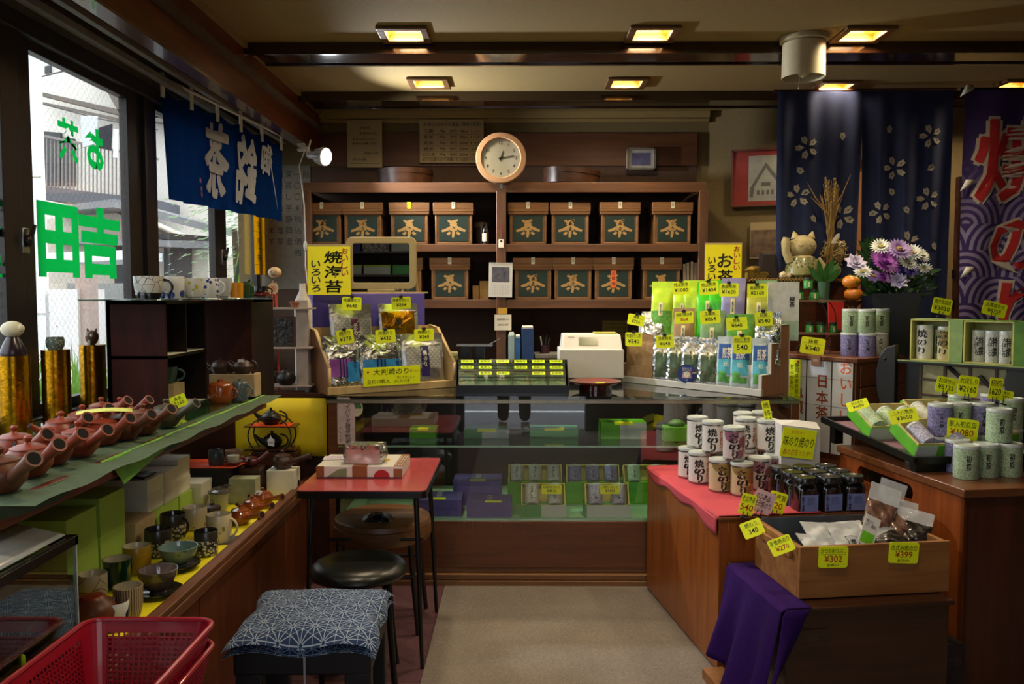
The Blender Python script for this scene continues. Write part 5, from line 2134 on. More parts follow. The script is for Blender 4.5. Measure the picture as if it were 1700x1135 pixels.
t=thing('white_bottle','matte white bottle with a short neck standing behind the white rack','bottle',(pY(503,500,4.34).x,4.34,ZL))
z9=pY(500,470,4.22).z-ZL
mb=MB()
mb.lathe([(0,0),(.04,0),(.044,.02),(.045,z9-.11),(.040,z9-.085),(.018,z9-.04),(.016,z9),(.012,z9),(0,z9-.01)],24,cap=False)
obj('bottle_body',mb,plain('matte_white','#c8c0b4',.6),t)
mb=MB()
mb.box(-.006,.006,0,.004,0,.36)
tag(obj('red_strip',mb,plain('vermilion','#c0401c',.6),None,(pY(462,560,4.33).x,4.33,ZL)),'narrow vermilion strip standing behind the white rack','strip')
t=thing('terracotta_pot','tiny terracotta pot on the top shelf of the white rack','pot',(pY(489,500,YR).x,YR,zs_[0]))
mb=MB()
mb.lathe([(0,0),(.017,0),(.021,.022),(.024,.022),(.024,.03),(.02,.03),(0,.02)],20,cap=False)
obj('pot_body',mb,plain('terracotta','#9a5a40',.7),t)
# ================================================================ LOWER BENCH
ZBN=0.477
def cart(name,label,cat,x0,x1,y0,y1,z0,z1,mat,lidh=0,group=None,lidm=None):
 t=thing(name,label,cat,((x0+x1)/2,(y0+y1)/2,z0),0,group)
 a,b,h=(x1-x0)/2,(y1-y0)/2,z1-z0
 mb=MB()
 mb.box(-a+.0015,a-.0015,-b+.0015,b-.0015,0,h-.002 if lidh else h)
 obj('box',mb,mat,t,bevel=.001)
 if lidh:
  mb=MB()
  mb.box(-a,a,-b,b,h-lidh,h)
  obj('lid',mb,lidm or mat,t,bevel=.001)
 return t
XG=-1.43
gg='pale green cartons on the bench'
cart('green_carton','pale green carton, upper one, closest to the fish tank','carton',-1.69,XG,2.62,2.815,ZBN+.131,ZBN+.245,M_cardg,0,gg)
cart('green_carton','pale green carton, upper one, next to the dark floral mug on the kraft box','carton',-1.69,XG,2.835,3.02,ZBN+.131,ZBN+.262,M_cardg,0,gg)
cart('green_carton','pale green carton, lower one, behind the dark green cup','carton',-1.69,XG,2.62,2.82,ZBN,ZBN+.13,M_cardg,0,gg)
cart('green_carton','pale green carton, lower one, behind the yellow cup','carton',-1.69,XG,2.832,3.02,ZBN,ZBN+.13,M_cardg,0,gg)
cart('kraft_box','kraft box with a loose lid under the dark floral mug','box',-1.62,-1.40,3.03,3.20,ZBN,ZBN+.12,plain('kraft_card','#b09a74',.8),.03)
cart('green_carton','pale green carton almost hidden under the white boxes','carton',-1.66,-1.43,3.215,3.50,ZBN,ZBN+.105,M_cardg,0,gg)
cart('green_carton','short pale green carton under the tallest white boxes','carton',-1.66,-1.43,3.51,3.655,ZBN,ZBN+.105,M_cardg,0,gg)
wg='white cartons stacked on the bench'
labs=['white carton, lower layer, at the tank end of the white stack','white carton, upper layer, under the dark folded sheet','white carton, lower layer, in the middle of the white stack','white carton, upper layer, in the middle of the white stack','white carton, lower layer, beside the orange sheet','white carton, topmost layer, beside the orange sheet']
k=0
for y0,y1,xx in((3.225,3.375,-1.44),(3.38,3.515,-1.435),(3.52,3.655,-1.44)):
 for l_ in range(2):
  z0=ZBN+.106+l_*.0655+(0.012 if y0>3.5 and l_ else 0)
  if y0>3.5 and l_:
   z0-=.012
  cart('white_carton',labs[k],'carton',-1.66,xx,y0,y1,z0,z0+.065+(.02 if y0>3.5 and l_ else 0),M_card,.02,wg)
  k+=1
cart('white_carton','low white carton on the bench in front of the black shelf box','carton',-1.60,-1.39,3.66,3.80,ZBN,ZBN+.062,M_card,.02,wg)
cart('white_carton','white carton lying on the low one in front of the black shelf box','carton',-1.60,-1.395,3.66,3.79,ZBN+.0625,ZBN+.125,M_card,.02,wg)
mb=MB()
mb.surf(lambda u,v:(-1.63+.17*u,3.24+.12*v,ZBN+.2375+.007*sin(u*6)**2+.003*sin(v*8)),10,6)
tag(obj('folded_sheet',mb,plain('dark_wine_sheet','#2c1c1c',.5),solid=.003),'dark folded sheet lying on the white cartons','sheet')
# black shelf box with orange sheet and pots
t=thing('shelf_box','low black slatted box under the orange sheet','box',(0,0,0))
mb=MB()
mb.box(-1.60,-1.33,3.805,4.0,ZBN,.638)
for k in range(5):
 mb.box(-1.3295,-1.328,3.83+k*.036,3.832+k*.036,ZBN+.01,.63,1)
obj('box',mb,[M_blackm,plain('dark_line','#3a2a20',.6)],t)
mb=MB()
mb.add([(-1.60,3.60,.642),(-1.30,3.62,.642),(-1.26,4.0,.642),(-1.60,4.0,.642)],[(0,1,2,3)])
mb.T=Matrix.Identity(4)
tag(obj('orange_sheet',mb,plain('orange_sheet','#f0501c',.6),solid=.003),'bright orange sheet laid over the black slatted box','sheet')
# fix overlap with the white cartons: start the sheet beyond them
for v_ in bpy.data.objects['orange_sheet'].data.vertices:
 if v_.co.y<3.7:
  v_.co.y=3.80
ZO=.6445
cup('dark_mug','dark grey mug at the near end of the orange sheet','mug',(-1.40,3.86,ZO),.034,.07,plain('slate_glaze','#3a4044',.3,coat=.3),handle=-30,shape='mug')
cup('tea_cup','small pale cup on a red saucer on the orange sheet','cup',(-1.32,3.86,ZO),.028,.038,M_porcc,saucer=('red-brown saucer on the orange sheet under the small pale cup',.045,M_clay2),inner=M_porc)
cup('tea_cup','wide mottled cup on a red saucer in the middle of the orange sheet','cup',(-1.35,3.955,ZO),.040,.044,plain('mottled_pink','#8a7060',.35,var=.3,scale=30),saucer=('red-brown saucer in the middle of the orange sheet',.05,M_clay2))
kyusu('side_handle_teapot','dark red teapot with raised handle at the far end of the orange sheet','teapot',(-1.27,3.95,.62),.038,R(20),plain('dark_red_clay','#5a2018',.35),None,.7,.9)
cart('riser_block','small brown block carrying the dark red teapot','block',-1.31,-1.21,3.90,3.998,ZBN,.6195,M_dwood)
cart('green_carton','small grey-green carton leaning behind the lidded cups','carton',-1.325,-1.20,3.80,3.88,ZBN,ZBN+.115,plain('grey_green_card','#a3a684',.8))
# yellow bench front row, positions read from the photograph: (centre u, base v, width px)
def bpos(u,v,r_=0.04):
 p=pZ(u,v,ZBN)
 return(p.x,p.y+r_,ZBN)
def bench_cup(name,lab,cat,u,v,wpx,hpx,m_,**k):
 p=pZ(u,v,ZBN)
 r_=wpx/2*p.y/F
 h_=hpx*p.y/F*.97
 return cup(name,lab,cat,(p.x,p.y+r_*.8,ZBN),r_,h_,m_,**k)
bench_cup('floral_mug','large dark mug with white plum blossom and handle on the yellow liner','mug',281,897,42,44,M_flor,handle=-20,hmat=M_darkg,shape='mug',inner=M_darkg)
bench_cup('floral_cup','dark cup with white plum blossom standing beside the yellow cup','cup',256,925,45,47,M_flor,shape='mug',inner=M_darkg)
bench_cup('floral_cup','dark cup with white plum blossom next to the teal bowl by the bench lip','cup',337,924,39,43,M_flor,shape='mug',inner=M_darkg)
bench_cup('yellow_cup','mustard yellow tea cup with drips inside the rim','cup',220,955,45,48,plain('mustard_glaze','#a8841e',.35,var=.1,coat=.2),shape='mug',inner=M_porcc)
bench_cup('green_cup','deep green tea cup with pale inside on the yellow liner','cup',187,981,49,52,plain('deep_green_glaze','#0f3c2a',.15,coat=.6),inner=M_porcc,foot=.8)
bench_cup('teal_bowl','pale teal tea bowl with a painted leaf on a dark saucer','bowl',286,950,66,35,dotted('teal_glaze','#6f8478','#3c6a4c',26,.2,.25),shape='bowl',inner=plain('teal_inside','#8aa8a4',.15,coat=.6),saucer=('dark brown saucer under the pale teal bowl',.075,M_darkg))
bench_cup('mauve_bowl','shiny mauve-grey tea bowl on a dark saucer close to the bench lip','bowl',252,995,66,42,plain('mauve_glaze','#5c5048',.2,coat=.6,var=.15),shape='bowl',inner=plain('mauve_inside','#8c7c7a',.12,coat=.8,var=.2,scale=20),saucer=('dark brown saucer under the mauve-grey bowl',.075,M_darkg))
def stripes(name,a,b,n):
 m,nt,bb=new_mat(name)
 tcn=nt.nodes.new('ShaderNodeTexCoord')
 sp=nt.nodes.new('ShaderNodeSeparateXYZ')
 at=nt.nodes.new('ShaderNodeMath')
 at.operation='ARCTAN2'
 nt.links.new(tcn.outputs['Object'],sp.inputs[0])
 nt.links.new(sp.outputs[0],at.inputs[0])
 nt.links.new(sp.outputs[1],at.inputs[1])
 m1=nt.nodes.new('ShaderNodeMath')
 m1.operation='MULTIPLY'
 m1.inputs[1].default_value=n
 nt.links.new(at.outputs[0],m1.inputs[0])
 m2=nt.nodes.new('ShaderNodeMath')
 m2.operation='SINE'
 nt.links.new(m1.outputs[0],m2.inputs[0])
 r=nt.nodes.new('ShaderNodeValToRGB')
 r.color_ramp.elements[0].position=.25
 r.color_ramp.elements[0].color=srgb(a)
 r.color_ramp.elements[1].position=.4
 r.color_ramp.elements[1].color=srgb(b)
 nt.links.new(m2.outputs[0],r.inputs[0])
 nt.links.new(r.outputs[0],bb.inputs['Base Color'])
 bb.inputs['Roughness'].default_value=.3
 return m
bench_cup('striped_cup','cream tea cup with fine brown vertical stripes and a paper tag','cup',205,1034,49,60,stripes('striped_glaze','#b8a684','#5a4030',36),inner=M_porcc,foot=.8)
bench_cup('patched_cup','white cup with navy patches next to the fish tank','cup',183,1048,46,48,M_cow,shape='mug',inner=M_porcc)
bench_cup('cream_cup','cream cup with brown brush line half behind the fish tank','cup',146,996,46,42,swirl('brush_line_glaze','#b8ac94','#4a3a30',8,.3,.01),shape='mug',inner=M_porcc)
p=pZ(140,1060,ZBN)
t=thing('round_pot','round red-brown lidded pot right beside the fish tank','teapot',(p.x+.0,p.y+.05,ZBN))
mb=MB()
mb.lathe([(0,0),(.04,0),(.062,.03),(.066,.06),(.055,.085),(.04,.095),(.036,.10),(.036,.094),(0,.09)],30,cap=False)
obj('pot_body',mb,M_clay2,t)
mb=MB()
mb.lathe([(.038,.096),(.03,.106),(0,.112)],24,cap=False)
obj('lid',mb,M_clay,t)
cart('kraft_box','small pale box half hidden behind the red basket','box',-1.16,-1.075,1.98,2.07,ZBN,ZBN+.03,M_paperd)
bench_cup('leaf_mug','cream mug with gold-green leaf print on a dark coaster','mug',358,902,42,48,dotted('leaf_print_glaze','#c6bc9c','#8c8438',34,.2,.25),handle=-5,hmat=M_porcc,shape='mug',inner=M_porcc)
p=pZ(370,902,ZBN)
mb=MB()
mb.T=Rot(R(8),4,'Z')
mb.box(-.06,.065,-.055,.06,-.0025,.0)
tag(obj('coaster',mb,plain('slate_coaster','#4a4540',.6),None,(p.x,p.y+.045,ZBN+.0)),'dark square coaster under the cream leaf mug','coaster')
bench_cup('leaf_mug','cream mug with brown and orange print behind the large floral mug','mug',318,880,40,38,dotted('orange_print_glaze','#b8ac94','#8a5030',26,.25,.3),handle=0,hmat=M_porcc,shape='mug',inner=M_porcc)
t=thing('lidded_pot','dark brown lidded pot between the cream mugs and the pale lidded cups','teapot',bpos(348,868,.03))
mb=MB()
mb.lathe([(0,0),(.03,0),(.036,.015),(.036,.055),(0,.055)],24,cap=False)
obj('pot_body',mb,M_clayd,t)
mb=MB()
mb.lathe([(.037,.055),(.034,.064),(.01,.072),(.008,.08),(0,.082)],24,cap=False)
obj('lid',mb,M_clayd,t)
def lidcup(lab,u,v,wpx,hpx,m_):
 p=pZ(u,v,ZBN)
 r_=wpx/2*p.y/F
 h_=hpx*p.y/F
 t=thing('lidded_cup',lab,'cup',(p.x,p.y+r_,ZBN),0,'lidded tea cups on the bench')
 mb=MB()
 mb.lathe([(0,0),(r_*.66,0),(r_*.72,h_*.06),(r_*.8,h_*.4),(r_*.9,h_*.78),(0,h_*.78)],28,cap=False)
 obj('cup_body',mb,m_,t)
 mb=MB()
 mb.lathe([(r_*1.0,h_*.78),(r_*.98,h_*.86),(r_*.7,h_*.93),(r_*.5,h_*.95),(r_*.5,h_),(r_*.42,h_),(r_*.4,h_*.95),(0,h_*.95)],28,cap=False)
 obj('lid',mb,plain('grey_brown_glaze','#6a6558',.22,coat=.5,var=.25,scale=30),t)
M_pale=plain('pale_crackle','#a8a890',.3,var=.15,scale=20,coat=.3)
lidcup('pale lidded tea cup with a green leaf, nearest of the lidded cups',358,850,37,38,dotted('pale_leaf_glaze','#a8a890','#4a6a34',22,.16,.3))
lidcup('lidded tea cup with navy patches, between the two pale ones',379,836,36,38,dotted('pale_navy_glaze','#a0a498','#1c2844',20,.42,.3))
lidcup('pale lidded tea cup beside the dark grey teapot',401,823,33,36,M_pale)
for u,v,m_,lab,nt_,s_ in((403,872,M_clayk,'orange-red teapot nearest on the bench lip, handle mouth towards the aisle',None,.042),(423,855,M_clayk,'orange-red teapot on the bench, second from the cream leaf mug',None,.040),(441,840,M_clayk,'orange-red teapot with a white paper tag on its lid','急須',.040),(466,817,M_clayk,'orange-red teapot in front of the cream box at the far end of the bench',None,.043),(428,812,M_clayd,'dark grey teapot with a white paper tag behind the orange-red ones','急須',.038)):
 p=pZ(u,v,ZBN)
 kyusu('side_handle_teapot',lab,'teapot',(p.x-.022,p.y+s_*.9,ZBN),s_*1.2,R(-30),m_,'teapots on the yellow liner',.25,.95,nt_)
 # box with the dark kyusu
p0=pZ(450,808,ZBN)
cart('cream_box','cream carton under the dark brown teapot at the far end of the bench','carton',-1.19,-1.055,3.93,4.035,ZBN,ZBN+.125,M_card)
kyusu('side_handle_teapot','dark brown ribbed teapot with long raised handle on the cream carton','teapot',(-1.125,3.985,ZBN+.1255),.052,R(5),plain('ribbed_brown','#40281e',.45,var=.2,scale=30),None,.28,1.0)
t=thing('wire_stand','round wire stand with two trays holding the iron teapots before the yellow board','stand',(pY(452,735,4.11).x,4.11,.665))
cart('riser_block','dark block carrying the round wire stand','block',-1.30,-1.08,4.06,4.16,ZBN,.6645,M_dwood)
z_u=pY(452,705,4.11).z-.665
for yy in(-.045,.045):
 mb=MB()
 mb.tube([(.105*cos(k*.2618),yy,z_u*.62+.095*sin(k*.2618))for k in range(24)],.0035,6,closed=True)
 obj('wire_ring',mb,M_blackm,t)
for z,m_ in((z_u,plain('orange_sheet','#f0501c',.6)),(.012,M_dwood)):
 mb=MB()
 mb.box(-.125,.125,-.05,.05,z-.006,z)
 mb.box(-.095,.10,-.052,.05,z,z+.003,1)
 obj('tray',mb,[M_dwood,m_],t)
def tetsubin(lab,loc,s=1.0):
 t=thing('iron_teapot',lab,'teapot',loc,0)
 mb=MB()
 mb.lathe([(0,0),(.03*s,0),(.048*s,.018*s),(.052*s,.035*s),(.04*s,.055*s),(.026*s,.062*s),(0,.062*s)],28,cap=False)
 mb.tube([(-.04*s,0,.025*s),(-.07*s,-.005,.045*s),(-.088*s,-.008,.066*s)],[.017*s,.010*s,.007*s])
 obj('pot_body',mb,M_iron,t)
 mb=MB()
 mb.lathe([(.027*s,.062*s),(.02*s,.07*s),(.004,.074*s),(.008*s,.084*s),(0,.088*s)],20,cap=False)
 obj('lid',mb,M_iron,t)
 mb=MB()
 mb.tube([(s*(.043+.04*sin(k*.314)),0,s*(.036-.032*cos(k*.314)))for k in range(11)],.0042*s,8)
 obj('handle',mb,M_iron,t)
 return t
tetsubin('black iron teapot on the orange upper tray of the wire stand',(pY(450,700,4.11).x,4.11,.665+z_u+.0035),.95)
t=tetsubin('black iron teapot with a white paper tag on the lower tray of the wire stand',(pY(452,745,4.11).x,4.11,.665+.0155),.95)
mb=MB()
mb.plate([(-.003,-.02),(.026,-.026),(.028,.008),(.014,.016),(.010,.03),(.004,.014),(-.006,.008)],-.058,-.056)
mb.text('鉄瓶',(.012,-.0585,-.006),.01,1)
obj('paper_tag',mb,[M_note,M_ink],t,loc=(0,0,.04),smooth=False)
# ---- blue shop cloth over the window
t=thing('blue_noren','short blue shop curtain with white characters hanging over the window','curtain',(0,0,0))
nl,nr=Vector((-1.67,pX(267,150,-1.67).y,pX(267,150,-1.67).z)),Vector((-1.43,pX(469,242,-1.43).y,pX(469,242,-1.43).z))
nd=(nr-nl)
NL=math.hypot(nd.x,nd.y)
nh=Vector((nd.y,-nd.x,0)).normalized()
def noren(u,v,off=0.0):
 p=nl.lerp(nr,u)
 hgt=0.50-0.045*u
 w_=0.012*sin(u*31)*(.3+v)+.006*sin(u*73+1)*v
 slant=v*0.05*(1-u)
 return p+nh*(w_+off)+Vector((0,slant,-v*hgt))+Vector((0,0,.012*cos(u*5*2*pi)*(1-v)**4))
mb=MB()
mb.surf(lambda u,v:noren(u,v),90,24)
M_noren=leaf_mat('noren_blue','#0d2a58',.2)
obj('cloth',mb,M_noren,t)
mb=MB()
for ch,uc,wd in(('茶',.34,.21),('銘',.60,.19),('御',.82,.16)):
 V,Fc,ww,hh=text_geo(ch,.035)
 hz=.80
 mb.add([noren(uc-x/ww*wd*.92+.04*(y/hh),.50-y/hh*hz,.022)for x,y in V],Fc)
obj('lettering',mb,leaf_mat('noren_white','#c8ccd4',.3),t,smooth=False)
mb=MB()
V,Fc,ww,hh=text_geo('御茶所',.02,True)
mb.add([noren(.225-x/ww*.016,.82-y/hh*.2,.014)for x,y in V],Fc)
obj('red_seal',mb,plain('seal_pink','#c08088',.7),t,smooth=False)
for k in range(6):
 u=k/5*.98+.01
 p=noren(u,0)
 mb=MB()
 mb.box(-.012,.012,-.004,.004,-.04,.075)
 obj('hanging_loop',mb,M_card,t,loc=tuple(p),rot=(0,0,math.atan2(nd.y,nd.x)))
mb=MB()
mb.tube([nl+Vector((0,-.05,.06)),nr+Vector((0,.05,.06))],.008)
obj('rod',mb,M_wl,t)
# posters on the dim wall past the window
mb=MB()
mb.box(-1.74,-1.40,YB-.015,YB-.012,pY(480,480,YB).z,pY(480,275,YB).z)
for i in range(5):
 s_=['煎茶玉露番茶抹茶','一〇〇g税込価格','深蒸し茶静岡産','川根本山天竜茶','御進物承ります'][i]
 for k,ch in enumerate(s_):
  mb.text(ch,(-1.43-i*.06,YB-.0155,pY(480,290,YB).z-k*.075),.05,1)
tag(obj('price_list',mb,[plain('grey_old_paper','#777060',.8),M_ink],smooth=False),'tall dim grey sheet of writing on the wall past the blue curtain','poster')
# ================================================================ GOODS ON AND BEHIND THE SHOWCASE
M_silver=foil('silver_foil','#b4b8b8',.25,14,.9)
M_silver2=foil('matte_silver','#c4c6c6',.35,10,.6)
M_gfoil=foil('gold_foil','#c48a1c',.28,9,.6)
M_pbox=plain('violet_card','#5a4ea8',.5,var=.06)
M_purple=plain('violet_print','#8a4aa0',.35,var=.05)
M_bluep=plain('blue_print','#2a7ab8',.35,var=.05)
M_ygreen=plain('yellow_green_print','#b8d830',.3,var=.1)
M_lgreen=plain('leaf_green_print','#5c9a34',.35,var=.35,scale=60)
M_sgreen=plain('fresh_green_print','#46c41c',.3,var=.08)
M_kraft=plain('kraft_paper','#a08058',.7,var=.08)
M_mgreen=plain('muted_green_film','#7a9a68',.3,var=.12)
def scales(name,base,line):
 m,nt,b=new_mat(name)
 N,L=nt.nodes,nt.links
 t=N.new('ShaderNodeTexCoord')
 s=N.new('ShaderNodeSeparateXYZ')
 L.new(t.outputs['Object'],s.inputs[0])
 def M(op,a,b_=None):
  n_=N.new('ShaderNodeMath')
  n_.operation=op
  for i_,v_ in enumerate((a,b_)):
   if v_ is None:
    continue
   if isinstance(v_,(int,float)):
    n_.inputs[i_].default_value=v_
   else:
    L.new(v_,n_.inputs[i_])
  return n_.outputs[0]
 k=1/.026
 x,z=M('MULTIPLY',s.outputs[0],k),M('MULTIPLY',s.outputs[2],k*2)
 res=None
 row=M('FLOOR',z)
 for d in(1,0):
 # overlapping discs of this row and the row below
  rr=M('SUBTRACT',row,d)
  off=M('MULTIPLY',M('MODULO',M('ABSOLUTE',rr),2),.5)
  fx=M('SUBTRACT',M('ADD',x,off),M('ROUND',M('ADD',x,off)))
  fz=M('MULTIPLY',M('SUBTRACT',z,rr),.5)
  r_=M('SQRT',M('ADD',M('MULTIPLY',fx,fx),M('MULTIPLY',fz,fz)))
  inside=M('LESS_THAN',r_,.5)
  stripe=M('GREATER_THAN',M('SINE',M('MULTIPLY',r_,50)),.1)
  c=M('MULTIPLY',inside,stripe)
  res=(c,inside)if res is None else(M('ADD',M('MULTIPLY',res[0],1),M('MULTIPLY',M('SUBTRACT',1,res[1]),c)),inside)
 mx=N.new('ShaderNodeMix')
 mx.data_type='RGBA'
 L.new(res[0],mx.inputs[0])
 mx.inputs[6].default_value=srgb(base)
 mx.inputs[7].default_value=srgb(line)
 L.new(mx.outputs[2],b.inputs['Base Color'])
 b.inputs['Roughness'].default_value=.3
 b.inputs['Metallic'].default_value=.3
 return m
M_scale=scales('silver_scale_print','#c8c8c6','#5a5650')
class Pouch:
 """filled bag standing on its lower edge: front skin as a function of (u, v)"""
 def __init__(s,w,h,d,seal=.86,crumple=.002,taper=0.0,seed=0):
  s.w,s.h,s.d,s.seal,s.cr,s.tp,s.sd=w,h,d,seal,crumple,taper,seed
 def front(s,u,v,off=0.0):
  k=max(0.0,sin(pi*min(1,max(0,u))))**.45
  prof=(1 if v<.12 else 1)*min(1,(v+.02)/.05)**.5
  if v>s.seal:
   prof*=0.06
  elif v>s.seal-.28:
   prof*=.06+.94*((s.seal-v)/.28)**.7
  th=s.d/2*k*prof
  cr=s.cr*sin(u*13+s.sd+v*5)*sin(v*17+s.sd*2+u*4)*(1 if v<s.seal else.4)
  x=(u-.5)*s.w*(1-s.tp*v)*(1-.03*sin(v*3.1))
  return(x,-th-cr-off,v*s.h)
 def back(s,u,v):
  p=s.front(u,v)
  return(p[0],-p[1]*.8+.0006,p[2])
def pouch(name,label,cat,loc,rz,w,h,d,mat,lean=R(-10),decals=(),texts=(),group=None,sealmat=None,seal=.86,crumple=.002,mats=(),seed=0,taper=0.0,roll=0.0):
 """decals: (u0,u1,v0,v1,matindex); texts: (string,u,v,width,height,matindex,vertical)"""
 t=thing(name,label,cat,loc,0,group)
 t.rotation_euler=(Rot(rz,4,'Z')@Rot(lean,4,'X')@Rot(roll,4,'Y')).to_euler()
 P=Pouch(w,h,d,seal,crumple,taper,seed)
 ml=[mat,sealmat or mat]+list(mats)
 mb=MB()
 mb.surf(lambda u,v:P.front(u,v),14,22,0,mf=lambda u,v:1 if v>seal else 0)
 mb.surf(lambda u,v:P.back(1-u,v),14,22,0,mf=lambda u,v:1 if v>seal else 0)
 obj('bag_body',mb,ml[:2],t)
 if decals or texts:
  mb=MB()
  for(u0,u1,v0,v1,mi)in decals:
   mb.surf(lambda u,v:P.front(u0+(u1-u0)*u,v0+(v1-v0)*v,.0008+.0002*mi),10,12,mi)
  for(s_,u,v,wd,hg,mi,vert)in texts:
   V,Fc,ww,hh=text_geo(s_,.015,vert)
   mb.add([P.front(u+x/ww*wd,v+y/hh*hg,.0022)for x,y in V],Fc,mi)
  obj('printed_label',mb,list(mats),t)
 return t
 # ---- seaweed stand on the left end of the counter
q0,q1=pZ(545,655,CT+.004),pZ(756,641,CT+.004)
azl=math.atan2(q1.y-q0.y,q1.x-q0.x)
fl=Frame((q0.x,q0.y,0),azl)
WL=(q1-q0).length
t=thing('seaweed_stand','stepped pale wooden counter stand full of seaweed packets','display stand',(q0.x,q0.y,CT+.001),azl)
for x0,x1 in((0,.012),(WL-.012,WL)):
 mb=MB()
 pr=[(0,0),(0,.13),(.20,.31),(.30,.32),(.30,0)]
 mb.add([(x0,y,z)for y,z in pr]+[(x1,y,z)for y,z in pr],[(4,3,2,1,0),(5,6,7,8,9)]+[(i,(i+1)%5,5+(i+1)%5,5+i)for i in range(5)])
 s=obj('side_panel',mb,M_lwood if x0 else wood('warm_side_panel','#7a4c28','#94643a','Z',3,.45),t)
 mb=MB()
 pts=[(0,0),(0,.13),(.20,.31),(.30,.32)]
 for i in range(3):
  (ya,za),(yb_,zb2)=pts[i],pts[i+1]
  mb.add([(x0-.002,ya-.003,za),(x1+.002,ya-.003,za),(x1+.002,yb_-.003,zb2+.002),(x0-.002,yb_-.003,zb2+.002)],[(0,1,2,3)])
 obj('edge_band',mb,M_lwood,s,solid=.004)
mb=MB()
mb.box(-.003,WL+.003,-.008,.006,0,.038)
obj('front_rail',mb,M_lwood,t,bevel=.002)
mb=MB()
mb.box(.012,WL-.012,.006,.16,.012,.022)
mb.box(.012,WL-.012,.155,.165,.02,.19)
mb.box(.012,WL-.012,.16,.30,.18,.19)
mb.box(.012,WL-.012,.29,.30,.19,.32)
obj('steps',mb,M_lwood,t)
def on(fr_,x,y,z):
 return tuple(fr_.w(x,y,z))
ZF=CT+.024
ZB_=CT+.193
gl='seaweed packets on the pale wooden stand'
def stack(fr_,az,x,y,z,w,h,d,mat,lab,extra,n=2,dy=.022,lean=-9,cat='packet',**k):
 for j in range(n-1,-1,-1):
  nm=lab if j==0 else lab.replace('front','back')
  kk=dict(k)
  if j:
   kk['decals'],kk['texts']=(),()
  pouch('seaweed_packet' if cat=='packet' else 'tea_pouch',lab if j==0 else extra[j-1],cat,on(fr_,x+.006*j,y+dy*j,z),az,w,h,d,mat,lean=R(lean),seed=j*1.7+x*9,**kk)
  # bottom row
x0,_=fl.hit(538,640,.04)
x1,_=fl.hit(602,640,.04)
x2,_=fl.hit(672,640,.04)
x3,_=fl.hit(744,638,.04)
hh_=.262
for xa,xb,m_,lab,ex,kw in((x0+.01,x1,M_silver,'silver seaweed packet with violet band, nearest the white rack',['silver packet just behind the violet-banded one','rearmost silver packet behind the violet-banded one'],dict(mats=[M_purple,M_bluep,plain('navy_print','#1c1e5a',.4),M_card],decals=[(.12,.72,.22,.56,0),(.60,.97,.12,.50,1),(.40,.44,.2,.56,2),(.49,.53,.2,.56,2),(.58,.62,.2,.56,2)],texts=[('大判焼のり',.85,.5,.09,.45,2,True)])),(x1,x2,M_silver,'silver seaweed packet with blue band in the middle of the stand',['silver packet just behind the blue-banded one','rearmost silver packet behind the blue-banded one'],dict(mats=[M_bluep,M_bluep,plain('navy_print','#1c1e5a',.4),M_card],decals=[(.04,.96,.24,.52,0),(.36,.40,.2,.52,2),(.45,.49,.2,.52,2),(.54,.58,.2,.52,2)],texts=[('寿司焼のり',.88,.45,.09,.45,2,True)])),(x2,x3-.01,M_silver2,'white seaweed packet with wave scale print and indigo strip, front of the stand',['white packet just behind the wave scale one','rearmost white packet behind the wave scale one'],dict(mats=[M_scale,plain('indigo_strip','#2a1e5c',.4),M_red,M_card],decals=[(.08,.92,.30,.74,0),(.42,.62,.14,.76,1)],texts=[('焼のり',.52,.5,.10,.32,3,True)]))):
 stack(fl,azl,(xa+xb)/2,.055,ZF,(xb-xa)*.99,hh_,.035,m_,lab,ex,3,.028,-8,group=gl,**kw)
 # top row
x0,_=fl.hit(534,520,.20)
x1,_=fl.hit(621,520,.20)
x2,_=fl.hit(700,520,.20)
stack(fl,azl,(x0+x1)/2+.02,.20,ZB_,.23,.25,.03,M_silver2,'white seaweed packet with scale print in the top row under the yellow sign',['white packet just behind the top scale one','rearmost white packet behind the top scale one'],3,.022,-6,group=gl,mats=[M_scale,plain('plum_strip','#4c1c3c',.4),M_red,M_card],decals=[(.08,.97,.05,.72,0),(.48,.68,.0,.70,1)],texts=[('焼のり',.58,.4,.10,.4,3,True)])
stack(fl,azl,(x1+x2)/2+.012,.20,ZB_,.225,.25,.03,M_silver2,'gold seaweed packet with black brush writing in the top row',['silver-gold packet just behind the gold one','rearmost silver-gold packet behind the gold one'],3,.022,-6,group=gl,mats=[M_gfoil,M_ink,M_red,M_card],decals=[(.03,.75,.02,.84,0),(.75,.9,.35,.84,0)],texts=[('焼のり',.45,.42,.22,.55,1,True)])
# violet carton behind
cxb,czb=fl.hit(515,487,.345)
dxb,_=fl.hit(700,487,.345)
t=thing('violet_carton','long violet carton standing behind the seaweed packets','carton',(q0.x,q0.y,0),azl)
mb=MB()
mb.box(cxb,dxb,.305,.40,CT+.001,czb)
mb.box(cxb,cxb+.17,.302,.402,czb-.04,czb)
obj('box',mb,M_pbox,t,bevel=.003)
mb=MB()
mb.T=Tr((q0.x,q0.y,0))@Rot(azl,4,'Z')
bx0,bz0=fl.hit(572,484,.33)
bx1,_=fl.hit(708,484,.33)
mb.box(bx0,bx1,.31,.42,czb+.0005,czb+.008)
tag(obj('thin_board',mb,M_lwood),'thin pale board lying on the violet carton under the mirror','board')
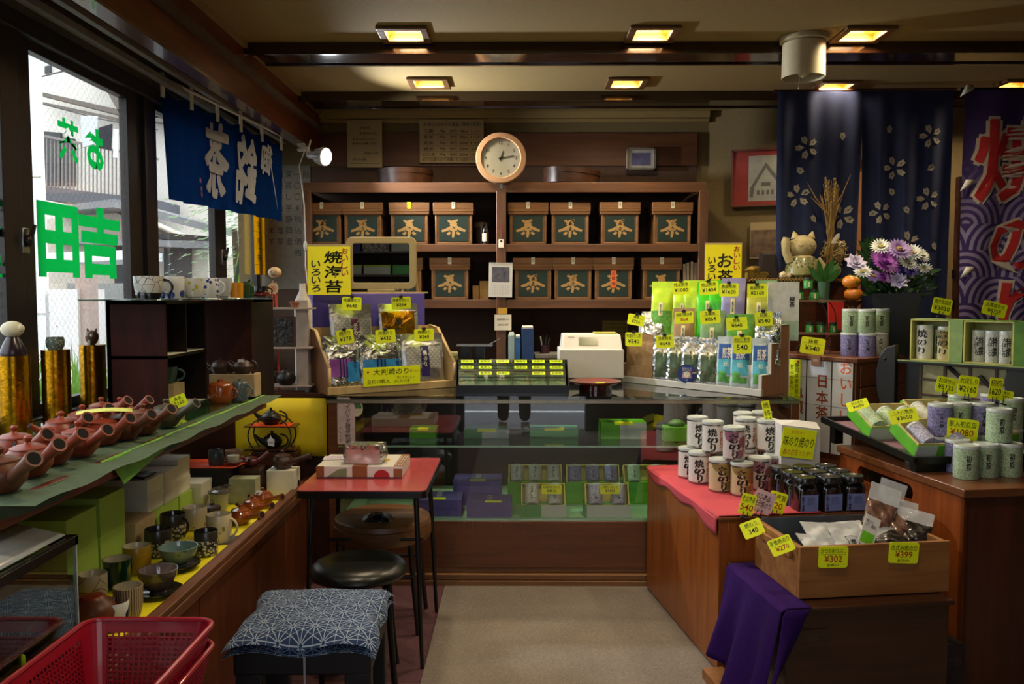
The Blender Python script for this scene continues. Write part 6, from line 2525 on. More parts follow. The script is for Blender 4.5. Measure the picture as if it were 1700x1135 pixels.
# mirror
mx0,mz0=fl.hit(576,479,.34)
mx1,mz1=fl.hit(690,394,.34)
pm=pY(633,436,4.36)
t=thing('table_mirror','rectangular mirror with rounded beige frame on its own stand','mirror',(pm.x,4.36,czb+.0085),R(2.2))
mw=(pY(691,436,4.36).x-pY(575,436,4.36).x)
mh=pY(633,393,4.36).z-pY(633,479,4.36).z
M_beige=plain('beige_plastic','#a89460',.4,var=.03)
zc0=.015+mh/2
mb=MB()
ro,ri=rrect(mw,mh,.035,6),rrect(mw-.07,mh-.065,.012,6)
n=len(ro)
vs=[(x,-.010,z+zc0)for x,z in ro]+[(x,-.010,z+zc0)for x,z in ri]+[(x,.014,z+zc0)for x,z in ro]+[(x,-.004,z+zc0)for x,z in ri]
mb.add(vs,[(i,(i+1)%n,n+(i+1)%n,n+i)for i in range(n)]+[(i,2*n+i,2*n+(i+1)%n,(i+1)%n)for i in range(n)]+[(n+i,n+(i+1)%n,3*n+(i+1)%n,3*n+i)for i in range(n)]+[tuple(range(2*n,3*n))])
obj('frame',mb,M_beige,t,bevel=.002)
mm,nt_,b_=new_mat('mirror_silver')
b_.inputs['Metallic'].default_value=1
b_.inputs['Roughness'].default_value=.01
b_.inputs['Base Color'].default_value=(.85,.87,.86,1)
mb=MB()
mb.add([(x,-.0045,z+zc0)for x,z in ri],[tuple(range(n))])
obj('mirror_glass',mb,mm,t,smooth=False)
mb=MB()
mb.box(-.07,.07,-.02,.05,0,.014)
obj('foot',mb,M_beige,t,bevel=.003)
mb=MB()
mb.tube([(mw/2+.004,.02,.0),(mw/2-.01,.016,mh*.75)],.006)
obj('back_strut',mb,plain('yellow_wood','#b08a40',.5),t)
# yellow sign beside the mirror
def poster(label,u0,v0,u1,v1,Y,cols,rz=0.0,mat=None,zb=None,tail=()):
 a,b=pY(u0,v1,Y),pY(u1,v0,Y)
 w_,h_=b.x-a.x,b.z-a.z
 t=thing('shop_sign',label,'sign',((a.x+b.x)/2,Y,a.z),rz)
 mb=MB()
 mb.box(-w_/2,w_/2,-.002,.002,0,h_)
 obj('sign_board',mb,mat or M_tagy,t)
 mb=MB()
 for(s_,xr,z0r,z1r,wr,mi)in cols:
  n_=len(s_)
  for k,ch in enumerate(s_):
   zc_=h_*(z1r+(z0r-z1r)*(k+.5)/n_)
   mb.text(ch,(w_*xr,-.003,zc_),0,mi,w=w_*wr,h=h_*(z1r-z0r)/n_*.86,bold=.02,shear=.12)
 obj('lettering',mb,[M_ink,M_red],t,smooth=False)
 mb=MB()
 mb.box(-w_/2-.004,w_/2+.004,.004,.006,.01,h_+.012)
 obj('backing_card',mb,M_paperd,t)
 return t
poster('yellow brush-lettered sign for roasted seaweed leaning beside the mirror',512,409,581,489,4.33,[('焼海苔',.10,.02,.93,.42,0),('いろいろ',-.31,.05,.72,.22,0),('おいしい',.37,.38,.98,.17,1)],R(3))
poster('yellow brush-lettered sign for tea rising behind the green tea pouches',1171,406,1231,466,5.02,[('お茶',.05,-.1,.78,.42,0),('いろい',-.32,.0,.68,.22,0),('おいしい',.37,.28,.97,.17,1)],R(-4))
# lower wide card
cx0,cz0=fl.hit(603,642,-.012)
cx1,cz1=fl.hit(697,606,-.012)
t=thing('wide_price_card','wide yellow card of brush writing on the front rail of the seaweed stand','sign',tuple(fl.w((cx0+cx1)/2,-.013,(cz0+cz1)/2)),azl)
w_,h_=cx1-cx0,cz1-cz0
mb=MB()
mb.box(-w_/2,w_/2,-.0015,.0015,-h_/2,h_/2)
mb.text('大判焼のり',(-w_*.02,-.0022,h_*.24),0,1,w=w_*.62,h=h_*.34,bold=.02,shear=.1)
mb.text('おいしい',(w_*.40,-.0022,h_*.24),0,2,w=w_*.17,h=h_*.16)
mb.ball((-w_*.42,-.002,h_*.26),.006,2,sq=(1,.1,1))
mb.text('全形10枚入',(-w_*.24,-.0022,-h_*.26),0,1,w=w_*.40,h=h_*.24,bold=.015)
mb.text('・早くておいしい\nおむすびの巻',(w_*.22,-.0022,-h_*.2),0,1,w=w_*.36,h=h_*.36)
obj('card',mb,[M_tag,M_ink,M_red],t,smooth=False)
def ptag(label,u,v,wpx,hpx,Y,lines,roll=0,clip='top',rz=0,back=0,mat=None,group=None):
 p=pY(u,v,Y)
 k=Y/F
 return price_tag(label,tuple(p),wpx*k,hpx*k,lines,rz=R(rz),roll=R(roll),back=R(back),clip=clip,mat=mat,group=group)
def ptagf(label,fr_,ylocal,u,v,wpx,hpx,lines,roll=0,clip='top',rz=0,red=False,back=0):
 x,z=fr_.hit(u,v,ylocal)
 p=fr_.w(x,ylocal,z)
 k=p.y/F
 return price_tag(label,tuple(p),wpx*k,hpx*k,lines,rz=R(rz),roll=R(roll),clip=clip,back=R(back))
ptagf('yellow price card reading 648 clipped over the scale-print packet',fl,.165,584,504,32,22,two('特選焼のり','¥648'),2,rz=15)
ptagf('yellow price card reading 864 clipped over the gold seaweed packet',fl,.165,666,503,32,20,two('特撰やきのり','¥864'),-3,rz=15)
ptagf('yellow price card reading 378 clipped over the violet-banded packet',fl,.02,573,559,28,24,two('焼のり','¥378'),-8,rz=15)
ptagf('yellow price card reading 432 clipped over the blue-banded packet',fl,.02,640,558,33,22,two('特焼のり','¥432'),-3,rz=15)
ptagf('yellow price card reading 540 clipped over the indigo-striped white packet',fl,.02,704,556,33,20,two('特焼のり','¥540'),-2,rz=15)
# ---- sample case with compartments
t=thing('sample_case','black sloping glass-topped case of eighteen tea sample compartments','sample case',(0,0,CT+.001))
ya,yb2=4.13,4.52
fx0,fx1=pY(757,650,ya).x,pY(944,650,ya).x
bx0_,bx1_=pY(764,600,yb2).x,pY(935,600,yb2).x
zf,zbk=.045,pY(850,597,yb2).z-CT
mb=MB()
mb.prism([(fx0,ya),(fx1,ya),(bx1_+.02,yb2),(bx0_-.02,yb2)],0,.03)
mb.add([(fx0,ya,0),(fx1,ya,0),(fx1,ya,zf),(fx0,ya,zf)],[(0,1,2,3)])
for xf,xb_ in((fx0,bx0_-.02),(fx1,bx1_+.02)):
 mb.add([(xf,ya,0),(xf,ya,zf),(xb_,yb2,zbk),(xb_,yb2,0)],[(0,1,2,3)])
mb.add([(bx0_-.02,yb2,0),(bx1_+.02,yb2,0),(bx1_+.02,yb2,zbk),(bx0_-.02,yb2,zbk)],[(0,1,2,3)])
obj('case_body',mb,M_black,t,smooth=False,solid=.004)
def slope(a,b,off=0.0):
# a across, b up the slope
 xa_=fx0+.012+(bx0_-.02-fx0)*b
 xb_=fx1-.012+(bx1_+.02-fx1)*b
 return Vector((xa_+(xb_-xa_)*a,ya+.01+(yb2-ya-.02)*b-off*.4,zf+.004+(zbk-zf)*b+off))
mb=MB()
mb.add([slope(0,0,-.02),slope(1,0,-.02),slope(1,1,-.02),slope(0,1,-.02)],[(0,1,2,3)])
obj('tray',mb,plain('sage_tray','#4c6040',.6,var=.15,scale=14),t,smooth=False)
mb=MB()
for i in range(7):
 a=i/6
 mb.add([slope(max(0,a-.006),0,-.006),slope(min(1,a+.006),0,-.006),slope(min(1,a+.006),1,-.006),slope(max(0,a-.006),1,-.006)],[(0,1,2,3)])
for b in(0,.33,.56,.78,1.0):
 mb.add([slope(0,max(0,b-.02),-.006),slope(1,max(0,b-.02),-.006),slope(1,min(1,b+.02),-.006),slope(0,min(1,b+.02),-.006)],[(0,1,2,3)])
obj('divider_grid',mb,plain('black_green','#1c2418',.5),t,smooth=False,solid=.004)
for r_,b in enumerate((.92,.68,.45)):
 for i in range(6):
  if(r_==2 and i in(0,3))or(r_==1 and i==2):
   continue
  mb=MB()
  a0,a1=(i+.14)/6,(i+.86)/6
  mb.add([slope(a0,b-.06,-.003),slope(a1,b-.06,-.003),slope(a1,b+.06,-.003),slope(a0,b+.06,-.003)],[(0,1,2,3)])
  V,Fc,ww,hh=text_geo(['煎茶玉','番茶五','抹茶十','茎茶百','粉茶千','玄米茶'][i],.02)
  mb.add([slope((i+.5)/6+x/ww*.095,b+y/hh*.07,-.001)for x,y in V],Fc,1)
  obj('sample_label',mb,[M_tag,M_ink],t,smooth=False)
mb=MB()
mb.add([slope(0,0,.002),slope(1,0,.002),slope(1,1,.002),slope(0,1,.002)],[(0,1,2,3)])
obj('glass_lid',mb,glass('case_lid_glass',(.85,.92,.86),.05),t,smooth=False)
# round red tray and cash register
p=pZ(988,646,CT)
t=thing('red_tray','round red lacquer coin tray on a dark red drum beside the cash register','tray',(p.x,4.36,CT+.001))
mb=MB()
mb.lathe([(0,0),(.085,0),(.085,.028),(0,.028)],40)
obj('drum',mb,plain('deep_red_lacquer','#4a100c',.15,coat=.5),t)
mb=MB()
mb.lathe([(0,.029),(.11,.029),(.132,.040),(.134,.046),(.128,.046),(.108,.036),(0,.036)],48,cap=False)
obj('tray_dish',mb,plain('red_lacquer_tray','#7a2a18',.15,coat=.6),t)
mb=MB()
mb.T=Tr((.02,-.04,.0375))@Rot(R(10),4,'Z')
mb.box(-.025,.025,-.012,.012,0,.001)
obj('yellow_slip',mb,M_tag,t)
t=thing('cash_register','white electronic cash register behind the counter','cash register',(0,0,0))
yr=4.62
x0,x1=pY(929,600,yr).x,pY(1036,600,yr).x
zt0,zt1,zt2=pY(980,612,yr).z,pY(980,580,yr).z,pY(980,556,yr).z
mb=MB()
mb.box(x0,x1,yr,yr+.28,CT+.03,zt1)
mb.add([(x0+.012,yr+.02,zt1),(x1-.006,yr+.02,zt1),(x1-.012,yr+.07,zt2),(x0+.022,yr+.07,zt2),(x0+.012,yr+.26,zt1),(x1-.006,yr+.26,zt1),(x1-.012,yr+.26,zt2),(x0+.022,yr+.26,zt2)],[(0,1,2,3),(1,5,6,2),(5,4,7,6),(4,0,3,7),(3,2,6,7)])
obj('housing',mb,plain('register_white','#cfcdc4',.4,var=.02),t,bevel=.005,smooth=False)
mb=MB()
mb.box(x0+.01,x1-.01,yr-.003,yr+.25,CT+.0015,CT+.029)
obj('cash_drawer',mb,M_black,t,bevel=.003)
def regp(u,v,off=.001):
# point on the sloping front face
 fx_,fz_=u,v
 return Vector((x0+.022+(x1-x0-.034)*fx_,yr+.02+.05*fz_-off,zt1+(zt2-zt1)*fz_+off*.3))
mb=MB()
mb.add([regp(.27,.25,.002),regp(.60,.25,.002),regp(.60,.80,.002),regp(.27,.80,.002)],[(0,1,2,3)])
obj('display',mb,plain('lcd_green','#5c6440',.2,var=.2,scale=20),t,smooth=False)
mb=MB()
V,Fc,ww,hh=text_geo('CASIO',.01)
mb.add([regp(.14+x/ww*.11,.80+y/hh*.1,.002)for x,y in V],Fc)
obj('lettering',mb,M_ink,t,smooth=False)
mb=MB()
mb.box(x0+.2,x1-.03,yr+.10,yr+.2,zt2+.001,zt2+.008)
obj('receipt_cover',mb,plain('pale_yellow_pad','#c8b854',.6),t)
# things behind: scale, blue files, stacked magazines
t=thing('kitchen_scale','flat metal weighing scale on dark feet behind the sample case','scale',(pY(788,575,4.72).x,4.72,CT+.001))
zz=pY(788,572,4.72).z-CT
mb=MB()
mb.box(-.10,.10,-.06,.06,zz-.006,zz)
mb.tube([(.08,0,zz),(.14,0,zz+.03)],.003)
obj('pan',mb,M_metal,t)
mb=MB()
for x in(-.05,.03):
 mb.box(x-.025,x+.025,-.04,.04,.02,zz-.006)
mb.box(-.12,.09,-.05,.05,0,.02)
obj('base',mb,M_black,t,bevel=.003)
Yk=5.12
for i,(u0,u1,v0,c,lab)in enumerate(((844,854,556,'#9ab4b8','pale blue-grey folder with paper top standing on the back counter'),(855,864,560,'#2a62a0','bright blue folder standing beside the pale one'),(866,886,545,'#1c3c70','tall dark blue folder standing on the back counter'))):
 a,b=pY(u0,590,Yk),pY(u1,v0,Yk)
 mb=MB()
 mb.box(a.x,b.x,Yk,Yk+.2,.831,b.z)
 t=thing('folder',lab,'folder',(0,0,0),0,'folders on the back counter')
 obj('cover',mb,plain('folder'+c,c,.5),t,bevel=.002)
 mb=MB()
 mb.box(a.x+.004,b.x-.004,Yk+.01,Yk+.19,b.z,b.z+.01)
 obj('papers',mb,M_paper,t)
for i in range(9):
 z0=.831+i*.026
 mb=MB()
 mb.T=Tr((pY(911,570,Yk).x+ru(-.01,.01),5.25,z0))@Rot(R(ru(-6,6)),4,'Z')
 mb.box(-.09,.09,-.12,.10,0,.024)
 tag(obj('magazine',mb,[plain('grey_cover','#7c7a74',.5),plain('dark_cover','#3c3836',.5)][i%2],bevel=.002),['lowest','second','third','fourth','fifth','sixth','seventh','eighth','topmost'][i]+' magazine of the pile behind the cash register','magazine','magazine pile')
t=thing('pen_cup','dark cup of pens standing on the magazine pile','pen cup',(pY(905,560,Yk).x,5.22,.831+9*.026))
mb=MB()
mb.lathe([(0,0),(.03,0),(.032,.05),(.029,.05),(.028,.004),(0,.004)],16,cap=False)
obj('cup_body',mb,plain('maroon_cup','#3c1a20',.4),t)
for k in range(5):
 a=k*1.3
 mb=MB()
 mb.tube([(.01*cos(a),.01*sin(a),.005),(.03*cos(a),.03*sin(a),.09+.006*k)],.003)
 obj('pen',mb,[M_metal,M_ink,M_card][k%3],t)
mb=MB()
a,b=pY(1000,560,5.73),pY(1043,532,5.73)
mb.box(a.x,b.x,5.735,5.738,a.z,b.z)
for i in range(3):
 mb.text('注文票は右の棚',((a.x+b.x)/2,5.7345,b.z-.02-i*.03),0,1,w=.14,h=.014)
tag(obj('memo_sheet',mb,[plain('dim_yellow_memo','#8a7424',.7),M_ink],smooth=False),'dim yellow memo sheet stuck below the shelves behind the cash register','memo')
# green tea tins beside the sample case
t=thing('green_tin','small olive green tin with a pale lid beside the sample case','tin',(pY(752,570,4.66).x,4.64,CT+.001))
mb=MB()
mb.box(-.03,.03,-.03,.03,0,.15)
obj('tin_body',mb,plain('olive_tin','#6a7a3c',.5),t,bevel=.004)
mb=MB()
mb.box(-.028,.028,-.028,.028,.151,.175)
obj('tin_lid',mb,plain('pale_tin_lid','#a8b088',.5),t,bevel=.003)
# ---- things on the shelving and wall
p=pY(830,262,5.26)
t=thing('wall_clock','round wall clock with a pale wooden ring','clock',(p.x+.006,5.27,p.z))
r_=41.5*5.26/F
M_ring=plain('clock_ring_wood','#b98e68',.45,var=.04)
mb=MB()
mb.T=Rot(R(90),4,'X')
mb.lathe([(r_,-.02),(r_,.012),(r_*.97,.022),(r_*.80,.024),(r_*.765,.014),(r_*.765,-.005)],64,cap=False)
mb.lathe([(0,-.02),(r_,-.02)],64,cap=False)
obj('ring',mb,M_ring,t)
mb=MB()
mb.T=Rot(R(90),4,'X')
mb.lathe([(0,0),(r_*.77,0)],64,cap=False)
obj('dial',mb,plain('dial_white','#c9cbc0',.6,var=.02),t)
mb=MB()
rn=r_*.60
for k in range(1,13):
 a=R(90-30*k)
 mb.text(str(k),(rn*cos(a),-.0012,rn*sin(a)),r_*.17,0,bold=.01)
obj('numerals',mb,M_ink,t,smooth=False)
for ln,wd,ang,nm in((.34,.022,84,'hour_hand'),(.50,.014,84-6+4,'minute_hand')):
 pass
for ln,wd,ang,nm in((.30,.03,20,'hour_hand'),(.52,.022,80,'minute_hand')):
 mb=MB()
 a=R(90-ang)
 dx,dz=cos(a),sin(a)
 mb.plate([(-dz*r_*wd-dx*r_*.1,dx*r_*wd-dz*r_*.1),(-dz*r_*wd*.5+dx*r_*ln,dx*r_*wd*.5+dz*r_*ln),(dz*r_*wd*.5+dx*r_*ln,-dx*r_*wd*.5+dz*r_*ln),(dz*r_*wd-dx*r_*.1,-dx*r_*wd-dz*r_*.1)],-.006,-.004)
 obj(nm,mb,M_ink,t)
mb=MB()
mb.T=Rot(R(90),4,'X')
mb.lathe([(0,.0165),(r_*.75,.015)],48,cap=False)
obj('clock_glass',mb,glass('clock_glass',(1,1,1),.03),t)
mb=MB()
mb.box(-.009,.009,-.002,.012,-r_-.03,-r_+.01)
obj('hanger',mb,M_metal,t)
def wallpaper(label,u0,v0,u1,v1,Y,mat,rows,name='notice',cat='notice',frame=False,bw=None):
 a,b=pY(u0,v1,Y),pY(u1,v0,Y)
 t=thing(name,label,cat,((a.x+b.x)/2,Y,(a.z+b.z)/2))
 w_,h_=b.x-a.x,b.z-a.z
 mb=MB()
 mb.box(-w_/2,w_/2,-.002,.001,-h_/2,h_/2)
 for(s_,x,z,wd,hg,mi)in rows:
  if s_=='_':
   mb.box(w_*(x-wd/2),w_*(x+wd/2),-.0024,-.002,h_*z,h_*z+.0018,1)
  else:
   mb.text(s_,(w_*x,-.0026,h_*z),0,mi,w=w_*wd,h=h_*hg,bold=.015)
 obj('sheet',mb,[mat,M_ink,M_red],t,smooth=False)
 return t,w_,h_
rows=[('(お茶の入れかたの湯温と時間の目安)',0,.38,.9,.11,1)]
for i,(n_,g_,c_,m_,s_)in enumerate((('玉露','15g','50℃','140ml','2分〜2分半'),('煎茶','10g','70℃','200ml','1分'),('煎茶','10g','90℃','650ml','1分'),('番茶','15g','100℃','650ml','30秒'),('ほうじ茶','15g','100℃','650ml','30秒'))):
 z=.225-i*.135
 rows+=[(n_,-.36,z,.15 if i<4 else.19,.08,1),(g_,-.14,z,.08,.07,1),(c_,.03,z,.11,.07,1),(m_,.19,z,.13,.07,1),(s_,.37,z,.14,.07,1),('_',0,z-.07,.9,0,1)]
rows.append(('※どのお茶も必ず沸騰したお湯を使います',0,-.43,.92,.09,1))
wallpaper('brownish sheet of handwritten brewing temperatures beside the clock',697,198,803,270,5.705,M_paperd,rows)
wallpaper('small framed-border certificate with faint writing near the wall corner',577,199,634,278,5.705,M_paperd,[('表彰状',0,.33,.3,.06,1),('_',0,.43,.85,0,1),('_',0,-.42,.85,0,1),('茶業組合殿',.1,.22,.5,.05,1),('あなたは永年にわたり',0,.1,.7,.05,1),('業界の発展に尽力',0,.0,.7,.05,1),('昭和五十年',.2,-.2,.4,.05,1),('組合長',-.15,-.33,.4,.05,1)])
# small framed picture
a,b=pY(1043,279,5.6),pY(1093,241,5.6)
t=thing('framed_photo','small silver framed blue picture on the wood panel above the shelving','picture',((a.x+b.x)/2,5.69,(a.z+b.z)/2+.0))
w_,h_=b.x-a.x,b.z-a.z
mb=MB()
for x0_,x1_,z0_,z1_ in((-w_/2,w_/2,h_/2-.014,h_/2),(-w_/2,w_/2,-h_/2,-h_/2+.014),(-w_/2,-w_/2+.014,-h_/2,h_/2),(w_/2-.018,w_/2,-h_/2,h_/2)):
 mb.box(x0_,x1_,-.012,.03,z0_,z1_)
obj('frame',mb,plain('silver_frame','#8a8474',.3,.6),t,bevel=.002)
mb=MB()
mb.box(-w_/2+.01,w_/2-.01,-.004,.02,-h_/2+.01,h_/2-.01)
mb.box(-w_/2+.035,w_/2-.035,-.0045,-.004,-h_/2+.03,h_/2-.035,1)
obj('print',mb,[plain('grey_mount','#a09c98',.6),plain('blue_print_photo','#4c4c70',.5,var=.5,scale=20)],t,smooth=False)
# bentwood sieves on top of the shelving
for u,w_px,lab in((672,90,'dark bentwood sieve hoop on top of the shelving near the certificate'),(948,92,'dark bentwood sieve hoop on top of the shelving beside the clock')):
 p=pY(u,290,5.50)
 t=thing('wooden_sieve',lab,'sieve',(p.x,5.52,2.1225),rot=(R(0),R(0 if u<700 else 4),0))
 rr_=w_px/2*5.5/F
 mb=MB()
 mb.lathe([(rr_,.008 if u>700 else 0),(rr_,.10),(rr_-.006,.10),(rr_-.006,.008 if u>700 else 0)],48,cap=False)
 mb.lathe([(rr_+.004,.072),(rr_+.004,.104),(rr_,.104)],48,cap=False)
 obj('hoop',mb,wood('dark_bentwood','#2c170c','#4a2c18','X',3,.4),t)
 mb=MB()
 mb.lathe([(0,.062),(rr_-.006,.062)],32,cap=False)
 obj('sieve_net',mb,plain('dark_net','#3a2c1c',.7),t)
 # small dark bottle and jar
t=thing('dark_bottle','small dark bottle with a pale label on the upper shelf','bottle',(pY(806,400,5.36).x,5.37,1.7415))
mb=MB()
mb.lathe([(0,0),(.024,0),(.025,.08),(.018,.10),(.012,.115),(.012,.135),(0,.135)],20)
obj('bottle_body',mb,plain('brown_bottle','#150e0c',.2,coat=.4),t)
mb=MB()
mb.lathe([(.0255,.02),(.0255,.07)],12,cap=False,arc=(-2.6,-1.2))
obj('label',mb,M_card,t)
t=thing('glass_jar','squat clear jar with a dull lid behind the dark bottle','jar',(pY(799,400,5.50).x,5.52,1.7415))
mb=MB()
mb.lathe([(0,0),(.045,0),(.048,.12),(0,.12)],24)
obj('jar_body',mb,plain('dusty_jar','#4c4438',.2,coat=.3),t)
mb=MB()
mb.lathe([(0,.121),(.05,.121),(.05,.15),(0,.15)],24)
obj('jar_lid',mb,plain('dull_lid','#7a7258',.4),t)
# charm and calendar on the upright
t=thing('hanging_charm','small white thermometer charm hanging on the shelf upright','charm',(pY(832,400,5.275).x,5.275,pY(832,403,5.27).z))
mb=MB()
mb.box(-.016,.016,-.005,.003,-.03,.022)
obj('charm_body',mb,M_card,t,bevel=.002)
mb=MB()
mb.box(-.006,.006,-.0056,-.005,.004,.016)
obj('display',mb,M_ink,t)
mb=MB()
mb.tube([(0,0,.022),(.012,0,.08),(-.012,0,.12),(0,0,.09),(0,0,.03)],.002,5)
obj('string',mb,plain('red_string','#7a2c20',.7),t)
a,b=pY(811,493,5.262),pY(850,436,5.262)
t=thing('wall_calendar','small spiral calendar with a dark photograph hung on the shelf upright','calendar',((a.x+b.x)/2,5.268,a.z),rot=(0,R(1),0))
w_,h_=b.x-a.x,b.z-a.z
mb=MB()
mb.box(-w_/2,w_/2,-.003,.006,0,h_)
obj('sheet',mb,plain('calendar_white','#c4c2bc',.6,var=.02),t)
mb=MB()
mb.box(-w_*.37,w_*.37,-.0036,-.003,h_*.44,h_*.88)
obj('picture',mb,plain('dark_photo','#4c4a52',.5,var=.6,scale=30),t)
mb=MB()
for r2 in range(5):
 mb.text('1  2  3  4  5  6  7',(0,-.0036,h_*(.33-r2*.06)),0,0,w=w_*.7,h=h_*.025)
obj('date_rows',mb,plain('grey_ink','#77757a',.6),t,smooth=False)
mb=MB()
for k in range(12):
 x=-w_/2+w_*(k+.5)/12
 mb.tube([(x,-.005,h_-.006),(x,-.006,h_+.005),(x,.004,h_+.005)],.0012,4)
obj('spiral',mb,M_metal,t)
wallpaper('white handwritten memo pinned under a yellow slip on the upright',821,522,849,548,5.262,M_paper,[('営業時間 10-6',0,.2,.7,.13,1),('定休日 日曜',0,-.15,.6,.13,1)],'memo','memo')
wallpaper('small ochre slip stuck above the white memo on the upright',826,511,842,521,5.263,plain('ochre_slip','#b8902c',.7),[],'memo','memo')
for(u0,u1,v0,lab,c)in((796,809,474,'small brown carton on the lower shelf beside the calendar','#8a6a34'),):
 a=pY(u0,497,5.36)
 b=pY(u1,v0,5.36)
 cart('small_carton',lab,'carton',a.x,b.x+.01,5.36,5.5,1.3955,b.z+.03,plain('brown_carton',c,.7))
 cart('small_carton','narrower ochre carton beside the calendar, stepping down on the lower shelf','carton',a.x-.045,a.x-.003,5.36,5.5,1.3955,b.z-.0,plain('ochre_carton','#7c5c28',.7))
for k,(u,v0)in enumerate(((1138,438),(1143,436),(1149,434),(1154,436))):
 p=pY(u,440,5.34)
 mb=MB()
 mb.T=Rot(R(-2+k),4,'Y')
 mb.box(-.008,.008,0,.18,0,pY(u,v0,5.34).z-1.3957)
 tag(obj('thin_book',mb,plain('grey_book','#8c806c',.7),None,(p.x,5.34,1.3957)),['thin grey book standing next to the last chest','second thin grey book past the last chest','third thin grey book past the last chest','thin grey book closest to the shelf end'][k],'book','thin books past the last chest')
 # ---- tea stand on the right
r0_,r1_=pZ(1030,632,CT+.004),pZ(1264,657,CT+.004)
azr=math.atan2(r1_.y-r0_.y,r1_.x-r0_.x)
frr=Frame((r0_.x,r0_.y,0),azr)
WR=(r1_-r0_).length
M_wstand=plain('white_stand_board','#b8b6ae',.45,var=.04)
t=thing('tea_stand','white-edged three-step counter stand full of tea pouches','display stand',(r0_.x,r0_.y,CT+.001),azr)
for i,x0 in enumerate((0,WR-.014)):
 mb=MB()
 pr=[(0,0),(0,.10),(.08,.10),(.08,.25),(.16,.25),(.16,.34),(.24,.34),(.24,0)]
 n=8
 mb.add([(x0,y,z)for y,z in pr]+[(x0+.014,y,z)for y,z in pr],[tuple(range(n))[::-1],tuple(range(n,2*n))]+[(k,(k+1)%n,n+(k+1)%n,n+k)for k in range(n)])
 s=obj('side_panel',mb,wood('warm_side_panel','#7a4c28','#94643a','Z',3,.45),t)
 mb=MB()
 for k in range(7):
  (ya_,za_),(yb3,zb3)=pr[k],pr[k+1]
  if ya_==yb3:
   mb.box(x0-.002,x0+.016,ya_-.004,ya_+.001,min(za_,zb3),max(za_,zb3)+.002)
  else:
   mb.box(x0-.002,x0+.016,ya_,yb3,za_,za_+.004)
 obj('white_edge',mb,M_wstand,s)
mb=MB()
mb.box(-.004,WR+.004,-.010,.004,0,.034)
obj('front_rail',mb,M_wstand,t,bevel=.002)
mb=MB()
mb.box(.014,WR-.014,.004,.08,.01,.018)
mb.box(.014,WR-.014,.075,.08,.018,.14)
mb.box(.014,WR-.014,.08,.16,.135,.14)
mb.box(.014,WR-.014,.155,.16,.14,.26)
mb.box(.014,WR-.014,.16,.24,.255,.26)
obj('steps',mb,M_wstand,t)
mb=MB()
mb.box(.02,WR-.02,-.006,-.004,.034,.10)
mb.box(.02,WR-.02,.074,.076,.14,.20)
obj('clear_fence',mb,glass('acrylic',(.98,.98,.98),.03),t)
S1,S2,S3=CT+.0195,CT+.1415,CT+.2615
gr_='tea pouches on the white-edged stand'
def rackbag(u0,u1,vt,tier,y,mat,lab,lean=-8,d=.035,name='tea_pouch',**k):
 z0=(S1,S2,S3)[tier]
 xa,_=frr.hit(u0,vt,y)
 xb,zt=frr.hit(u1,vt,y)
 h_=zt-z0
 # face the customer rather than the stand: turn half way
 rz_=azr*.45
 w_=(u1-u0)*frr.w((xa+xb)/2,y,0).y/F/cos(azr*.35)
 return pouch(name,lab,'pouch',tuple(frr.w((xa+xb)/2,y,z0)),rz_,w_*.97,h_/cos(R(lean)),d,mat,lean=R(lean),group=gr_,**k)
lbl=plain('cream_strip','#d6cc9c',.6)
lab_kw=dict(mats=[lbl,M_ink],decals=[(.42,.60,.38,.66,0)],texts=[('煎茶',.51,.52,.07,.18,1,True)])
# top tier
rackbag(1080,1116,467,2,.19,M_ygreen,'yellow-green tea pouch at the shelf end of the top row',mats=[M_lgreen,lbl,M_ink],decals=[(.03,.97,.02,.45,0),(.38,.58,.36,.6,1)],texts=[('煎茶',.48,.48,.07,.18,2,True)])
rackbag(1116,1150,468,2,.195,M_ygreen,'yellow-green tea pouch second in the top row, behind the 1080 price card',mats=[M_lgreen,lbl,M_ink],decals=[(.03,.97,.02,.45,0),(.38,.58,.36,.6,1)],texts=[('煎茶',.48,.48,.07,.18,2,True)])
rackbag(1156,1193,468,2,.19,M_sgreen,'fresh green tea pouch in the top row, behind the 1404 price card',**lab_kw)
rackbag(1197,1236,461,2,.19,plain('lavender_print','#8c86b4',.35,var=.1),'lavender tea pouch in the top row, behind the 1620 price card',**lab_kw)
rackbag(1240,1280,470,2,.19,plain('gold_green_print','#a8a83c',.35,var=.15),'gold-green tea pouch in the top row, behind the 2160 price card',**lab_kw)
for u,m_,lab in((1135,M_ygreen,'yellow-green pouch peeking behind the second pouch of the top row'),(1176,M_sgreen,'green pouch peeking behind the fresh green one'),(1255,M_mgreen,'muted green pouch peeking behind the gold-green one')):
 rackbag(u,u+34,465,2,.225,m_,lab,lean=-4)
 # white box with green landscape
xa,za=frr.hit(1276,550,.36)
xb,zb5=frr.hit(1326,468,.36)
t=thing('tea_gift_box','white gift box with brushed tea lettering and pale green plants at the top row end','box',tuple(frr.w(WR-.10,.20,S3)),azr*.3)
pw=50*4.2/F
mb=MB()
mb.box(0,pw,0,.05,0,zb5-S3)
mb.box(.002,pw-.002,-.0006,0,.001,.10,1)
mb.text('緑茶',(pw*.78,-.001,(zb5-S3)*.66),.028,2,vert=True,bold=.02)
for k in range(9):
 mb.tube([(.01+k*.008,-.001,.02),(.008+k*.009,-.001,.10+.01*(k%3))],.0007,4,3)
obj('box_body',mb,[plain('white_gift_box','#c8cac4',.5),plain('pale_green_wash','#9cb8a0',.5),M_ink,M_lgreen],t,smooth=False)
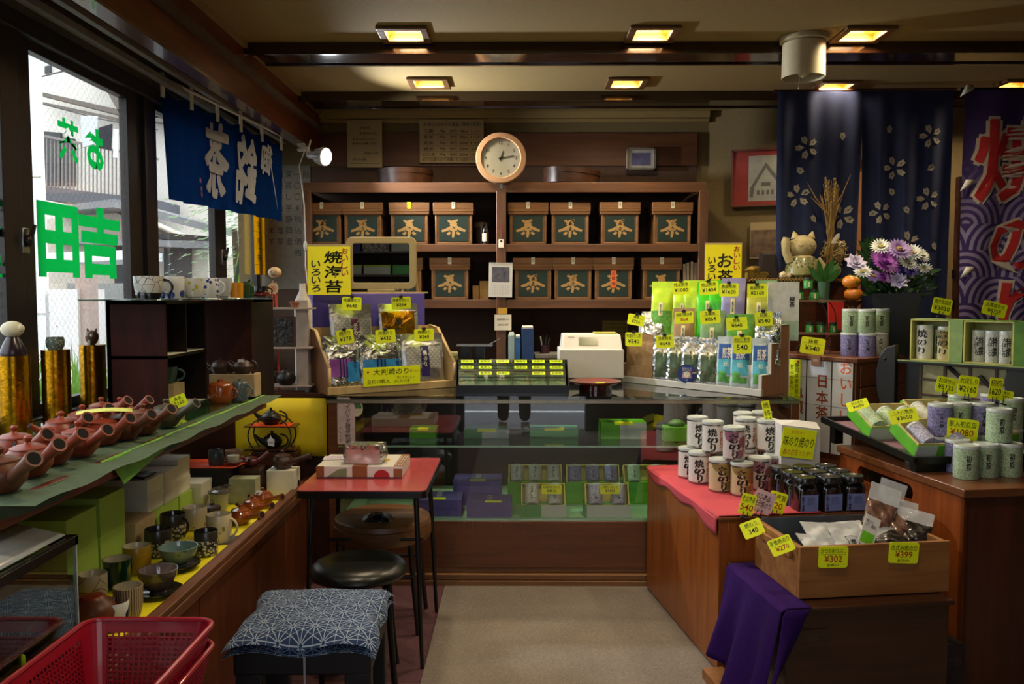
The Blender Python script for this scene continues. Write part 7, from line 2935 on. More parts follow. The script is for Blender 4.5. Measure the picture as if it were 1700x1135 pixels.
# middle tier
rackbag(1060,1100,518,1,.11,M_silver,'silver pouch lying back at the shelf end of the middle row',lean=-20,crumple=.006)
rackbag(1116,1152,512,1,.11,M_kraft,'kraft tea pouch in the middle row, behind the red-priced card',**lab_kw)
rackbag(1162,1202,516,1,.11,M_mgreen,'muted green tea pouch in the middle row',**lab_kw)
rackbag(1206,1250,522,1,.11,M_lgreen,'dark green tea pouch in the middle row, behind the tilted card',**lab_kw)
rackbag(1254,1296,519,1,.11,M_silver,'silver tea pouch at the aisle end of the middle row',crumple=.005)
# bottom tier
for k in range(4):
 rackbag(1040+k*9,1072+k*9,554+k*1.2,0,.035+k*.012,M_kraft,['plain kraft pouch, first of the bottom row','kraft pouch just behind the first of the bottom row','kraft pouch third from the front of the bottom row','kraft pouch rearmost of its file in the bottom row'][k],lean=-2,d=.03,mats=[plain('pale_ink','#c0aa84',.6)],texts=[('ほうじ茶',.5,.62,.3,.16,0,False)]if k==0 else())
for k,u in enumerate((1082,1106,1130,1158)):
 rackbag(u,u+36,558+k*1.5,0,.04+.004*(k%2),M_silver,['silver tea pouch at the kraft side of the bottom row','silver tea pouch, second from the kraft ones','silver tea pouch behind the round blue sticker','silver tea pouch next to the blue cold-tea packs'][k],lean=-12,crumple=.005,mats=[lbl,M_ink,plain('tea_leaf_window','#44583a',.3,var=.3,scale=90)],decals=[(.15,.85,.08,.62,2),(.36,.56,.5,.72,0)],texts=[('煎茶',.46,.61,.08,.16,1,True)])
for k,u in enumerate((1190,1213,1248)):
 rackbag(u,u+33,560+k*1.5,0,.04+.01*k,plain('ice_white','#b4c4cc',.3),['blue cold-tea pack beside the silver pouches','blue cold-tea pack in the middle of its row of three','blue cold-tea pack at the aisle end of the bottom row'][k],lean=-10,d=.03,name='cold_tea_pack',mats=[plain('deep_blue_print','#1c4c94',.35),plain('aqua_print','#4aa8bc',.35,var=.2),plain('leafy_print','#4c9a3c',.35,var=.4,scale=50),M_card],decals=[(.08,.92,.56,.86,0),(.08,.92,.26,.56,1),(.12,.5,.12,.32,2),(.5,.85,.1,.22,2)],texts=[('煎茶',.5,.68,.45,.22,3,False),('水出し',.5,.46,.3,.1,3,False)])
 # round sticker
px,pz=frr.hit(1142,620,.0)
p=frr.w(px,-.008,pz)
t=thing('round_sticker','round navy sticker with a pink kitchen scale drawn on it','sticker',tuple(p),azr*.5)
rs=16*p.y/F
mb=MB()
mb.plate([(rs*cos(k*.2094),rs*sin(k*.2094))for k in range(30)],-.001,.001,0)
mb.plate([(-rs*.5,-rs*.45),(-rs*.4,rs*.15),(rs*.4,rs*.15),(rs*.5,-rs*.45)],-.0016,-.001,1)
mb.plate([(rs*.32*cos(k*.3),-rs*.08+rs*.32*sin(k*.3))for k in range(21)],-.0022,-.0016,2)
mb.box(-.0006,.0006,-.0026,-.0022,-rs*.1,rs*.18,3)
mb.text('詰めたて',(0,-.0016,rs*.55),rs*.26,2)
mb.text('はかり売り',(0,-.0016,rs*.33),rs*.2,2)
mb.text('15',(0,-.0016,-rs*.66),rs*.26,2)
obj('disc',mb,[plain('sticker_navy','#1c3478',.4),plain('sticker_pink','#d09ab0',.5),M_card,M_ink],t,smooth=False)
for(u,v,w_,h_,y,a_,b_,roll,lab,red)in((1131,478,29,22,.155,'特上煎茶','¥1080',-3,'yellow price card reading 1080 on the top row of tea',0),(1177,478,31,22,.155,'特上煎茶','¥1404',-5,'yellow price card reading 1404 on the fresh green pouch',0),(1210,481,31,22,.155,'高級煎茶','¥1620',0,'yellow price card reading 1620 on the lavender pouch',0),(1257,483,31,21,.155,'高級煎茶','¥2160',-2,'yellow price card reading 2160 on the gold-green pouch',0),(1056,531,28,18,.08,'棒茶','¥756',10,'dim yellow price card over the silver pouch lying back',0),(1136,527,30,20,.075,'抹茶入玄米茶','864',-4,'yellow price card with the price 864 in red on the kraft pouch',1),(1179,526,33,22,.075,'玉露茶','¥864',-5,'yellow price card reading 864 on the muted green pouch',0),(1223,537,34,21,.075,'煎茶','¥648',-4,'tilted yellow price card reading 648 on the dark green pouch',0),(1268,529,28,24,.075,'煎茶','¥540',-4,'yellow price card reading 540 on the silver pouch by the aisle',0),(1052,563,28,23,-.02,'特選ほうじ茶','¥540',0,'yellow price card reading 540 on the kraft pouches',0),(1104,567,30,21,-.02,'深蒸煎茶','¥648',-3,'yellow price card reading 648 on the silver bottom-row pouches',0),(1232,572,30,30,-.02,'水出し煎茶','540',-2,'large yellow price card reading 540 on the blue cold-tea packs',0)):
 ptagf(lab,frr,y,u,v,w_,h_,two(a_,b_,red),roll,rz=-18)
 # ---- inside the showcase
M_gcard=plain('green_gift_card','#4a9a54',.5,var=.04)
M_gbright=plain('bright_green_card','#5cae20',.5,var=.04)
M_cream=MATS.get('cream_card')or plain('cream_card','#d0c060',.55,var=.03)
M_wcard=plain('soft_white_card','#bcc8be',.55,var=.03)
def mini_can(loc,label,mat,txt,r=.034,h=.10,lid=None,group='',rot=None,lidmat=None,name='seaweed_can',txtmat=None,a0=-pi/2):
 t=thing(name,label,'can',loc,0,group)
 if rot:
  t.rotation_euler=rot
 mb=MB()
 mb.lathe([(0,0),(r*.97,0),(r,.003),(r,h*.9),(0,h*.9)],32)
 obj('can_body',mb,mat,t)
 mb=MB()
 mb.lathe([(0,h*.9),(r*1.03,h*.9),(r*1.03,h*.97),(r*.98,h),(r*.9,h),(r*.88,h*.98),(0,h*.98)],32,cap=False)
 obj('can_lid',mb,lidmat or M_lidw,t)
 if txt:
  mb=MB()
  for(s_,a,z,wd,hg,mi,vert)in txt:
   mb.text_cyl(s_,a0+a,z*h,r+.0006,0,mi,bold=.03,vert=vert,w=wd,h=hg)
  obj('lettering',mb,txtmat or[M_ink,M_red],t,smooth=False)
 return t
M_lidw=plain('translucent_lid','#b8c0bc',.3,var=.03,coat=.3)
M_wwashi=swirl('white_washi','#c8c8c0','#aab0a8',34,.6)
M_gwashi=swirl('green_washi','#8faa86','#b4c6a4',34,.6)
M_pwashi=swirl('violet_washi','#6a6696','#9490b8',34,.6)
T_ohori=[('大ほしり',.0,.5,.018,.07,0,True)]
T_hachi=[('八十八夜',.0,.5,.014,.066,0,True)]
def open_gift(label,x0,x1,y0,y1,z0,hf,hb,cans,matf,matw,split,canmat,group,txt,cream=None):
 """box whose cream inner tray stands up showing cans that lie back"""
 t=thing('gift_box',label,'gift box',((x0+x1)/2,(y0+y1)/2,z0),0,group)
 a,b=(x1-x0)/2,(y1-y0)/2
 mb=MB()
 mb.box(-a,a,-b,b,0,hf)
 xs_=-a+2*a*split
 if matw:
  mb.box(xs_,a*(1.0 if split<.5 else.55)if split<.5 else a*.999,-b-.0008,-b,.0,hf,1)
 obj('outer_box',mb,[matf,matw or matf],t,smooth=False)
 cm=cream or M_cream
 mb=MB()
 th=.005
 lean=Tr((0,-b+.004,hf-.002))@Rot(R(-32),4,'X')
 mb.T=lean
 H=hb
 mb.box(-a+.004,a-.004,.045,.050,0,H)
 mb.box(-a+.004,-a+.010,0,.05,0,H)
 mb.box(a-.010,a-.004,0,.05,0,H)
 mb.box(-a+.004,a-.004,0,.05,H-.005,H)
 mb.box(-a+.004,a-.004,0,.05,0,.004)
 obj('inner_tray',mb,cm,t,bevel=.001)
 for i in range(cans):
  cxx=-a+2*a*(i+.5)/cans
  rr=min(.034,(2*a-.02)/cans/2*.92)
  loc=t.matrix_basis@(lean@Vector((cxx,.012,.006)))
  loc=Vector(t.location)+(lean@Vector((cxx,.010,.006)))
  mini_can(tuple(loc),['first','second','third'][i]+' can in the '+label.split(',')[0],canmat,[(s_,a_,z_,w_*.8,h_*(H-.012)/.1,m_,v_)for s_,a_,z_,w_,h_,m_,v_ in txt],rr,H-.012,group='cans in the showcase gift boxes',rot=(R(-32),0,0))
 return t
Yc=CY
ZCF=.327
gb='gift boxes in the showcase'
def xat(u,y):
 return pY(u,800,y).x
open_gift('green and white gift box with two white cans, beside the violet boxes',xat(864,4.16),xat(940,4.16),4.13,4.25,ZCF,.062,.115,2,M_gcard,M_wcard,.45,M_wwashi,gb,T_ohori)
open_gift('green and white gift box with two violet-white cans, close to the felt counter',xat(970,4.16),xat(1046,4.16),4.13,4.25,ZCF,.062,.115,2,M_gcard,M_wcard,.05,swirl('pale_violet_washi','#b4b4c4','#8884a8',34,.6),gb,T_hachi)
open_gift('olive gift box with three white cans, standing behind the first green one',xat(843,4.42),xat(934,4.42),4.40,4.52,ZCF,.115,.10,3,M_gbright,None,.5,M_wwashi,gb,T_ohori)
open_gift('olive gift box with three violet cans, standing behind the second green one',xat(939,4.42),xat(1030,4.42),4.40,4.52,ZCF,.115,.10,3,M_gbright,None,.5,M_pwashi,gb,T_hachi)
open_gift('olive gift box with dark cans, half hidden by the felt counter',xat(1034,4.42),xat(1110,4.42),4.40,4.52,ZCF,.115,.10,2,M_gbright,None,.5,M_gwashi,gb,T_hachi)
ptag('small yellow price card inside the showcase on the box of two white cans',916,812,34,16,4.112,two('お詰合せセット','¥4536'),0,None)
ptag('small yellow price card inside the showcase on the box of two violet-white cans',1013,812,34,16,4.112,two('お祝いセット','¥3456'),0,None)
def vbox(lab,u0,u1,y0,y1,z0,h,yslip):
 x0,x1=xat(u0,y0),xat(u1,y0)
 t=thing('violet_gift_box',lab,'gift box',((x0+x1)/2,(y0+y1)/2,z0),0,'violet gift boxes in the showcase')
 a,b=(x1-x0)/2,(y1-y0)/2
 mb=MB()
 mb.box(-a+.002,a-.002,-b+.002,b-.002,0,h*.5)
 obj('box',mb,M_vlines,t)
 mb=MB()
 mb.box(-a,a,-b,b,h*.45,h)
 obj('lid',mb,M_vlines,t,bevel=.001)
 mb=MB()
 mb.box(-.012,.012,-b*.2,b*.8,h,h+.0008)
 mb.text_flat('煎茶',(0,b*.3,h+.0012),.02,1,vert=True)
 obj('title_strip',mb,[plain('pale_strip','#a8a8b8',.6),M_ink],t,smooth=False)
 mb=MB()
 sl=Tr((yslip,-b*.75,h+.001))
 mb.T=sl
 mb.box(-.04,.04,-.018,.014,0,.0012)
 mb.text_flat('煎茶詰合¥3240',(0,-.002,.0016),0,1,w=.066)
 obj('price_slip',mb,[M_tag,M_ink],t,smooth=False)
M_vlines=plain('violet_gift_card','#5c58a0',.45,var=.12,scale=9,stretch=(1,6,1))
vbox('violet gift box nearest the red table, front of the showcase',686,766,4.14,4.32,ZCF,.085,.0)
vbox('violet gift box with white streaks next to the first green gift box',774,850,4.12,4.30,ZCF,.075,.02)
vbox('violet gift box standing behind the other two violet ones',752,833,4.36,4.54,ZCF,.13,.0)
# upper glass shelf
ZS2=CY*0+.6885
def gbox(lab,u0,u1,y,w_y,h,m1,m2,split):
 x0,x1=pY(u0,720,y).x,pY(u1,720,y).x
 t=thing('gift_box',lab,'gift box',((x0+x1)/2,y,ZS2),0,'gift boxes on the glass shelf')
 a=(x1-x0)/2
 mb=MB()
 mb.box(-a,a,0,w_y,0,h)
 xs_=-a+2*a*split
 mb.box(xs_,a,-.0008,0,0,h,1)
 obj('box',mb,[m1,m2],t,smooth=False)
 mb=MB()
 mb.box(-a*.4,a*.4,-.001,.04,h,h+.001)
 mb.box(-a*.4,a*.4,-.0016,-.0008,h-.01,h)
 obj('price_slip',mb,M_tag,t)
gbox('green and pale gift box on the glass shelf near the felt counter',998,1073,4.30,.14,.085,M_gbright,M_wcard,.42)
gbox('green and pale low gift box on the glass shelf behind the reflected shoes',770,845,4.32,.14,.045,M_gcard,M_wcard,.4)
gbox('low green gift box on the glass shelf nearest the silver packet',680,724,4.32,.12,.05,M_gbright,M_gbright,.5)
gbox('pale green gift box on the glass shelf in the middle',880,960,4.36,.12,.045,M_gcard,M_gcard,.5)
for k,(u,y)in enumerate(((1138,4.42),(1180,4.50),(1208,4.38),(1240,4.46))):
 p=pY(u,700,y)
 mb=MB()
 mb.lathe([(0,0),(.052,0),(.052,.145),(.054,.145),(.054,.17),(0,.17)],32)
 tag(obj('black_canister',mb,plain('black_canister','#26262a',.35,var=.05),None,(p.x,y,ZS2)),['black tea canister on the glass shelf, closest to the green box','black tea canister on the glass shelf, second from the green box','black tea canister on the glass shelf, third from the green box','black tea canister on the glass shelf at the far end'][k],'canister','black canisters')
t=thing('wrapped_green_box','bright green box with a wrapped dome on the glass shelf behind the white cans','box',(pY(1124,700,4.26).x,4.26,ZS2))
mb=MB()
mb.box(-.07,.07,-.03,.05,0,.075)
obj('box',mb,M_gbright,t,bevel=.003)
mb=MB()
mb.ball((0,.01,.085),.045,sq=(1,.8,.5))
obj('wrap',mb,plain('green_wrap','#3c7a20',.4),t)
# ---- on the red table
ZTB=TZ+.0005
M_cocoa=plain('cocoa_brown','#8a5028',.5,var=.05)
t=thing('cookie_box','white and brown patterned confectionery box on the red table','box',(pY(605,770,3.45).x-.0,3.46,ZTB),R(0))
mb=MB()
a,b,h=.172,.125,.048
mb.box(-a,a,-b,b,0,h)
obj('box',mb,plain('confection_white','#d8d4cc',.4,var=.02),t,bevel=.002)
mb=MB()
mb.box(-a-.0006,-a*.82,-b-.001,-b,.006,h,0)
mb.box(-.028,.032,-b-.001,-b,0,h,0)
mb.box(-.028,.032,-b,b,h,h+.0008,0)
mb.box(a*.8,a+.0006,-b-.001,-b,.006,h*.8,0)
mb.box(a*.80,a,-b,b,h,h+.0008,0)
mb.box(-a,a,-b-.0014,-b-.0005,0,.005,1)
mb.plate([(.09+.032*cos(k*.3142),.005+.03*sin(k*.3142))for k in range(11)],-b-.0015,-b-.0005,2)
mb.plate([(-.13,.006),(-.085,.036),(-.05,.04),(-.05,.006)],-b-.0015,-b-.0005,3)
mb.T=Tr((.06,.0,h+.0006))
mb.prism([(.045*cos(k*.3142),.045*sin(k*.3142))for k in range(20)],0,.0006,4)
mb.T=Matrix.Identity(4)
for k in range(6):
 for j in range(3):
  mb.box(a*.82+j*.011,a*.82+j*.011+.006,-b+.02+k*.035,-b+.035+k*.035,h+.0009,h+.0014,5)
  mb.box(a,a+.0008,-b+.01+k*.04,-b+.03+k*.04,.008+j*.013,.014+j*.013,5)
obj('print',mb,[M_cocoa,plain('wine_edge','#4c1418',.5),plain('cherry_red','#b01c24',.5),plain('sage_print','#7a8a64',.5),plain('mustard_disc','#c8a030',.5),M_wcard],t,smooth=False)
t=thing('foil_coffee_brick','silver and pink foil brick packet lying on the confectionery box','packet',(pY(606,745,3.42).x,3.42,ZTB+.0505),R(-4))
mb=MB()
mb.surf(lambda u,v:((u-.5)*.145*(1+.08*sin(v*3.14)),-.045+.01*sin(v*3.14)-.006*sin(u*9)*v*(1-v)*4,v*.075+.0),12,8,0,mf=lambda u,v:1 if v<.72 else 0)
mb.surf(lambda u,v:((u-.5)*.145,-.045+v*.09,.075+.006*sin(v*3.14)*sin(u*3.14)),12,8,0)
mb.surf(lambda u,v:((.5-u)*.145*(1+.05*sin(v*3.14)),.045,v*.075),6,4,0)
for sg in(-1,1):
 mb.surf(lambda u,v:(sg*(.0725+.02*sin(u*3.14)*sin(v*3.14)+.004*sin(u*14)),-.045+u*.09,v*.075),10,6,0)
obj('packet_body',mb,[M_silver,plain('pink_foil','#c89a94',.35,.3)],t)
mb=MB()
mb.box(-.004,.006,-.0475,-.0465,.056,.061)
obj('valve',mb,M_ink,t)
mb=MB()
mb.T=Rot(R(6),4,'Z')
mb.box(-.06,.06,-.04,.04,0,.001)
for k in range(4):
 mb.text_flat('お買上伝票 合計',(0,.028-k*.018,.0014),0,1,w=.09)
tag(obj('receipt_slip',mb,[plain('lilac_paper','#cfc4d0',.7),plain('violet_ink','#7a6a9a',.7)],None,(pY(563,742,3.52).x,3.50,ZTB+.0495),smooth=False),'pale lilac printed slip lying on the confectionery box','slip')
# ================================================================ RIGHT SIDE
# ---- cans on the red felt
M_wcan=plain('white_can_paper','#d8d6d0',.4,var=.02,coat=.2)
M_pkcan=plain('pinkish_can_paper','#d4b8b8',.4,var=.06,coat=.2)
M_olcan=dotted('olive_patch_can','#c4b890','#8a7a44',12,.5,.4)
M_mvcan=dotted('mauve_patch_can','#c8bcb8','#8a5a72',14,.45,.4)
CR,CH=.0455,.138
def big_can(label,loc,kind,rz=0.0):
 t=thing('nori_can',label,'can',loc,rz,'seaweed cans on the red felt')
 mb=MB()
 mb.lathe([(0,0),(CR-.001,0),(CR,.003),(CR,.009)],40,1,cap=False)
 mb.lathe([(CR,.009),(CR,CH*.86)],40,0,cap=False)
 mb.lathe([(CR,CH*.86),(CR,CH*.90),(CR-.002,CH*.91),(0,CH*.91)],40,1,cap=False)
 obj('can_body',mb,[kind,M_metal],t)
 mb=MB()
 mb.lathe([(CR-.003,CH*.905),(CR+.0015,CH*.905),(CR+.002,CH*.96),(CR,CH*.995),(CR-.004,CH),(CR-.007,CH*.985),(0,CH*.975)],40,cap=False)
 obj('can_lid',mb,M_lidw,t)
 mb=MB()
 A=-pi/2-.25
 if kind in(M_wcan,M_pkcan):
  mb.text_cyl('焼',A+.0,CH*.66,CR+.0006,0,0,bold=.035,w=.042,h=.036,rot=.1)
 else:
  mb.text_cyl('お',A,CH*.66,CR+.0006,0,0,bold=.05,w=.040,h=.038,rot=-.1)
 mb.text_cyl('の',A+.05,CH*.42,CR+.0007,0,0,bold=.06,w=.050,h=.034)
 mb.text_cyl('り',A+.1,CH*.19,CR+.0007,0,0,bold=.06,w=.026,h=.040,rot=.0)
 for k,ch in enumerate('かおり'):
  mb.text_cyl(ch,A+.98,CH*(.64-.19*k),CR+.0007,0,1,bold=.03,w=.022,h=.024)
 obj('brush_lettering',mb,[M_ink,plain('rust_ink','#b4502c',.6)],t,smooth=False)
 return t
lower=[(1146,795,M_wcan,'white seaweed can on the felt closest to the showcase'),(1164,804,M_wcan,'white seaweed can at the front edge, first of the front row'),(1199,818,M_olcan,'olive-patched can in the front row between white and pink cans'),(1236,825,M_olcan,'olive and pink can nearest the price cards on the felt'),(1266,815,M_mvcan,'mauve-patched can in the lower layer behind the pink price card'),(1291,809,M_mvcan,'mauve-patched can in the lower layer touching the dark jars')]
upper=[(1161,744,M_wcan,'white seaweed can in the upper layer at the showcase side'),(1187,753,M_wcan,'white seaweed can in the upper layer, second from the showcase side'),(1223,765,M_mvcan,'mauve-patched can standing foremost in the upper layer'),(1279,750,M_wcan,'white seaweed can in the upper layer beside the white paper box'),(1242,746,M_wcan,'white seaweed can in the upper layer just behind the mauve one'),(1238,735,M_wcan,'white seaweed can in the upper layer, rearmost'),(1269,733,M_wcan,'white seaweed can in the upper layer under the small upright card')]
cans=[]
ZF1=Z1+.0025
for u,v,m_,lab in lower:
 p=pZ(u,v,ZF1)
 cans.append((p.x,p.y+CR))
 big_can(lab,(p.x,p.y+CR,ZF1),m_,R(ru(-12,12)+8))
ups=[]
zu=ZF1+CH+.0015
for u,v,m_,lab in upper:
 p=pZ(u,v,zu)
 q=Vector((p.x,p.y+CR))
 for it in range(30):
  for o_ in ups:
   d=q-Vector(o_)
   if d.length<CR*2.06:
    q+=(d.normalized()if d.length>1e-4 else Vector((0,1)))*(CR*2.08-d.length)
 ups.append((q.x,q.y))
 big_can(lab,(q.x,q.y,zu),m_,R(ru(-10,10)+6))
k=0
for q in ups:
 if all((Vector(q)-Vector(c)).length>CR*2.02 for c in cans):
  cans.append(q)
  big_can('white seaweed can in the lower layer, '+['hidden behind the front row','supporting the rearmost cans','behind the mauve-patched ones','beside the white paper box','in the back corner of the felt','deep in the stack'][k],(q[0],q[1],ZF1),M_wcan)
  k+=1
  # ---- jars
M_jar=plain('dark_jar_paste','#0d0b0d',.12,coat=.8,var=.1)
M_jlid=plain('black_screw_lid','#111111',.28,coat=.4,var=.05)
M_jlab=plain('periwinkle_label','#6c7cb8',.5,var=.08,scale=60)
names=[['nearest the white cans in the front row','in the middle of the front row','in the front row beside the snack packets'],['nearest the cans in the second row','in the middle of the second row','at the far side of the second row'],['nearest the cans in the back row','in the middle of the back row','at the far side of the back row']]
p0=pZ(1346,851,ZF1)
d0=Vector((p0.x,p0.y))-Vector((RO.x,RO.y))
s0_,t0_=d0.dot(EX.xy),d0.dot(EY.xy)
for r_ in range(3):
 for c_ in range(3):
  p=rl(s0_+c_*.098-r_*.004,max(t0_,.01)+.045+r_*.094,Z1+.001-.004)
  t=thing('paste_jar','dark seaweed paste jar with a periwinkle label, '+names[r_][c_],'jar',tuple(p),TH+R(ru(-5,5)),'seaweed paste jars')
  mb=MB()
  mb.T=Tr((0,0,0))
  ro_=rrect(.082,.082,.018,3)
  n=len(ro_)
  prof=[(1,0),(1,.085),(.94,.098),(.82,.106),(.82,.112)]
  vs=[(x*s_,y*s_,z)for s_,z in prof for x,y in ro_]
  mb.add(vs,[tuple(range(n))]+[(i+k*n,(i+1)%n+k*n,(i+1)%n+(k+1)*n,i+(k+1)*n)for k in range(len(prof)-1)for i in range(n)])
  obj('jar_body',mb,M_jar,t)
  mb=MB()
  mb.lathe([(.036,.108),(.043,.110),(.0435,.130),(.041,.134),(.036,.1335),(.034,.132),(0,.132)],32,cap=False)
  obj('jar_lid',mb,M_jlid,t)
  mb=MB()
  mb.box(-.036,.036,-.0418,-.0412,.006,.070)
  mb.box(.0412,.0418,-.030,.030,.006,.070)
  mb.text('生',(-.026,-.0422,.058),.016,1,bold=.02)
  mb.text('のり佃煮',(-.026,-.0422,.032),.012,1,vert=True,bold=.02)
  mb.text('川海苔を醤油と\n砂糖で炊きました\nごはんにのせて\nお召し上がり下さい',(.010,-.0422,.045),0,1,w=.036,h=.030)
  obj('jar_label',mb,[M_jlab,plain('navy_ink','#1c2448',.5)],t,smooth=False)
  # ---- white box with sign
p=pZ(1298,768,ZF1)
q=pZ(1360,778,ZF1)
p2=Vector((p.x+.03,p.y+.03))
s_a=(p2-Vector((RO.x,RO.y))).dot(EX.xy)
t_a=.335
t=thing('paper_box','white paper box with a yellow brush-lettered sign standing behind the dark jars','box',tuple(rl(s0_-.10,.36,Z1-.003)),TH)
fb=Frame((t.location.x,t.location.y,0),TH)
ax0,az0=fb.hit(1297,760,0)
ax1,az1=fb.hit(1362,708,0)
mb=MB()
hb_=az1-Z1+.01
mb.add([(ax0,0,0),(ax1,0,0),(ax1+.05,.13,0),(ax0+.03,.15,0),(ax0,0,hb_+.004),(ax1,0,hb_-.018),(ax1+.05,.13,hb_-.01),(ax0+.03,.15,hb_+.002),((ax0+ax1)/2+.02,.07,hb_+.012)],[(0,1,5,4),(1,2,6,5),(2,3,7,6),(3,0,4,7),(4,5,8),(5,6,8),(6,7,8),(7,4,8)])
obj('box_body',mb,plain('thin_white_card','#c4c4c4',.6,var=.03),t,smooth=False)
mb=MB()
cx_2,cz_2=fb.hit(1326,736,-.004)
cw=60*fb.w(0,0,0).y/F
cz_2-=Z1-.003
mb.T=Tr((cx_2-.002,-.004,cz_2))@Rot(R(8),4,'Y')
ch_=cw*.82
mb.box(-cw/2,cw/2,-.001,.001,-ch_/2,ch_/2)
mb.text('味のり焼のり',(0,-.0015,ch_*.06),0,1,w=cw*.9,h=ch_*.36,bold=.02,shear=.12)
mb.text('あたたかい',(-cw*.05,-.0015,ch_*.38),0,2,w=cw*.4,h=ch_*.1)
mb.text('春の目玉ランチ！',(.0,-.0015,-ch_*.32),0,2,w=cw*.84,h=ch_*.2,bold=.01,shear=.15)
obj('sign_card',mb,[M_tag,M_ink,M_orange],t,smooth=False)
# price cards round the felt counter
mpink=plain('pink_card','#d8b4bc',.6)
ptag('small upright yellow card standing among the white cans',1273,681,13,33,3.72,two('焼','特'),-12,'foot')
ptag('yellow price card reading 540 at the felt corner beside the pink card',1241,837,25,36,3.10,two('そば海苔','540',True),14,'foot')
ptag('yellow card half hidden behind the pink card, before the dark jars',1290,834,30,36,3.16,two('焼海苔','620',True),16,'foot')
t=ptag('pink-bordered white price card between two yellow cards on the felt counter',1267,833,36,38,3.12,[('のり商品\n地元焼のり',.05,.6,1)],22,'foot',mat=mpink)
ptag('yellow price card hooked over the end board of the crate, towards the felt',1249,877,36,28,2.97,two('焼のり','340'),-25,None,rz=-15,back=-30)
ptag('yellow price card reading 270 lying over the near corner of the crate',1297,905,40,28,2.715,two('手巻焼のり','¥270',True),-24,None,rz=-10,back=-30)
for lab,u,v,w_,h_,ls,rl_ in(('yellow card reading 302 stuck on the crate board below the white packets',1383,924,53,37,[('かつお削りぶし',.28,.22,1),('¥302',-.08,.32,2),('@280+22',-.38,.14,1)],2),('yellow card reading 399 stuck on the crate board below the clear bags',1500,917,54,36,[('きざみ焼のり',.25,.24,1),('¥399',-.08,.32,2),('@370+29',-.38,.14,1)],4)):
 fcr=Frame(tuple(rl(.10,-.444,0)),TH)
 x,z=fcr.hit(u,v,-.001)
 pp=fcr.w(x,-.002,z)
 price_tag(lab,tuple(pp),w_*pp.y/F,h_*pp.y/F,ls,rz=TH,roll=R(rl_))
 # ---- packets in the crate
CX=Frame(tuple(rl(.10,-.44,0)),TH)
ZCR=.447+.013
M_wpack=plain('white_matte_packet','#b8bcc0',.45,var=.05)
M_snack=plain('brown_flakes','#6a4a3c',.6,var=.5,scale=120)
M_film=glass('clear_film',(.92,.92,.92),.10,.12)
for i,(x,y,z,az_,ln,lab)in enumerate(((.13,.10,.10,40,-62,'white packet lying lowest at the near side of the crate'),(.17,.16,.115,25,-58,'white packet lying across the others in the crate'),(.215,.08,.125,20,-55,'white packet with a small printed seal on top of the crate pile'),(.26,.15,.12,-15,-60,'white packet sliding towards the clear bags in the crate'),(.08,.10,.06,55,-70,'white packet pressed against the zinc wall of the crate'))):
 q=CX.w(x,y-.075,ZCR+z-.02)
 pouch('snack_packet',lab,'packet',tuple(q),TH+R(az_*.5),.13,.155,.018,M_wpack,lean=R(ln),roll=R(az_*.4),crumple=.004,seed=i*2.1,group='white packets in the crate',mats=[M_ink,M_paper],decals=[(.35,.37,.25,.6,0),(.35,.7,.59,.6,0),(.69,.71,.25,.6,0)]if i==2 else(),texts=[('煮干',.52,.42,.2,.18,0,True)]if i==2 else())
def frost(name,a):
 m,nt,b=new_mat(name)
 b.inputs['Base Color'].default_value=(.75,.78,.8,1)
 b.inputs['Roughness'].default_value=.15
 b.inputs['Alpha'].default_value=a
 n=nt.nodes.new('ShaderNodeTexNoise')
 n.inputs['Scale'].default_value=30
 bn=nt.nodes.new('ShaderNodeBump')
 bn.inputs['Strength'].default_value=.8
 nt.links.new(n.outputs['Fac'],bn.inputs['Height'])
 nt.links.new(bn.outputs[0],b.inputs['Normal'])
 return m
M_bagf=plain('clear_bag_bonito','#7c5a4c',.25,var=.45,scale=70,coat=.9)
M_sealz=frost('zip_film',.45)
M_dark=plain('dark_anchovy','#2c2622',.3,var=.9,scale=90,coat=.9)
for i,(x,y,z,az_,ln,rr_,w_,h_,m_,lab)in enumerate(((.345,.17,.10,-8,-18,20,.11,.225,M_bagf,'zip bag of bonito flakes leaning up with a white and green label'),(.42,.25,.10,-5,-12,20,.10,.22,M_bagf,'zip bag of bonito flakes standing behind the labelled one'),(.42,.14,.10,-10,-35,15,.13,.19,M_bagf,'clear bag of brown flakes at the cabinet side of the crate'),(.40,.06,.09,10,-52,-15,.15,.15,M_dark,'shiny clear bag of dark dried fish at the front of the crate'),(.45,.12,.08,-25,-30,12,.12,.17,M_dark,'shiny clear bag of dried seaweed leaning on the crate end'))):
 q=CX.w(x,y-.01,ZCR+z-.005)
 pouch('clear_bag',lab,'bag',tuple(q),TH+R(az_),w_,h_,.05,m_,lean=R(ln),roll=R(rr_),crumple=.007,seed=i*3.3,sealmat=M_sealz,seal=.74,group='clear bags in the crate')
q=CX.w(.27,.05,ZCR+.19)
t=thing('product_label_card','white and green label card on the zip bag of bonito flakes','label',tuple(q),TH)
t.rotation_euler=(Rot(TH,4,'Z')@Rot(R(-20),4,'X')@Rot(R(28),4,'Y')).to_euler()
mb=MB()
mb.box(-.027,.027,-.001,.001,-.05,.05)
mb.box(-.022,.022,-.0014,-.001,-.046,-.008,1)
mb.text('和だし\nだし専科',(0,-.0016,.022),0,2,w=.04,h=.026)
obj('card',mb,[M_white,plain('lime_block','#6cc020',.5),M_ink],t,smooth=False)
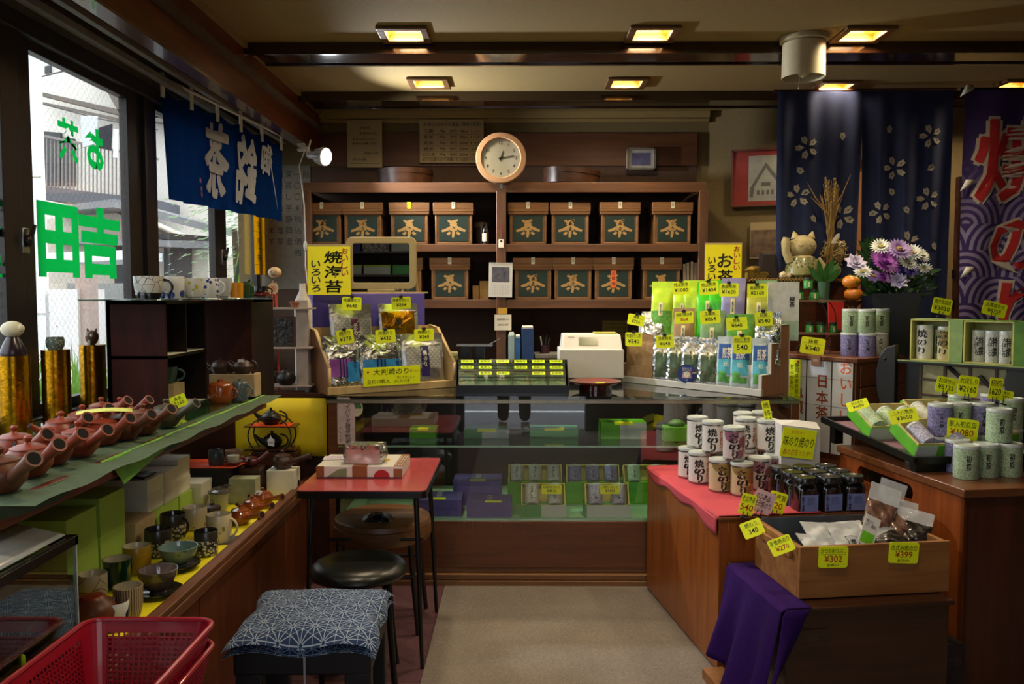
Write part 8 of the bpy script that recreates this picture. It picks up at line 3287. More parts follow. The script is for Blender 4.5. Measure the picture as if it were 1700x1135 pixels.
# ---- black tray with open gift boxes on the cabinet
def kpt(s_,t_,z):
 return rl(.79+s_,-.283+t_,z)
TRZ=ZK+.001
pa_,pb_=Vector((1.412,3.92)),Vector((1.515,3.20))
azt=math.atan2(-(pa_-pb_).x,(pa_-pb_).y)
t=thing('black_tray','black lacquer tray propped up on the cabinet under the open gift boxes','tray',(pb_.x,pb_.y,TRZ),azt)
LT=(pa_-pb_).length
ft=Frame((pb_.x,pb_.y,0),azt)
TLT=R(4)
mt=Rot(TLT,4,'X')
mb=MB()
mb.T=mt
WT=.62
mb.box(0,WT,0,LT,.034,.040)
mb.box(0,.012,0,LT,.040,.062)
mb.box(WT-.012,WT,0,LT,.040,.062)
mb.box(0,WT,0,.012,.040,.062)
mb.box(0,WT,LT-.012,LT,.040,.062)
mb.box(.012,WT-.012,.012,LT-.012,.0402,.0412,1)
obj('tray_body',mb,[M_black,plain('mauve_lining','#7a5a68',.7)],t)
for x0,x1,y0,z1 in((.02,.06,LT-.1,.033+sin(TLT)*LT*.85),(WT-.06,WT-.02,LT-.1,.033+sin(TLT)*LT*.85),(.02,WT-.02,.02,.035)):
 mb=MB()
 mb.box(x0,x1,y0,y0+.04,0,z1)
 obj('riser',mb,M_black,t)
def tray_box(label,x,y,w_,d_,cans_,canm,txt,tag_,wf=.45):
 """open gift box tipped towards the customer, cans lying inside"""
 base=Tr((pb_.x,pb_.y,TRZ))@Rot(azt,4,'Z')@mt@Tr((x,y,.042))@Rot(R(20),4,'X')
 t=thing('gift_box',label,'gift box',base.translation,0,'open gift boxes on the black tray')
 t.rotation_euler=base.to_euler()
 h=.055
 mb=MB()
 mb.box(0,w_,0,.004,0,h)
 mb.box(0,w_,d_-.004,d_,0,h)
 mb.box(0,.004,0,d_,0,h)
 mb.box(w_-.004,w_,0,d_,0,h)
 mb.box(0,w_,0,d_,0,.004)
 mb.box(0,w_*wf,-.0008,0,0,h,1)
 obj('outer_box',mb,[M_gbright,M_wcard],t,smooth=False)
 mb=MB()
 mb.box(.005,w_-.005,.005,.009,.006,h+.008)
 mb.box(.005,w_-.005,d_-.009,d_-.005,.006,h+.008)
 mb.box(.005,.009,.005,d_-.005,.006,h+.008)
 mb.box(w_-.009,w_-.005,.005,d_-.005,.006,h+.008)
 mb.box(.005,w_-.005,.005,d_-.005,.005,.008)
 obj('inner_tray',mb,M_creamb,t,smooth=False)
 r_=min(.036,(w_-.025)/cans_/2*.94)
 for i in range(cans_):
  lm=base@Tr((w_*(i+.5)/cans_,.014,.012+r_))@Rot(R(-90),4,'X')
  c=mini_can(lm.translation,['first','second','third'][i]+' can in the '+label.split(',')[0],canm,[(a,0,.45,.018,.06,0,True)for a in txt],r_,min(.12,d_-.03),group='cans in the open gift boxes',a0=pi/2)
  c.rotation_euler=lm.to_euler()
 if tag_:
  pass
M_creamb=plain('cream_board','#c8b878',.55,var=.03)
tray_box('green-white gift box with green cans, at the felt edge of the tray',.02,.36,.26,.19,3,M_gwashi,['松摘'],1,.45)
tray_box('green-white gift box with violet cans, at the near end of the tray',.035,.06,.25,.19,2,swirl('pale_violet_washi','#b4b4c4','#8884a8',34,.6),['八十'],1,.35)
tray_box('green gift box with white cans, at the back of the tray',.31,.44,.27,.19,3,M_wwashi,['大ほ'],0,.1)
tray_box('green gift box half hidden behind the stacked cans on the cabinet',.33,.20,.25,.19,2,M_gwashi,['松摘'],0,.1)
ptag('yellow price card lying in the box of green cans',1424,672,34,17,3.62,two('やぶきた','¥3650'),-22,None,rz=-25,back=-30)
ptag('yellow price card reading 3650 lying in the box of violet cans',1500,690,44,24,3.30,two('八十八夜缶','¥3650'),-14,None,rz=-20,back=-25)
# ---- stacked cans on the cabinet
def tea_can(lab,x,y,z,m_,txt,r=.046,h=.125,name='tea_can',grp='tea cans on the cabinet',rz=0.0,a0=-pi/2-.3):
 return mini_can((x,y,z),lab,m_,[(txt,0,.5,.018,h*.46,0,True)]if txt else None,r,h,group=grp,rot=(0,0,rz),name=name,a0=a0)
low=[(1531,770,M_wwashi,'大ほしり','white washi can at the tray side of the lower layer'),(1562,778,M_pwashi,'八十八夜','violet washi can in the lower layer beside the white one'),(1586,783,M_pwashi,'八十八夜','violet washi can in the lower layer, second violet one'),(1614,797,M_gwashi,'初摘','green washi can at the cabinet corner, foremost of the lower layer'),(1647,794,M_gwashi,'初摘','green washi can in the lower layer, second from the corner'),(1686,793,M_gwashi,'初摘','green washi can in the lower layer cut by the picture edge')]
up=[(1569,724,M_pwashi,'八十八夜','violet washi can in the upper layer, beside the gift box of violet cans'),(1600,722,M_gwashi,'初摘','green washi can in the upper layer behind the 1080 price card'),(1632,722,M_pwashi,'八十八夜','violet washi can in the upper layer in the middle'),(1669,735,M_gwashi,'初摘','green washi can foremost in the upper layer'),(1600,705,M_gwashi,'初摘','green washi can in the back of the upper layer by the 2160 card'),(1655,703,M_pwashi,'八十八夜','violet washi can in the back of the upper layer'),(1689,712,M_gwashi,'初摘','green washi can at the back edge of the upper layer')]
tr=.0445
placed=[]
for lst,z in((low,ZK+.001),(up,ZK+.001+.1265)):
 lay=[]
 for u,v,m_,tx,lab in lst:
  p=pZ(u,v,z)
  q=Vector((p.x,p.y+tr))
  for it in range(30):
   for o_ in lay:
    d=q-Vector(o_)
    if d.length<tr*2.08:
     q+=d.normalized()*(tr*2.1-d.length)
  lay.append((q.x,q.y))
  tea_can(lab,q.x,q.y,z,m_,tx,tr,.125)
 placed.append(lay)
k=0
for q in placed[1]:
 if all((Vector(q)-Vector(c)).length>tr*2.04 for c in placed[0]):
  placed[0].append(q)
  tea_can('washi can in the lower layer, '+['hidden behind the violet ones','holding up the rear cans','deep in the middle','at the back by the picture edge','behind the corner can'][k],q[0],q[1],ZK+.001,M_gwashi,None,tr,.125)
  k+=1
ptag('large yellow price card reading 1080 leaning on the stacked washi cans',1597,713,54,36,pZ(1600,722,ZK+.127).y-.03,[('茶入初摘缶',.26,.26,1),('¥1080',-.12,.32,2)],6,'foot')
for u,v,w_,h_,ro_,a_,b_,Y,lab in((1571,639,34,26,12,'お詰合せ','¥5135',3.60,'yellow price card reading 5135 above the rear gift box'),(1607,641,34,34,8,'大ほしり','¥2160',3.42,'yellow price card reading 2160 standing on the washi cans'),(1653,645,22,36,6,'初摘','1620',3.40,'tall yellow price card reading 1620 standing on the washi cans'),(1670,657,24,18,10,'夜缶','972',3.50,'small yellow price card half hidden behind the tall one'),(1564,508,32,26,10,'焼海苔詰合','¥3030',3.72,'yellow price card standing over the box with the black-brushed can'),(1651,513,40,23,14,'玉露詰合せ','¥6755',3.66,'yellow price card standing over the box with three white cans')):
 ptag(lab,u,v,w_,h_,Y,two(a_,b_),ro_,'foot')
 # ---- upper black stand with two gift boxes
zsh=pY(1600,607,3.70).z
sA,sB=pY(1498,594,3.95),pY(1700,618,3.58)
azs=math.atan2(sB.y-sA.y,sB.x-sA.x)
fs_=Frame((sA.x,sA.y,0),azs)
LS=(sB-sA).length
zsh=pY(1498,594,3.95).z-.01
t=thing('black_stand','black lacquer display stand with curved ends carrying two upright gift boxes','stand',(sA.x,sA.y,0),azs)
mb=MB()
mb.box(-.02,LS+.2,0,.20,zsh-.012,zsh)
mb.box(-.02,LS+.2,-.006,.0,zsh-.003,zsh+.002,1)
obj('shelf_board',mb,[M_black,plain('pale_green_edge','#8ca05c',.5)],t)
for x in(-.06,LS*.985):
 mb=MB()
 prof=[(x+.10*cos(a_/10*pi+pi/2)*.55,zsh-.02+.10*sin(a_/10*pi+pi/2)-.06)for a_ in range(11)]
 pl_=[(.02,.10),(-.03,.085),(-.06,.04),(-.075,-.03),(-.07,-.12),(-.05,-.20),(-.01,-.30),(.02,-.33)]
 mb.plate([(x+a_,zsh-.03+b_)for a_,b_ in pl_],.02,.06)
 mb.ball((x-.03,.018,zsh+.0),.007)
 obj('curved_end',mb,plain('black_carved','#0e0c0c',.45),t,bevel=.006)
mb=MB()
mb.box(-.02,LS+.2,.10,.13,ZK+.002,zsh-.013)
for k in range(4):
 pass
obj('support',mb,M_black,t)
# lattice screen in front of it
mb=MB()
x0,x1=.06,LS-.02
mb.box(x0,x1,.07,.075,ZK+.14,zsh-.016)
for k in range(5):
 xx=x0+(x1-x0)*k/4
 mb.box(xx-.006,xx+.006,.062,.07,ZK+.14,zsh-.016,1)
for k in range(4):
 zz=ZK+.14+(zsh-.016-ZK-.14)*k/3
 mb.box(x0,x1,.063,.07,zz-.005,zz+.005,1)
t=thing('lattice_screen','small papered lattice screen with a dark branch, under the upper gift boxes','screen',(sA.x,sA.y,0),azs)
obj('screen_panel',mb,[plain('shoji_paper','#a8a080',.8),plain('lattice_wood','#4a3020',.5)],t)
mb=MB()
mb.tube([(x0+.12,.058,zsh-.02),(x0+.2,.056,zsh-.09),(x0+.26,.057,zsh-.06),(x0+.34,.056,zsh-.14),(x0+.36,.056,zsh-.22)],[.010,.007,.012,.006,.003],8)
mb.tube([(x0+.2,.056,zsh-.09),(x0+.15,.056,zsh-.16),(x0+.13,.056,zsh-.22)],[.007,.005,.003],8)
obj('branch',mb,M_blackm,t)
mb=MB()
mb.T=Tr((sA.x,sA.y,0))@Rot(azs,4,'Z')
mb.box(x0,x1,.062,.10,ZK+.001,ZK+.139)
tag(obj('screen_plinth',mb,M_black),'black plinth beneath the small lattice screen','plinth')
def up_box(lab,u0,v0,u1,v1,wside,m_side,n_c):
 xa,za=fs_.hit(u0,v1,.01)
 xb,zb5=fs_.hit(u1,v0,.01)
 h=zb5-zsh-.002
 w_=xb-xa
 t=thing('gift_box',lab,'gift box',tuple(fs_.w(xa,.01,zsh+.0025)),azs,'upright gift boxes on the black stand')
 mb=MB()
 d=.13
 mb.box(0,w_,d-.004,d,0,h)
 mb.box(0,w_,0,d,0,.006)
 mb.box(0,w_,0,d,h-.006,h)
 mb.box(0,.006,0,d,0,h)
 mb.box(w_-.006,w_,0,d,0,h)
 mb.box(w_,w_+wside,.0,d,0,h,1)
 mb.box(0,w_+.001,-.001,d+.001,h,h+.0015,1)
 obj('box_body',mb,[plain('box_yellow_cream','#c0bc68',.5),m_side],t,smooth=False)
 r_=min(.042,(w_-.02)/n_c/2*.95)
 return t,w_,h,r_
def in_box(t,x,y,r_,h,m_,txt,lab,big=False):
 p=t.matrix_basis@Vector((x,y,.0065))
 c=mini_can(p,lab,m_,[(a,b,.5,.02 if not big else.05,h*(.6 if not big else.75),0,True)for a,b in txt],r_,h,group='cans in the upright gift boxes',rot=(0,0,azs))
 return c
mside=plain('green_to_white_side','#7f9a58',.5,var=.1)
t,w_,h,r_=up_box('upright gift box with a black-brushed seaweed can and a green can',1510,531,1577,597,.055,mside,2)
in_box(t,w_*.27,.05,r_,h*.82,M_wcan,[('焼のり',0)],'white can with heavy black brushwork in the upright gift box',True)
in_box(t,w_*.56,.09,r_*.6,h*.72,M_gwashi,[('初摘',0)],'slim green can in the middle of the upright gift box')
in_box(t,w_*.80,.045,r_*.85,h*.80,M_olcan,[('おのり',0)],'olive can with black brushwork in the upright gift box',True)
t,w_,h,r_=up_box('upright gift box with three white washi cans beside the dark curved end',1598,534,1684,610,.12,plain('moss_green_side','#4e7a18',.5),3)
for k in range(3):
 in_box(t,w_*(.24+.29*k),.05-.01*k,r_*.98,h*.74,M_wwashi,[('大ほしり',0),('特撰',.6)],'white washi can in the upright gift box, '+['beside the green side','in the middle of three','nearest the curved end'][k])
 # ---- top of the drawer cabinet: wire stand, jars, cans, vase, flowers
ctop=ZT+.0005
t=thing('wire_ring_stand','two-tier wooden tray stand with round wire sides holding tiny green jars','stand',tuple(fc.w(.07,.12,ctop)),azc*.3)
wc=t.location.copy()
ks_=wc.y/F
zlo=pY(1360,552,wc.y).z-ctop
zhi=pY(1360,498,wc.y).z-ctop
for z,xa,xb in((zlo,1316,1395),(zhi,1310,1400)):
 a,b=pY(xa,520,wc.y).x-wc.x,pY(xb,520,wc.y).x-wc.x
 mb=MB()
 mb.prism(rrect((b-a),.12,.05,6),z-.008,z)
 mb.v=[Vector((v_.x+(a+b)/2,v_.y,v_.z))for v_ in mb.v]
 obj('tray',mb,plain('tray_wood','#6a4630',.5),t)
cxw=pY(1340,520,wc.y).x-wc.x
czw=pY(1340,532,wc.y).z-ctop
for yy in(-.055,.055):
 rr_=31*ks_
 mb=MB()
 mb.tube([(cxw+(0 if yy<0 else.05)+rr_*cos(k*.2244),yy,czw+rr_*1.25*sin(k*.2244))for k in range(28)],.0025,6,closed=True)
 obj('wire_ring',mb,M_blackm,t)
for x in(cxw-.03,cxw+.02,cxw+.10):
 mb=MB()
 mb.tube([(x+.022*cos(k*.45),-.05,.0235+.022*sin(k*.45))for k in range(14)],.003,6,closed=True)
 obj('scroll_foot',mb,M_blackm,t)
jn=0
for(u,zz_,lab)in((1325,zhi,'tiny green jar on the upper tray, window side'),(1350,zhi,'tiny green jar on the upper tray, flower side'),(1344,zlo,'tiny green jar first on the lower tray'),(1362,zlo,'tiny green jar in the middle of the lower tray'),(1383,zlo,'tiny green jar last on the lower tray'),(1340,zhi+.062,'tiny green jar on top of the two upper ones')):
 x=pY(u,520,wc.y).x
 rj=.024 if u not in(1344,1362,1383)else.021
 j=thing('green_jar',lab,'jar',(x,wc.y-.005,ctop+zz_+.0005),0,'tiny green tea jars')
 hj=.058 if rj>.022 else.056
 mb=MB()
 mb.lathe([(0,0),(rj,0),(rj,hj*.68),(rj*.9,hj*.74),(0,hj*.74)],24)
 mb.box(-rj*.35,rj*.1,-rj-.0008,-rj+.004,hj*.1,hj*.6,1)
 obj('jar_body',mb,[plain('jar_green','#2c8a34',.3,coat=.4,var=.1),M_paper],j)
 mb=MB()
 mb.lathe([(0,hj*.75),(rj*.98,hj*.75),(rj*.98,hj),(0,hj)],24)
 obj('jar_lid',mb,plain('jar_lid_green','#1c3424',.3,coat=.3),j)
ptagf('yellow price card leaning under the wire ring stand',fc,.03,1349,574,38,28,two('抹茶','¥540'),8,None,rz=-20)
i=0
for z0,lst in((ctop,((1410,M_pwashi,'violet washi can, lower layer, next to the wire stand','八十八夜'),(1440,M_pwashi,'violet washi can, lower layer, in the middle before the vase','八十八夜'),(1461,M_wwashi,'white washi can, lower layer, half hidden before the vase','大ほしり'))),(ctop+.121,((1412,M_gwashi,'green washi can, upper layer, next to the wire stand','初摘'),(1438,M_gwashi,'green washi can, upper layer, in the middle before the vase','初摘'),(1462,M_gwashi,'green washi can, upper layer, half hidden before the vase','初摘')))):
 for j_,(u,m_,lab,tx)in enumerate(lst):
  yy=pZ(1425,593,ctop).y+.07+(.08 if j_==2 else 0)+(.0 if j_ else.05)
  tea_can(lab,pY(u,560,yy).x,yy,z0,m_,tx,.043,.12,grp='tea cans on the drawer cabinet')
  i+=1
  # vase with flowers
fx,fy=pY(1487,560,4.50).x,4.50
zb_v=1.09
t=thing('flower_vase','tall black square vase standing behind the drawer cabinet cans','vase',(fx,fy,ctop),R(-25))
hv=pY(1487,487,4.5).z-ctop
mb=MB()
ws,wt_=.085,.115
vs=[(-ws,-ws,0),(ws,-ws,0),(ws,ws,0),(-ws,ws,0),(-wt_,-wt_,hv),(wt_,-wt_,hv),(wt_,wt_,hv),(-wt_,wt_,hv)]
mb.add(vs,[(3,2,1,0),(0,1,5,4),(1,2,6,5),(2,3,7,6),(3,0,4,7)])
obj('vase_body',mb,plain('black_vase','#0c0b0b',.3),t,smooth=False,solid=.006)
def mum(lab,u,v,Y,rad,m_,mc,n=3,pet=14,tilt=0.0,thing_=None,cup_=.5):
 p=pY(u,v,Y)
 t=thing('flower',lab,'flower',p,random.random()*3)
 t.rotation_euler=(R(50+tilt),0,R(ru(-25,25)))
 mb=MB()
 rad*=1.2
 for l_ in range(n):
  rr_=rad*(1-.2*l_)
  el=.15+l_*cup_*.7
  for k in range(pet):
   a=6.283*(k+.5*(l_%2))/pet
   ca,sa=cos(a),sin(a)
   w_=rr_*2.2/pet
   tz=rr_*sin(el)
   rx_=rr_*cos(el)
   mb.add([(0.1*rx_*ca,.1*rx_*sa,0),(.6*rx_*ca-w_*sa,.6*rx_*sa+w_*ca,tz*.55),(rx_*ca,rx_*sa,tz),(.6*rx_*ca+w_*sa,.6*rx_*sa-w_*ca,tz*.55)],[(0,1,2,3)])
 obj('petals',mb,m_,t,smooth=False)
 mb=MB()
 mb.ball((0,0,rad*.15),rad*.22,sq=(1,1,.6))
 obj('flower_heart',mb,mc,t)
 # stem into the vase
 mb=MB()
 mi=t.matrix_basis.inverted()
 e=Vector((fx,fy,ctop+hv*.75))
 q_=Vector((p.x*.5+e.x*.5,p.y*.5+e.y*.5,max(p.z-.06,ctop+hv+.0)))
 mb.tube([mi@Vector((p.x,p.y,p.z-.004)),mi@q_,mi@e],.0022,5)
 obj('stem',mb,M_stem,t)
 return t
def petalm(name,c):
 return plain(name,c,.6,var=.06)
M_stem=plain('stem_green','#2c4a24',.6,var=.2)
M_fl={'w':petalm('petal_white','#d8dcd4'),'v':petalm('petal_violet','#7a5cb0'),'l':petalm('petal_lilac','#a88cc8'),'m':petalm('petal_mauve','#9a4ab0'),'b':petalm('petal_blue','#4c3a98'),'p':petalm('petal_palelilac','#c4bcd8')}
M_yc=plain('flower_centre','#b8a040',.7)
for u,v,rad,c,n,pet,lab in((1492,415,.062,'l',4,22,'pale lilac chrysanthemum at the top of the bouquet'),(1467,436,.075,'m',5,26,'large magenta-mauve chrysanthemum in the middle of the bouquet'),(1462,410,.048,'w',4,20,'white chrysanthemum at the upper window side of the bouquet'),(1514,420,.050,'w',4,20,'white chrysanthemum high at the banner side of the bouquet'),(1506,436,.048,'w',4,20,'white chrysanthemum below the lilac one'),(1528,424,.045,'w',4,18,'white chrysanthemum at the outer banner side'),(1535,446,.034,'w',3,14,'small white chrysanthemum hanging out at the banner side'),(1432,451,.042,'w',3,16,'white chrysanthemum low at the window side of the bouquet'),(1420,437,.052,'p',4,7,'white lisianthus with violet edges at the window end of the bouquet'),(1492,467,.048,'p',4,8,'pale violet-white lisianthus low in the bouquet'),(1512,449,.042,'b',4,8,'deep violet lisianthus at the banner side'),(1497,452,.038,'b',4,8,'deep violet lisianthus bud beneath the white flowers'),(1450,459,.040,'l',4,8,'lilac lisianthus below the large mauve flower'),(1466,461,.036,'m',4,10,'small mauve flower under the large one'),(1480,428,.04,'v',4,10,'violet flower peeking above the large mauve one')):
 mum(lab,u,v,4.36+ru(-.03,.05),rad,M_fl[c],M_yc if c in 'wl' else M_fl[c],n,pet)
t=thing('foliage','dark green leaves spreading between the bouquet flowers','foliage',(fx,fy,ctop+hv))
mb=MB()
def leafquad(mb,p,d,ln,wd,m=0):
 d=Vector(d).normalized()
 s_=d.cross(Vector((ru(-.4,.4),-1,ru(-.2,.6)))).normalized()*wd
 p=Vector(p)
 mb.add([p,p+d*ln*.35+s_,p+d*ln*.7+s_*.8,p+d*ln,p+d*ln*.7-s_*.8,p+d*ln*.35-s_],[(0,1,2,3,4,5)],m)
for k in range(170):
 a=ru(0,6.28)
 r0=ru(.02,.17)
 leafquad(mb,(r0*cos(a),r0*sin(a)*.6+.02,ru(-.02,.13)),(cos(a),sin(a)*.6,ru(.2,1)),ru(.04,.08),ru(.008,.014))
for u,v in((1448,405),(1440,412),(1452,395),(1433,425),(1444,398)):
 p=pY(u,v+22,4.5)-Vector((fx,fy,ctop+hv))
 for s_ in(-1,1,0):
  leafquad(mb,p,(s_*.7-.2,0,1),.09,.018)
tag(obj('leaf_mass',mb,plain('camellia_leaf','#22401c',.35,var=.3,coat=.2),t,smooth=False),kind='stuff')
# cabinet behind with the cat
zw=pY(1300,462,4.85).z
t=thing('back_sideboard','dark sideboard behind the tea stand carrying the cat figure','sideboard',(0,0,0))
mb=MB()
xa,xb=pY(1238,460,4.85).x,pY(1412,460,4.85).x
mb.box(xa,xb,4.87,5.15,0,zw-.02)
obj('body',mb,M_dwood,t)
mb=MB()
mb.box(xa-.02,xb+.02,4.85,5.17,zw-.02,zw)
obj('sideboard_top',mb,M_shelfw,t)
mb=MB()
for k in range(24):
 x=xa+.02+k*.018
 mb.tube([(x,4.848,zw-.016),(x+.018,4.844,zw-.002),(x+.03,4.848,zw-.012)],.003,5)
tag(obj('straw_braid',mb,plain('straw_braid','#8a7434',.8)),'braided straw rope along the edge below the cat figure','rope')
ct=pY(1333,455,4.92)
t=thing('lucky_cat','pale stone cat figure with one raised paw and a patterned body','figurine',(ct.x,4.93,zw+.0005))
kc=4.92/F
M_cat=plain('sand_stone','#b0a070',.8,var=.12,scale=50)
mb=MB()
mb.ball((-.002,0,.185),.075,seg=20,rings=14,sq=(1.05,.9,.88))
for s_ in(-1,1):
 mb.tube([(s_*.045,0,.235),(s_*.055,0,.272)],[.026,.004],10)
mb.lathe([(0,0),(.085,0),(.098,.02),(.09,.07),(.062,.125),(.03,.14)],24)
mb.tube([(-.075,-.01,.10),(-.105,-.02,.15),(-.108,-.02,.21),(-.104,-.02,.235)],[.026,.022,.024,.018],12)
mb.tube([(.07,-.03,.11),(.105,-.04,.06),(.10,-.045,.02)],[.024,.024,.018],12)
cb=obj('cat_body',mb,M_cat,t)
mb=MB()
mb.lathe([(.088,.0),(.102,.02),(.094,.07),(.067,.122)],28,cap=False)
obj('patterned_bib',mb,dotted('leaf_cloth_glaze','#7a7844','#3a3a20',55,.4,.35),t)
mb=MB()
for s_ in(-1,1):
 mb.tube([(s_*.034-.014,-.064,.19),(s_*.034,-.068,.182),(s_*.034+.014,-.064,.19)],.002,5)
mb.tube([(-.014,-.068,.166),(0,-.071,.162),(.014,-.068,.166)],.0018,5)
mb.ball((0,-.070,.174),.004)
obj('face_marks',mb,plain('brown_mark','#4a3424',.7),t)
for i,(x,s_)in enumerate(((-.13,.022),(-.10,.017),(.0,.02),(.03,.017),(.06,.019),(.13,.022))):
 mb=MB()
 mb.ball((0,0,s_*.8),s_,sq=(1,.9,1),fn=lambda d:1+.2*sin(d[0]*8+i)*cos(d[2]*6))
 tag(obj('tiny_ornament',mb,plain('tiny_white','#c4b490',.5,var=.2),None,(ct.x+x,4.875,zw+.0005)),'tiny pale ornament before the cat, '+['farthest to the tea stand side','second from the tea stand side','under the bib','just past the bib','below the hanging paw','at the flower side'][i],'ornament','tiny ornaments before the cat')
t=thing('gold_ornament','old gold metal ornament lying beside the cat figure','ornament',(pY(1255,440,4.93).x,4.95,zw+.0005))
mb=MB()
mb.box(-.05,.06,-.03,.03,0,.035)
mb.ball((-.01,0,.05),.04,sq=(1.1,.7,.6),fn=lambda d:1+.2*sin(d[0]*11)*cos(d[2]*9))
mb.ball((.055,0,.02),.03,sq=(1,.7,.7))
obj('ornament_body',mb,plain('old_gold','#8a7434',.35,.7,var=.35,scale=60),t)
mb=MB()
mb.add([(-.07,-.06,0),(.07,-.06,0),(.07,.05,0),(-.07,.05,0),(-.05,-.05,.14),(.06,-.05,.14),(.05,.04,.155),(-.055,.04,.155)],[(3,2,1,0),(4,5,6,7),(0,1,5,4),(1,2,6,5),(2,3,7,6),(3,0,4,7)])
tag(obj('dark_case',mb,plain('dark_case','#241a18',.5),None,(pY(1288,440,4.98).x-.01,5.05,zw+.0005),smooth=False),'dark tapered case behind the cat figure','case')
t=thing('straw_owl','round owl figure woven from straw beside the cat','figurine',(pY(1383,440,5.0).x,5.0,zw+.0005))
mb=MB()
M_straw=plain('straw','#a8925c',.85,var=.35,scale=90)
for k in range(150):
 a,b_=ru(0,6.28),ru(-1.3,1.4)
 q_=Vector((cos(a)*cos(b_)*.068,sin(a)*cos(b_)*.05,.155+sin(b_)*.075))
 d=Vector((random.gauss(0,1),random.gauss(0,.4),random.gauss(0,1))).normalized()*.022
 mb.tube([q_-d,q_*1.0+Vector((0,-.004,0)),q_+d],.003,4)
mb.ball((0,0,.155),.064,sq=(1,.75,1.08))
mb.ball((.012,0,.05),.04,sq=(.9,.7,1.2))
obj('owl_body',mb,M_straw,t)
mb=MB()
for s_ in(-1,1):
 mb.ball((s_*.014+.01,-.052,.205),.010)
 mb.ball((s_*.014+.01,-.061,.205),.004,1)
obj('eyes',mb,[M_card,M_ink],t)
# dried rice sheaf, hung above
ph=pY(1378,262,5.02)
t=thing('rice_sheaf','dried sheaf of rice ears hanging above the straw owl','dried plant',(pY(1376,380,4.92).x,4.92,zw+.03))
zt_h=pY(1376,300,5.02).z-zw-.03
mb=MB()
for k in range(46):
 a=random.gauss(0,.35)
 z0=.02
 mid=Vector((ru(-.02,.02)+.01,ru(-.015,.015),zt_h*.45))
 top=Vector((.02+sin(a)*.09,ru(-.03,.03),zt_h*ru(.75,1.02)))
 bot=Vector((ru(-.02,.03),ru(-.02,.02),ru(.0,.12)))
 mb.tube([bot,mid,top],[.0012,.003,.0015],4)
 if k%2:
  for j in range(5):
   q_=mid.lerp(top,.6+j*.09)
   mb.ball((q_.x,q_.y,q_.z),.0075,seg=6,rings=4,sq=(.7,.7,1.4))
for dx,dz in((-.13,.02),(.12,.07),(-.11,-.06)):
 mb.tube([(.0,0,zt_h*.62),(dx*.6,0,zt_h*.78+dz*.4),(dx,0,zt_h*.92+dz)],[.006,.004,.001],5)
obj('stalks',mb,plain('dry_gold','#8a6c34',.8,var=.3),t)
mb=MB()
mb.T=Tr((.03,-.02,zt_h*.36))@Rot(R(35),4,'Y')
mb.plate([(-.008,-.03),(.006,-.03),(.01,.03),(0,.04),(-.01,.03)],-.003,.003)
obj('paper_tie',mb,M_paper,t)
# red packet, persimmon-like gourds, leaves
mb=MB()
mb.box(-.045,.045,-.006,.006,0,.16)
tag(obj('red_envelope',mb,plain('bright_red','#b0241c',.5),None,(pY(1391,470,4.74).x,4.74,ctop+.12),(R(-8),0,R(5))),'bright red paper packet beside the orange fruits','packet')
cart('riser_block','small dark block under the red packet behind the wire stand','block',pY(1391,470,4.74).x-.05,pY(1391,470,4.74).x+.05,4.70,4.78,ctop,ctop+.117,M_dwood)
pf=pY(1418,486,4.52)
zp0=pY(1418,499,4.52).z
t=thing('fruit_stand','dark carved wooden stand under the orange fruits','stand',(pf.x,4.53,ctop))
mb=MB()
mb.lathe([(.05,0),(.035,.02),(.018,.05),(.02,zp0-ctop-.03),(.05,zp0-ctop-.008),(.055,zp0-ctop),(0,zp0-ctop)],20)
obj('stand_body',mb,M_dwood,t)
M_orf=plain('persimmon','#c8741c',.35,var=.18,scale=14,coat=.2)
for i,(dz,r_,lab)in enumerate(((.0,.046,'orange persimmon, the lower of two, on the carved stand'),(.066,.046,'orange and green persimmon resting on the lower one'))):
 f_=thing('persimmon',lab,'fruit',(pf.x-(0 if i==0 else.012),4.53,zp0+dz+.0005),0,'persimmons')
 mb=MB()
 mb.ball((0,0,r_*.75),r_,seg=24,rings=14,sq=(1.05,1.05,.78),fn=lambda d:1-.05*abs(sin(2*math.atan2(d[1],d[0])))*(1-d[2]**2))
 obj('fruit_body',mb,M_orf if i==0 else dotted('persimmon_green','#c87a20','#5c7a24',12,.45,.35),f_)
 mb=MB()
 for k in range(4):
  leafquad(mb,(0,0,r_*1.5),(cos(k*1.57),sin(k*1.57),.1),.02,.008)
 obj('calyx',mb,M_stem,f_)
t=thing('potted_sprig','small sprig of broad green leaves between the cat and the bouquet','plant',(pY(1370,460,4.80).x,4.82,zw-.14))
mb=MB()
mb.lathe([(0,0),(.03,0),(.035,.12),(0,.12)],16)
obj('glass_tube',mb,plain('greenish_glass','#3c5a44',.15,coat=.6),t)
mb=MB()
for k,(dx,dz,l_)in enumerate(((-.8,1,.13),(-.3,1.3,.15),(.35,1.2,.16),(.6,.7,.12),(.1,1.5,.12),(-.5,.5,.10),(.7,1.3,.14))):
 leafquad(mb,(dx*.02,ru(-.02,0),.11),(dx,0,dz),l_,.018)
obj('leaves',mb,plain('broad_leaf','#2c5a24',.35,var=.3,coat=.3),t,smooth=False)
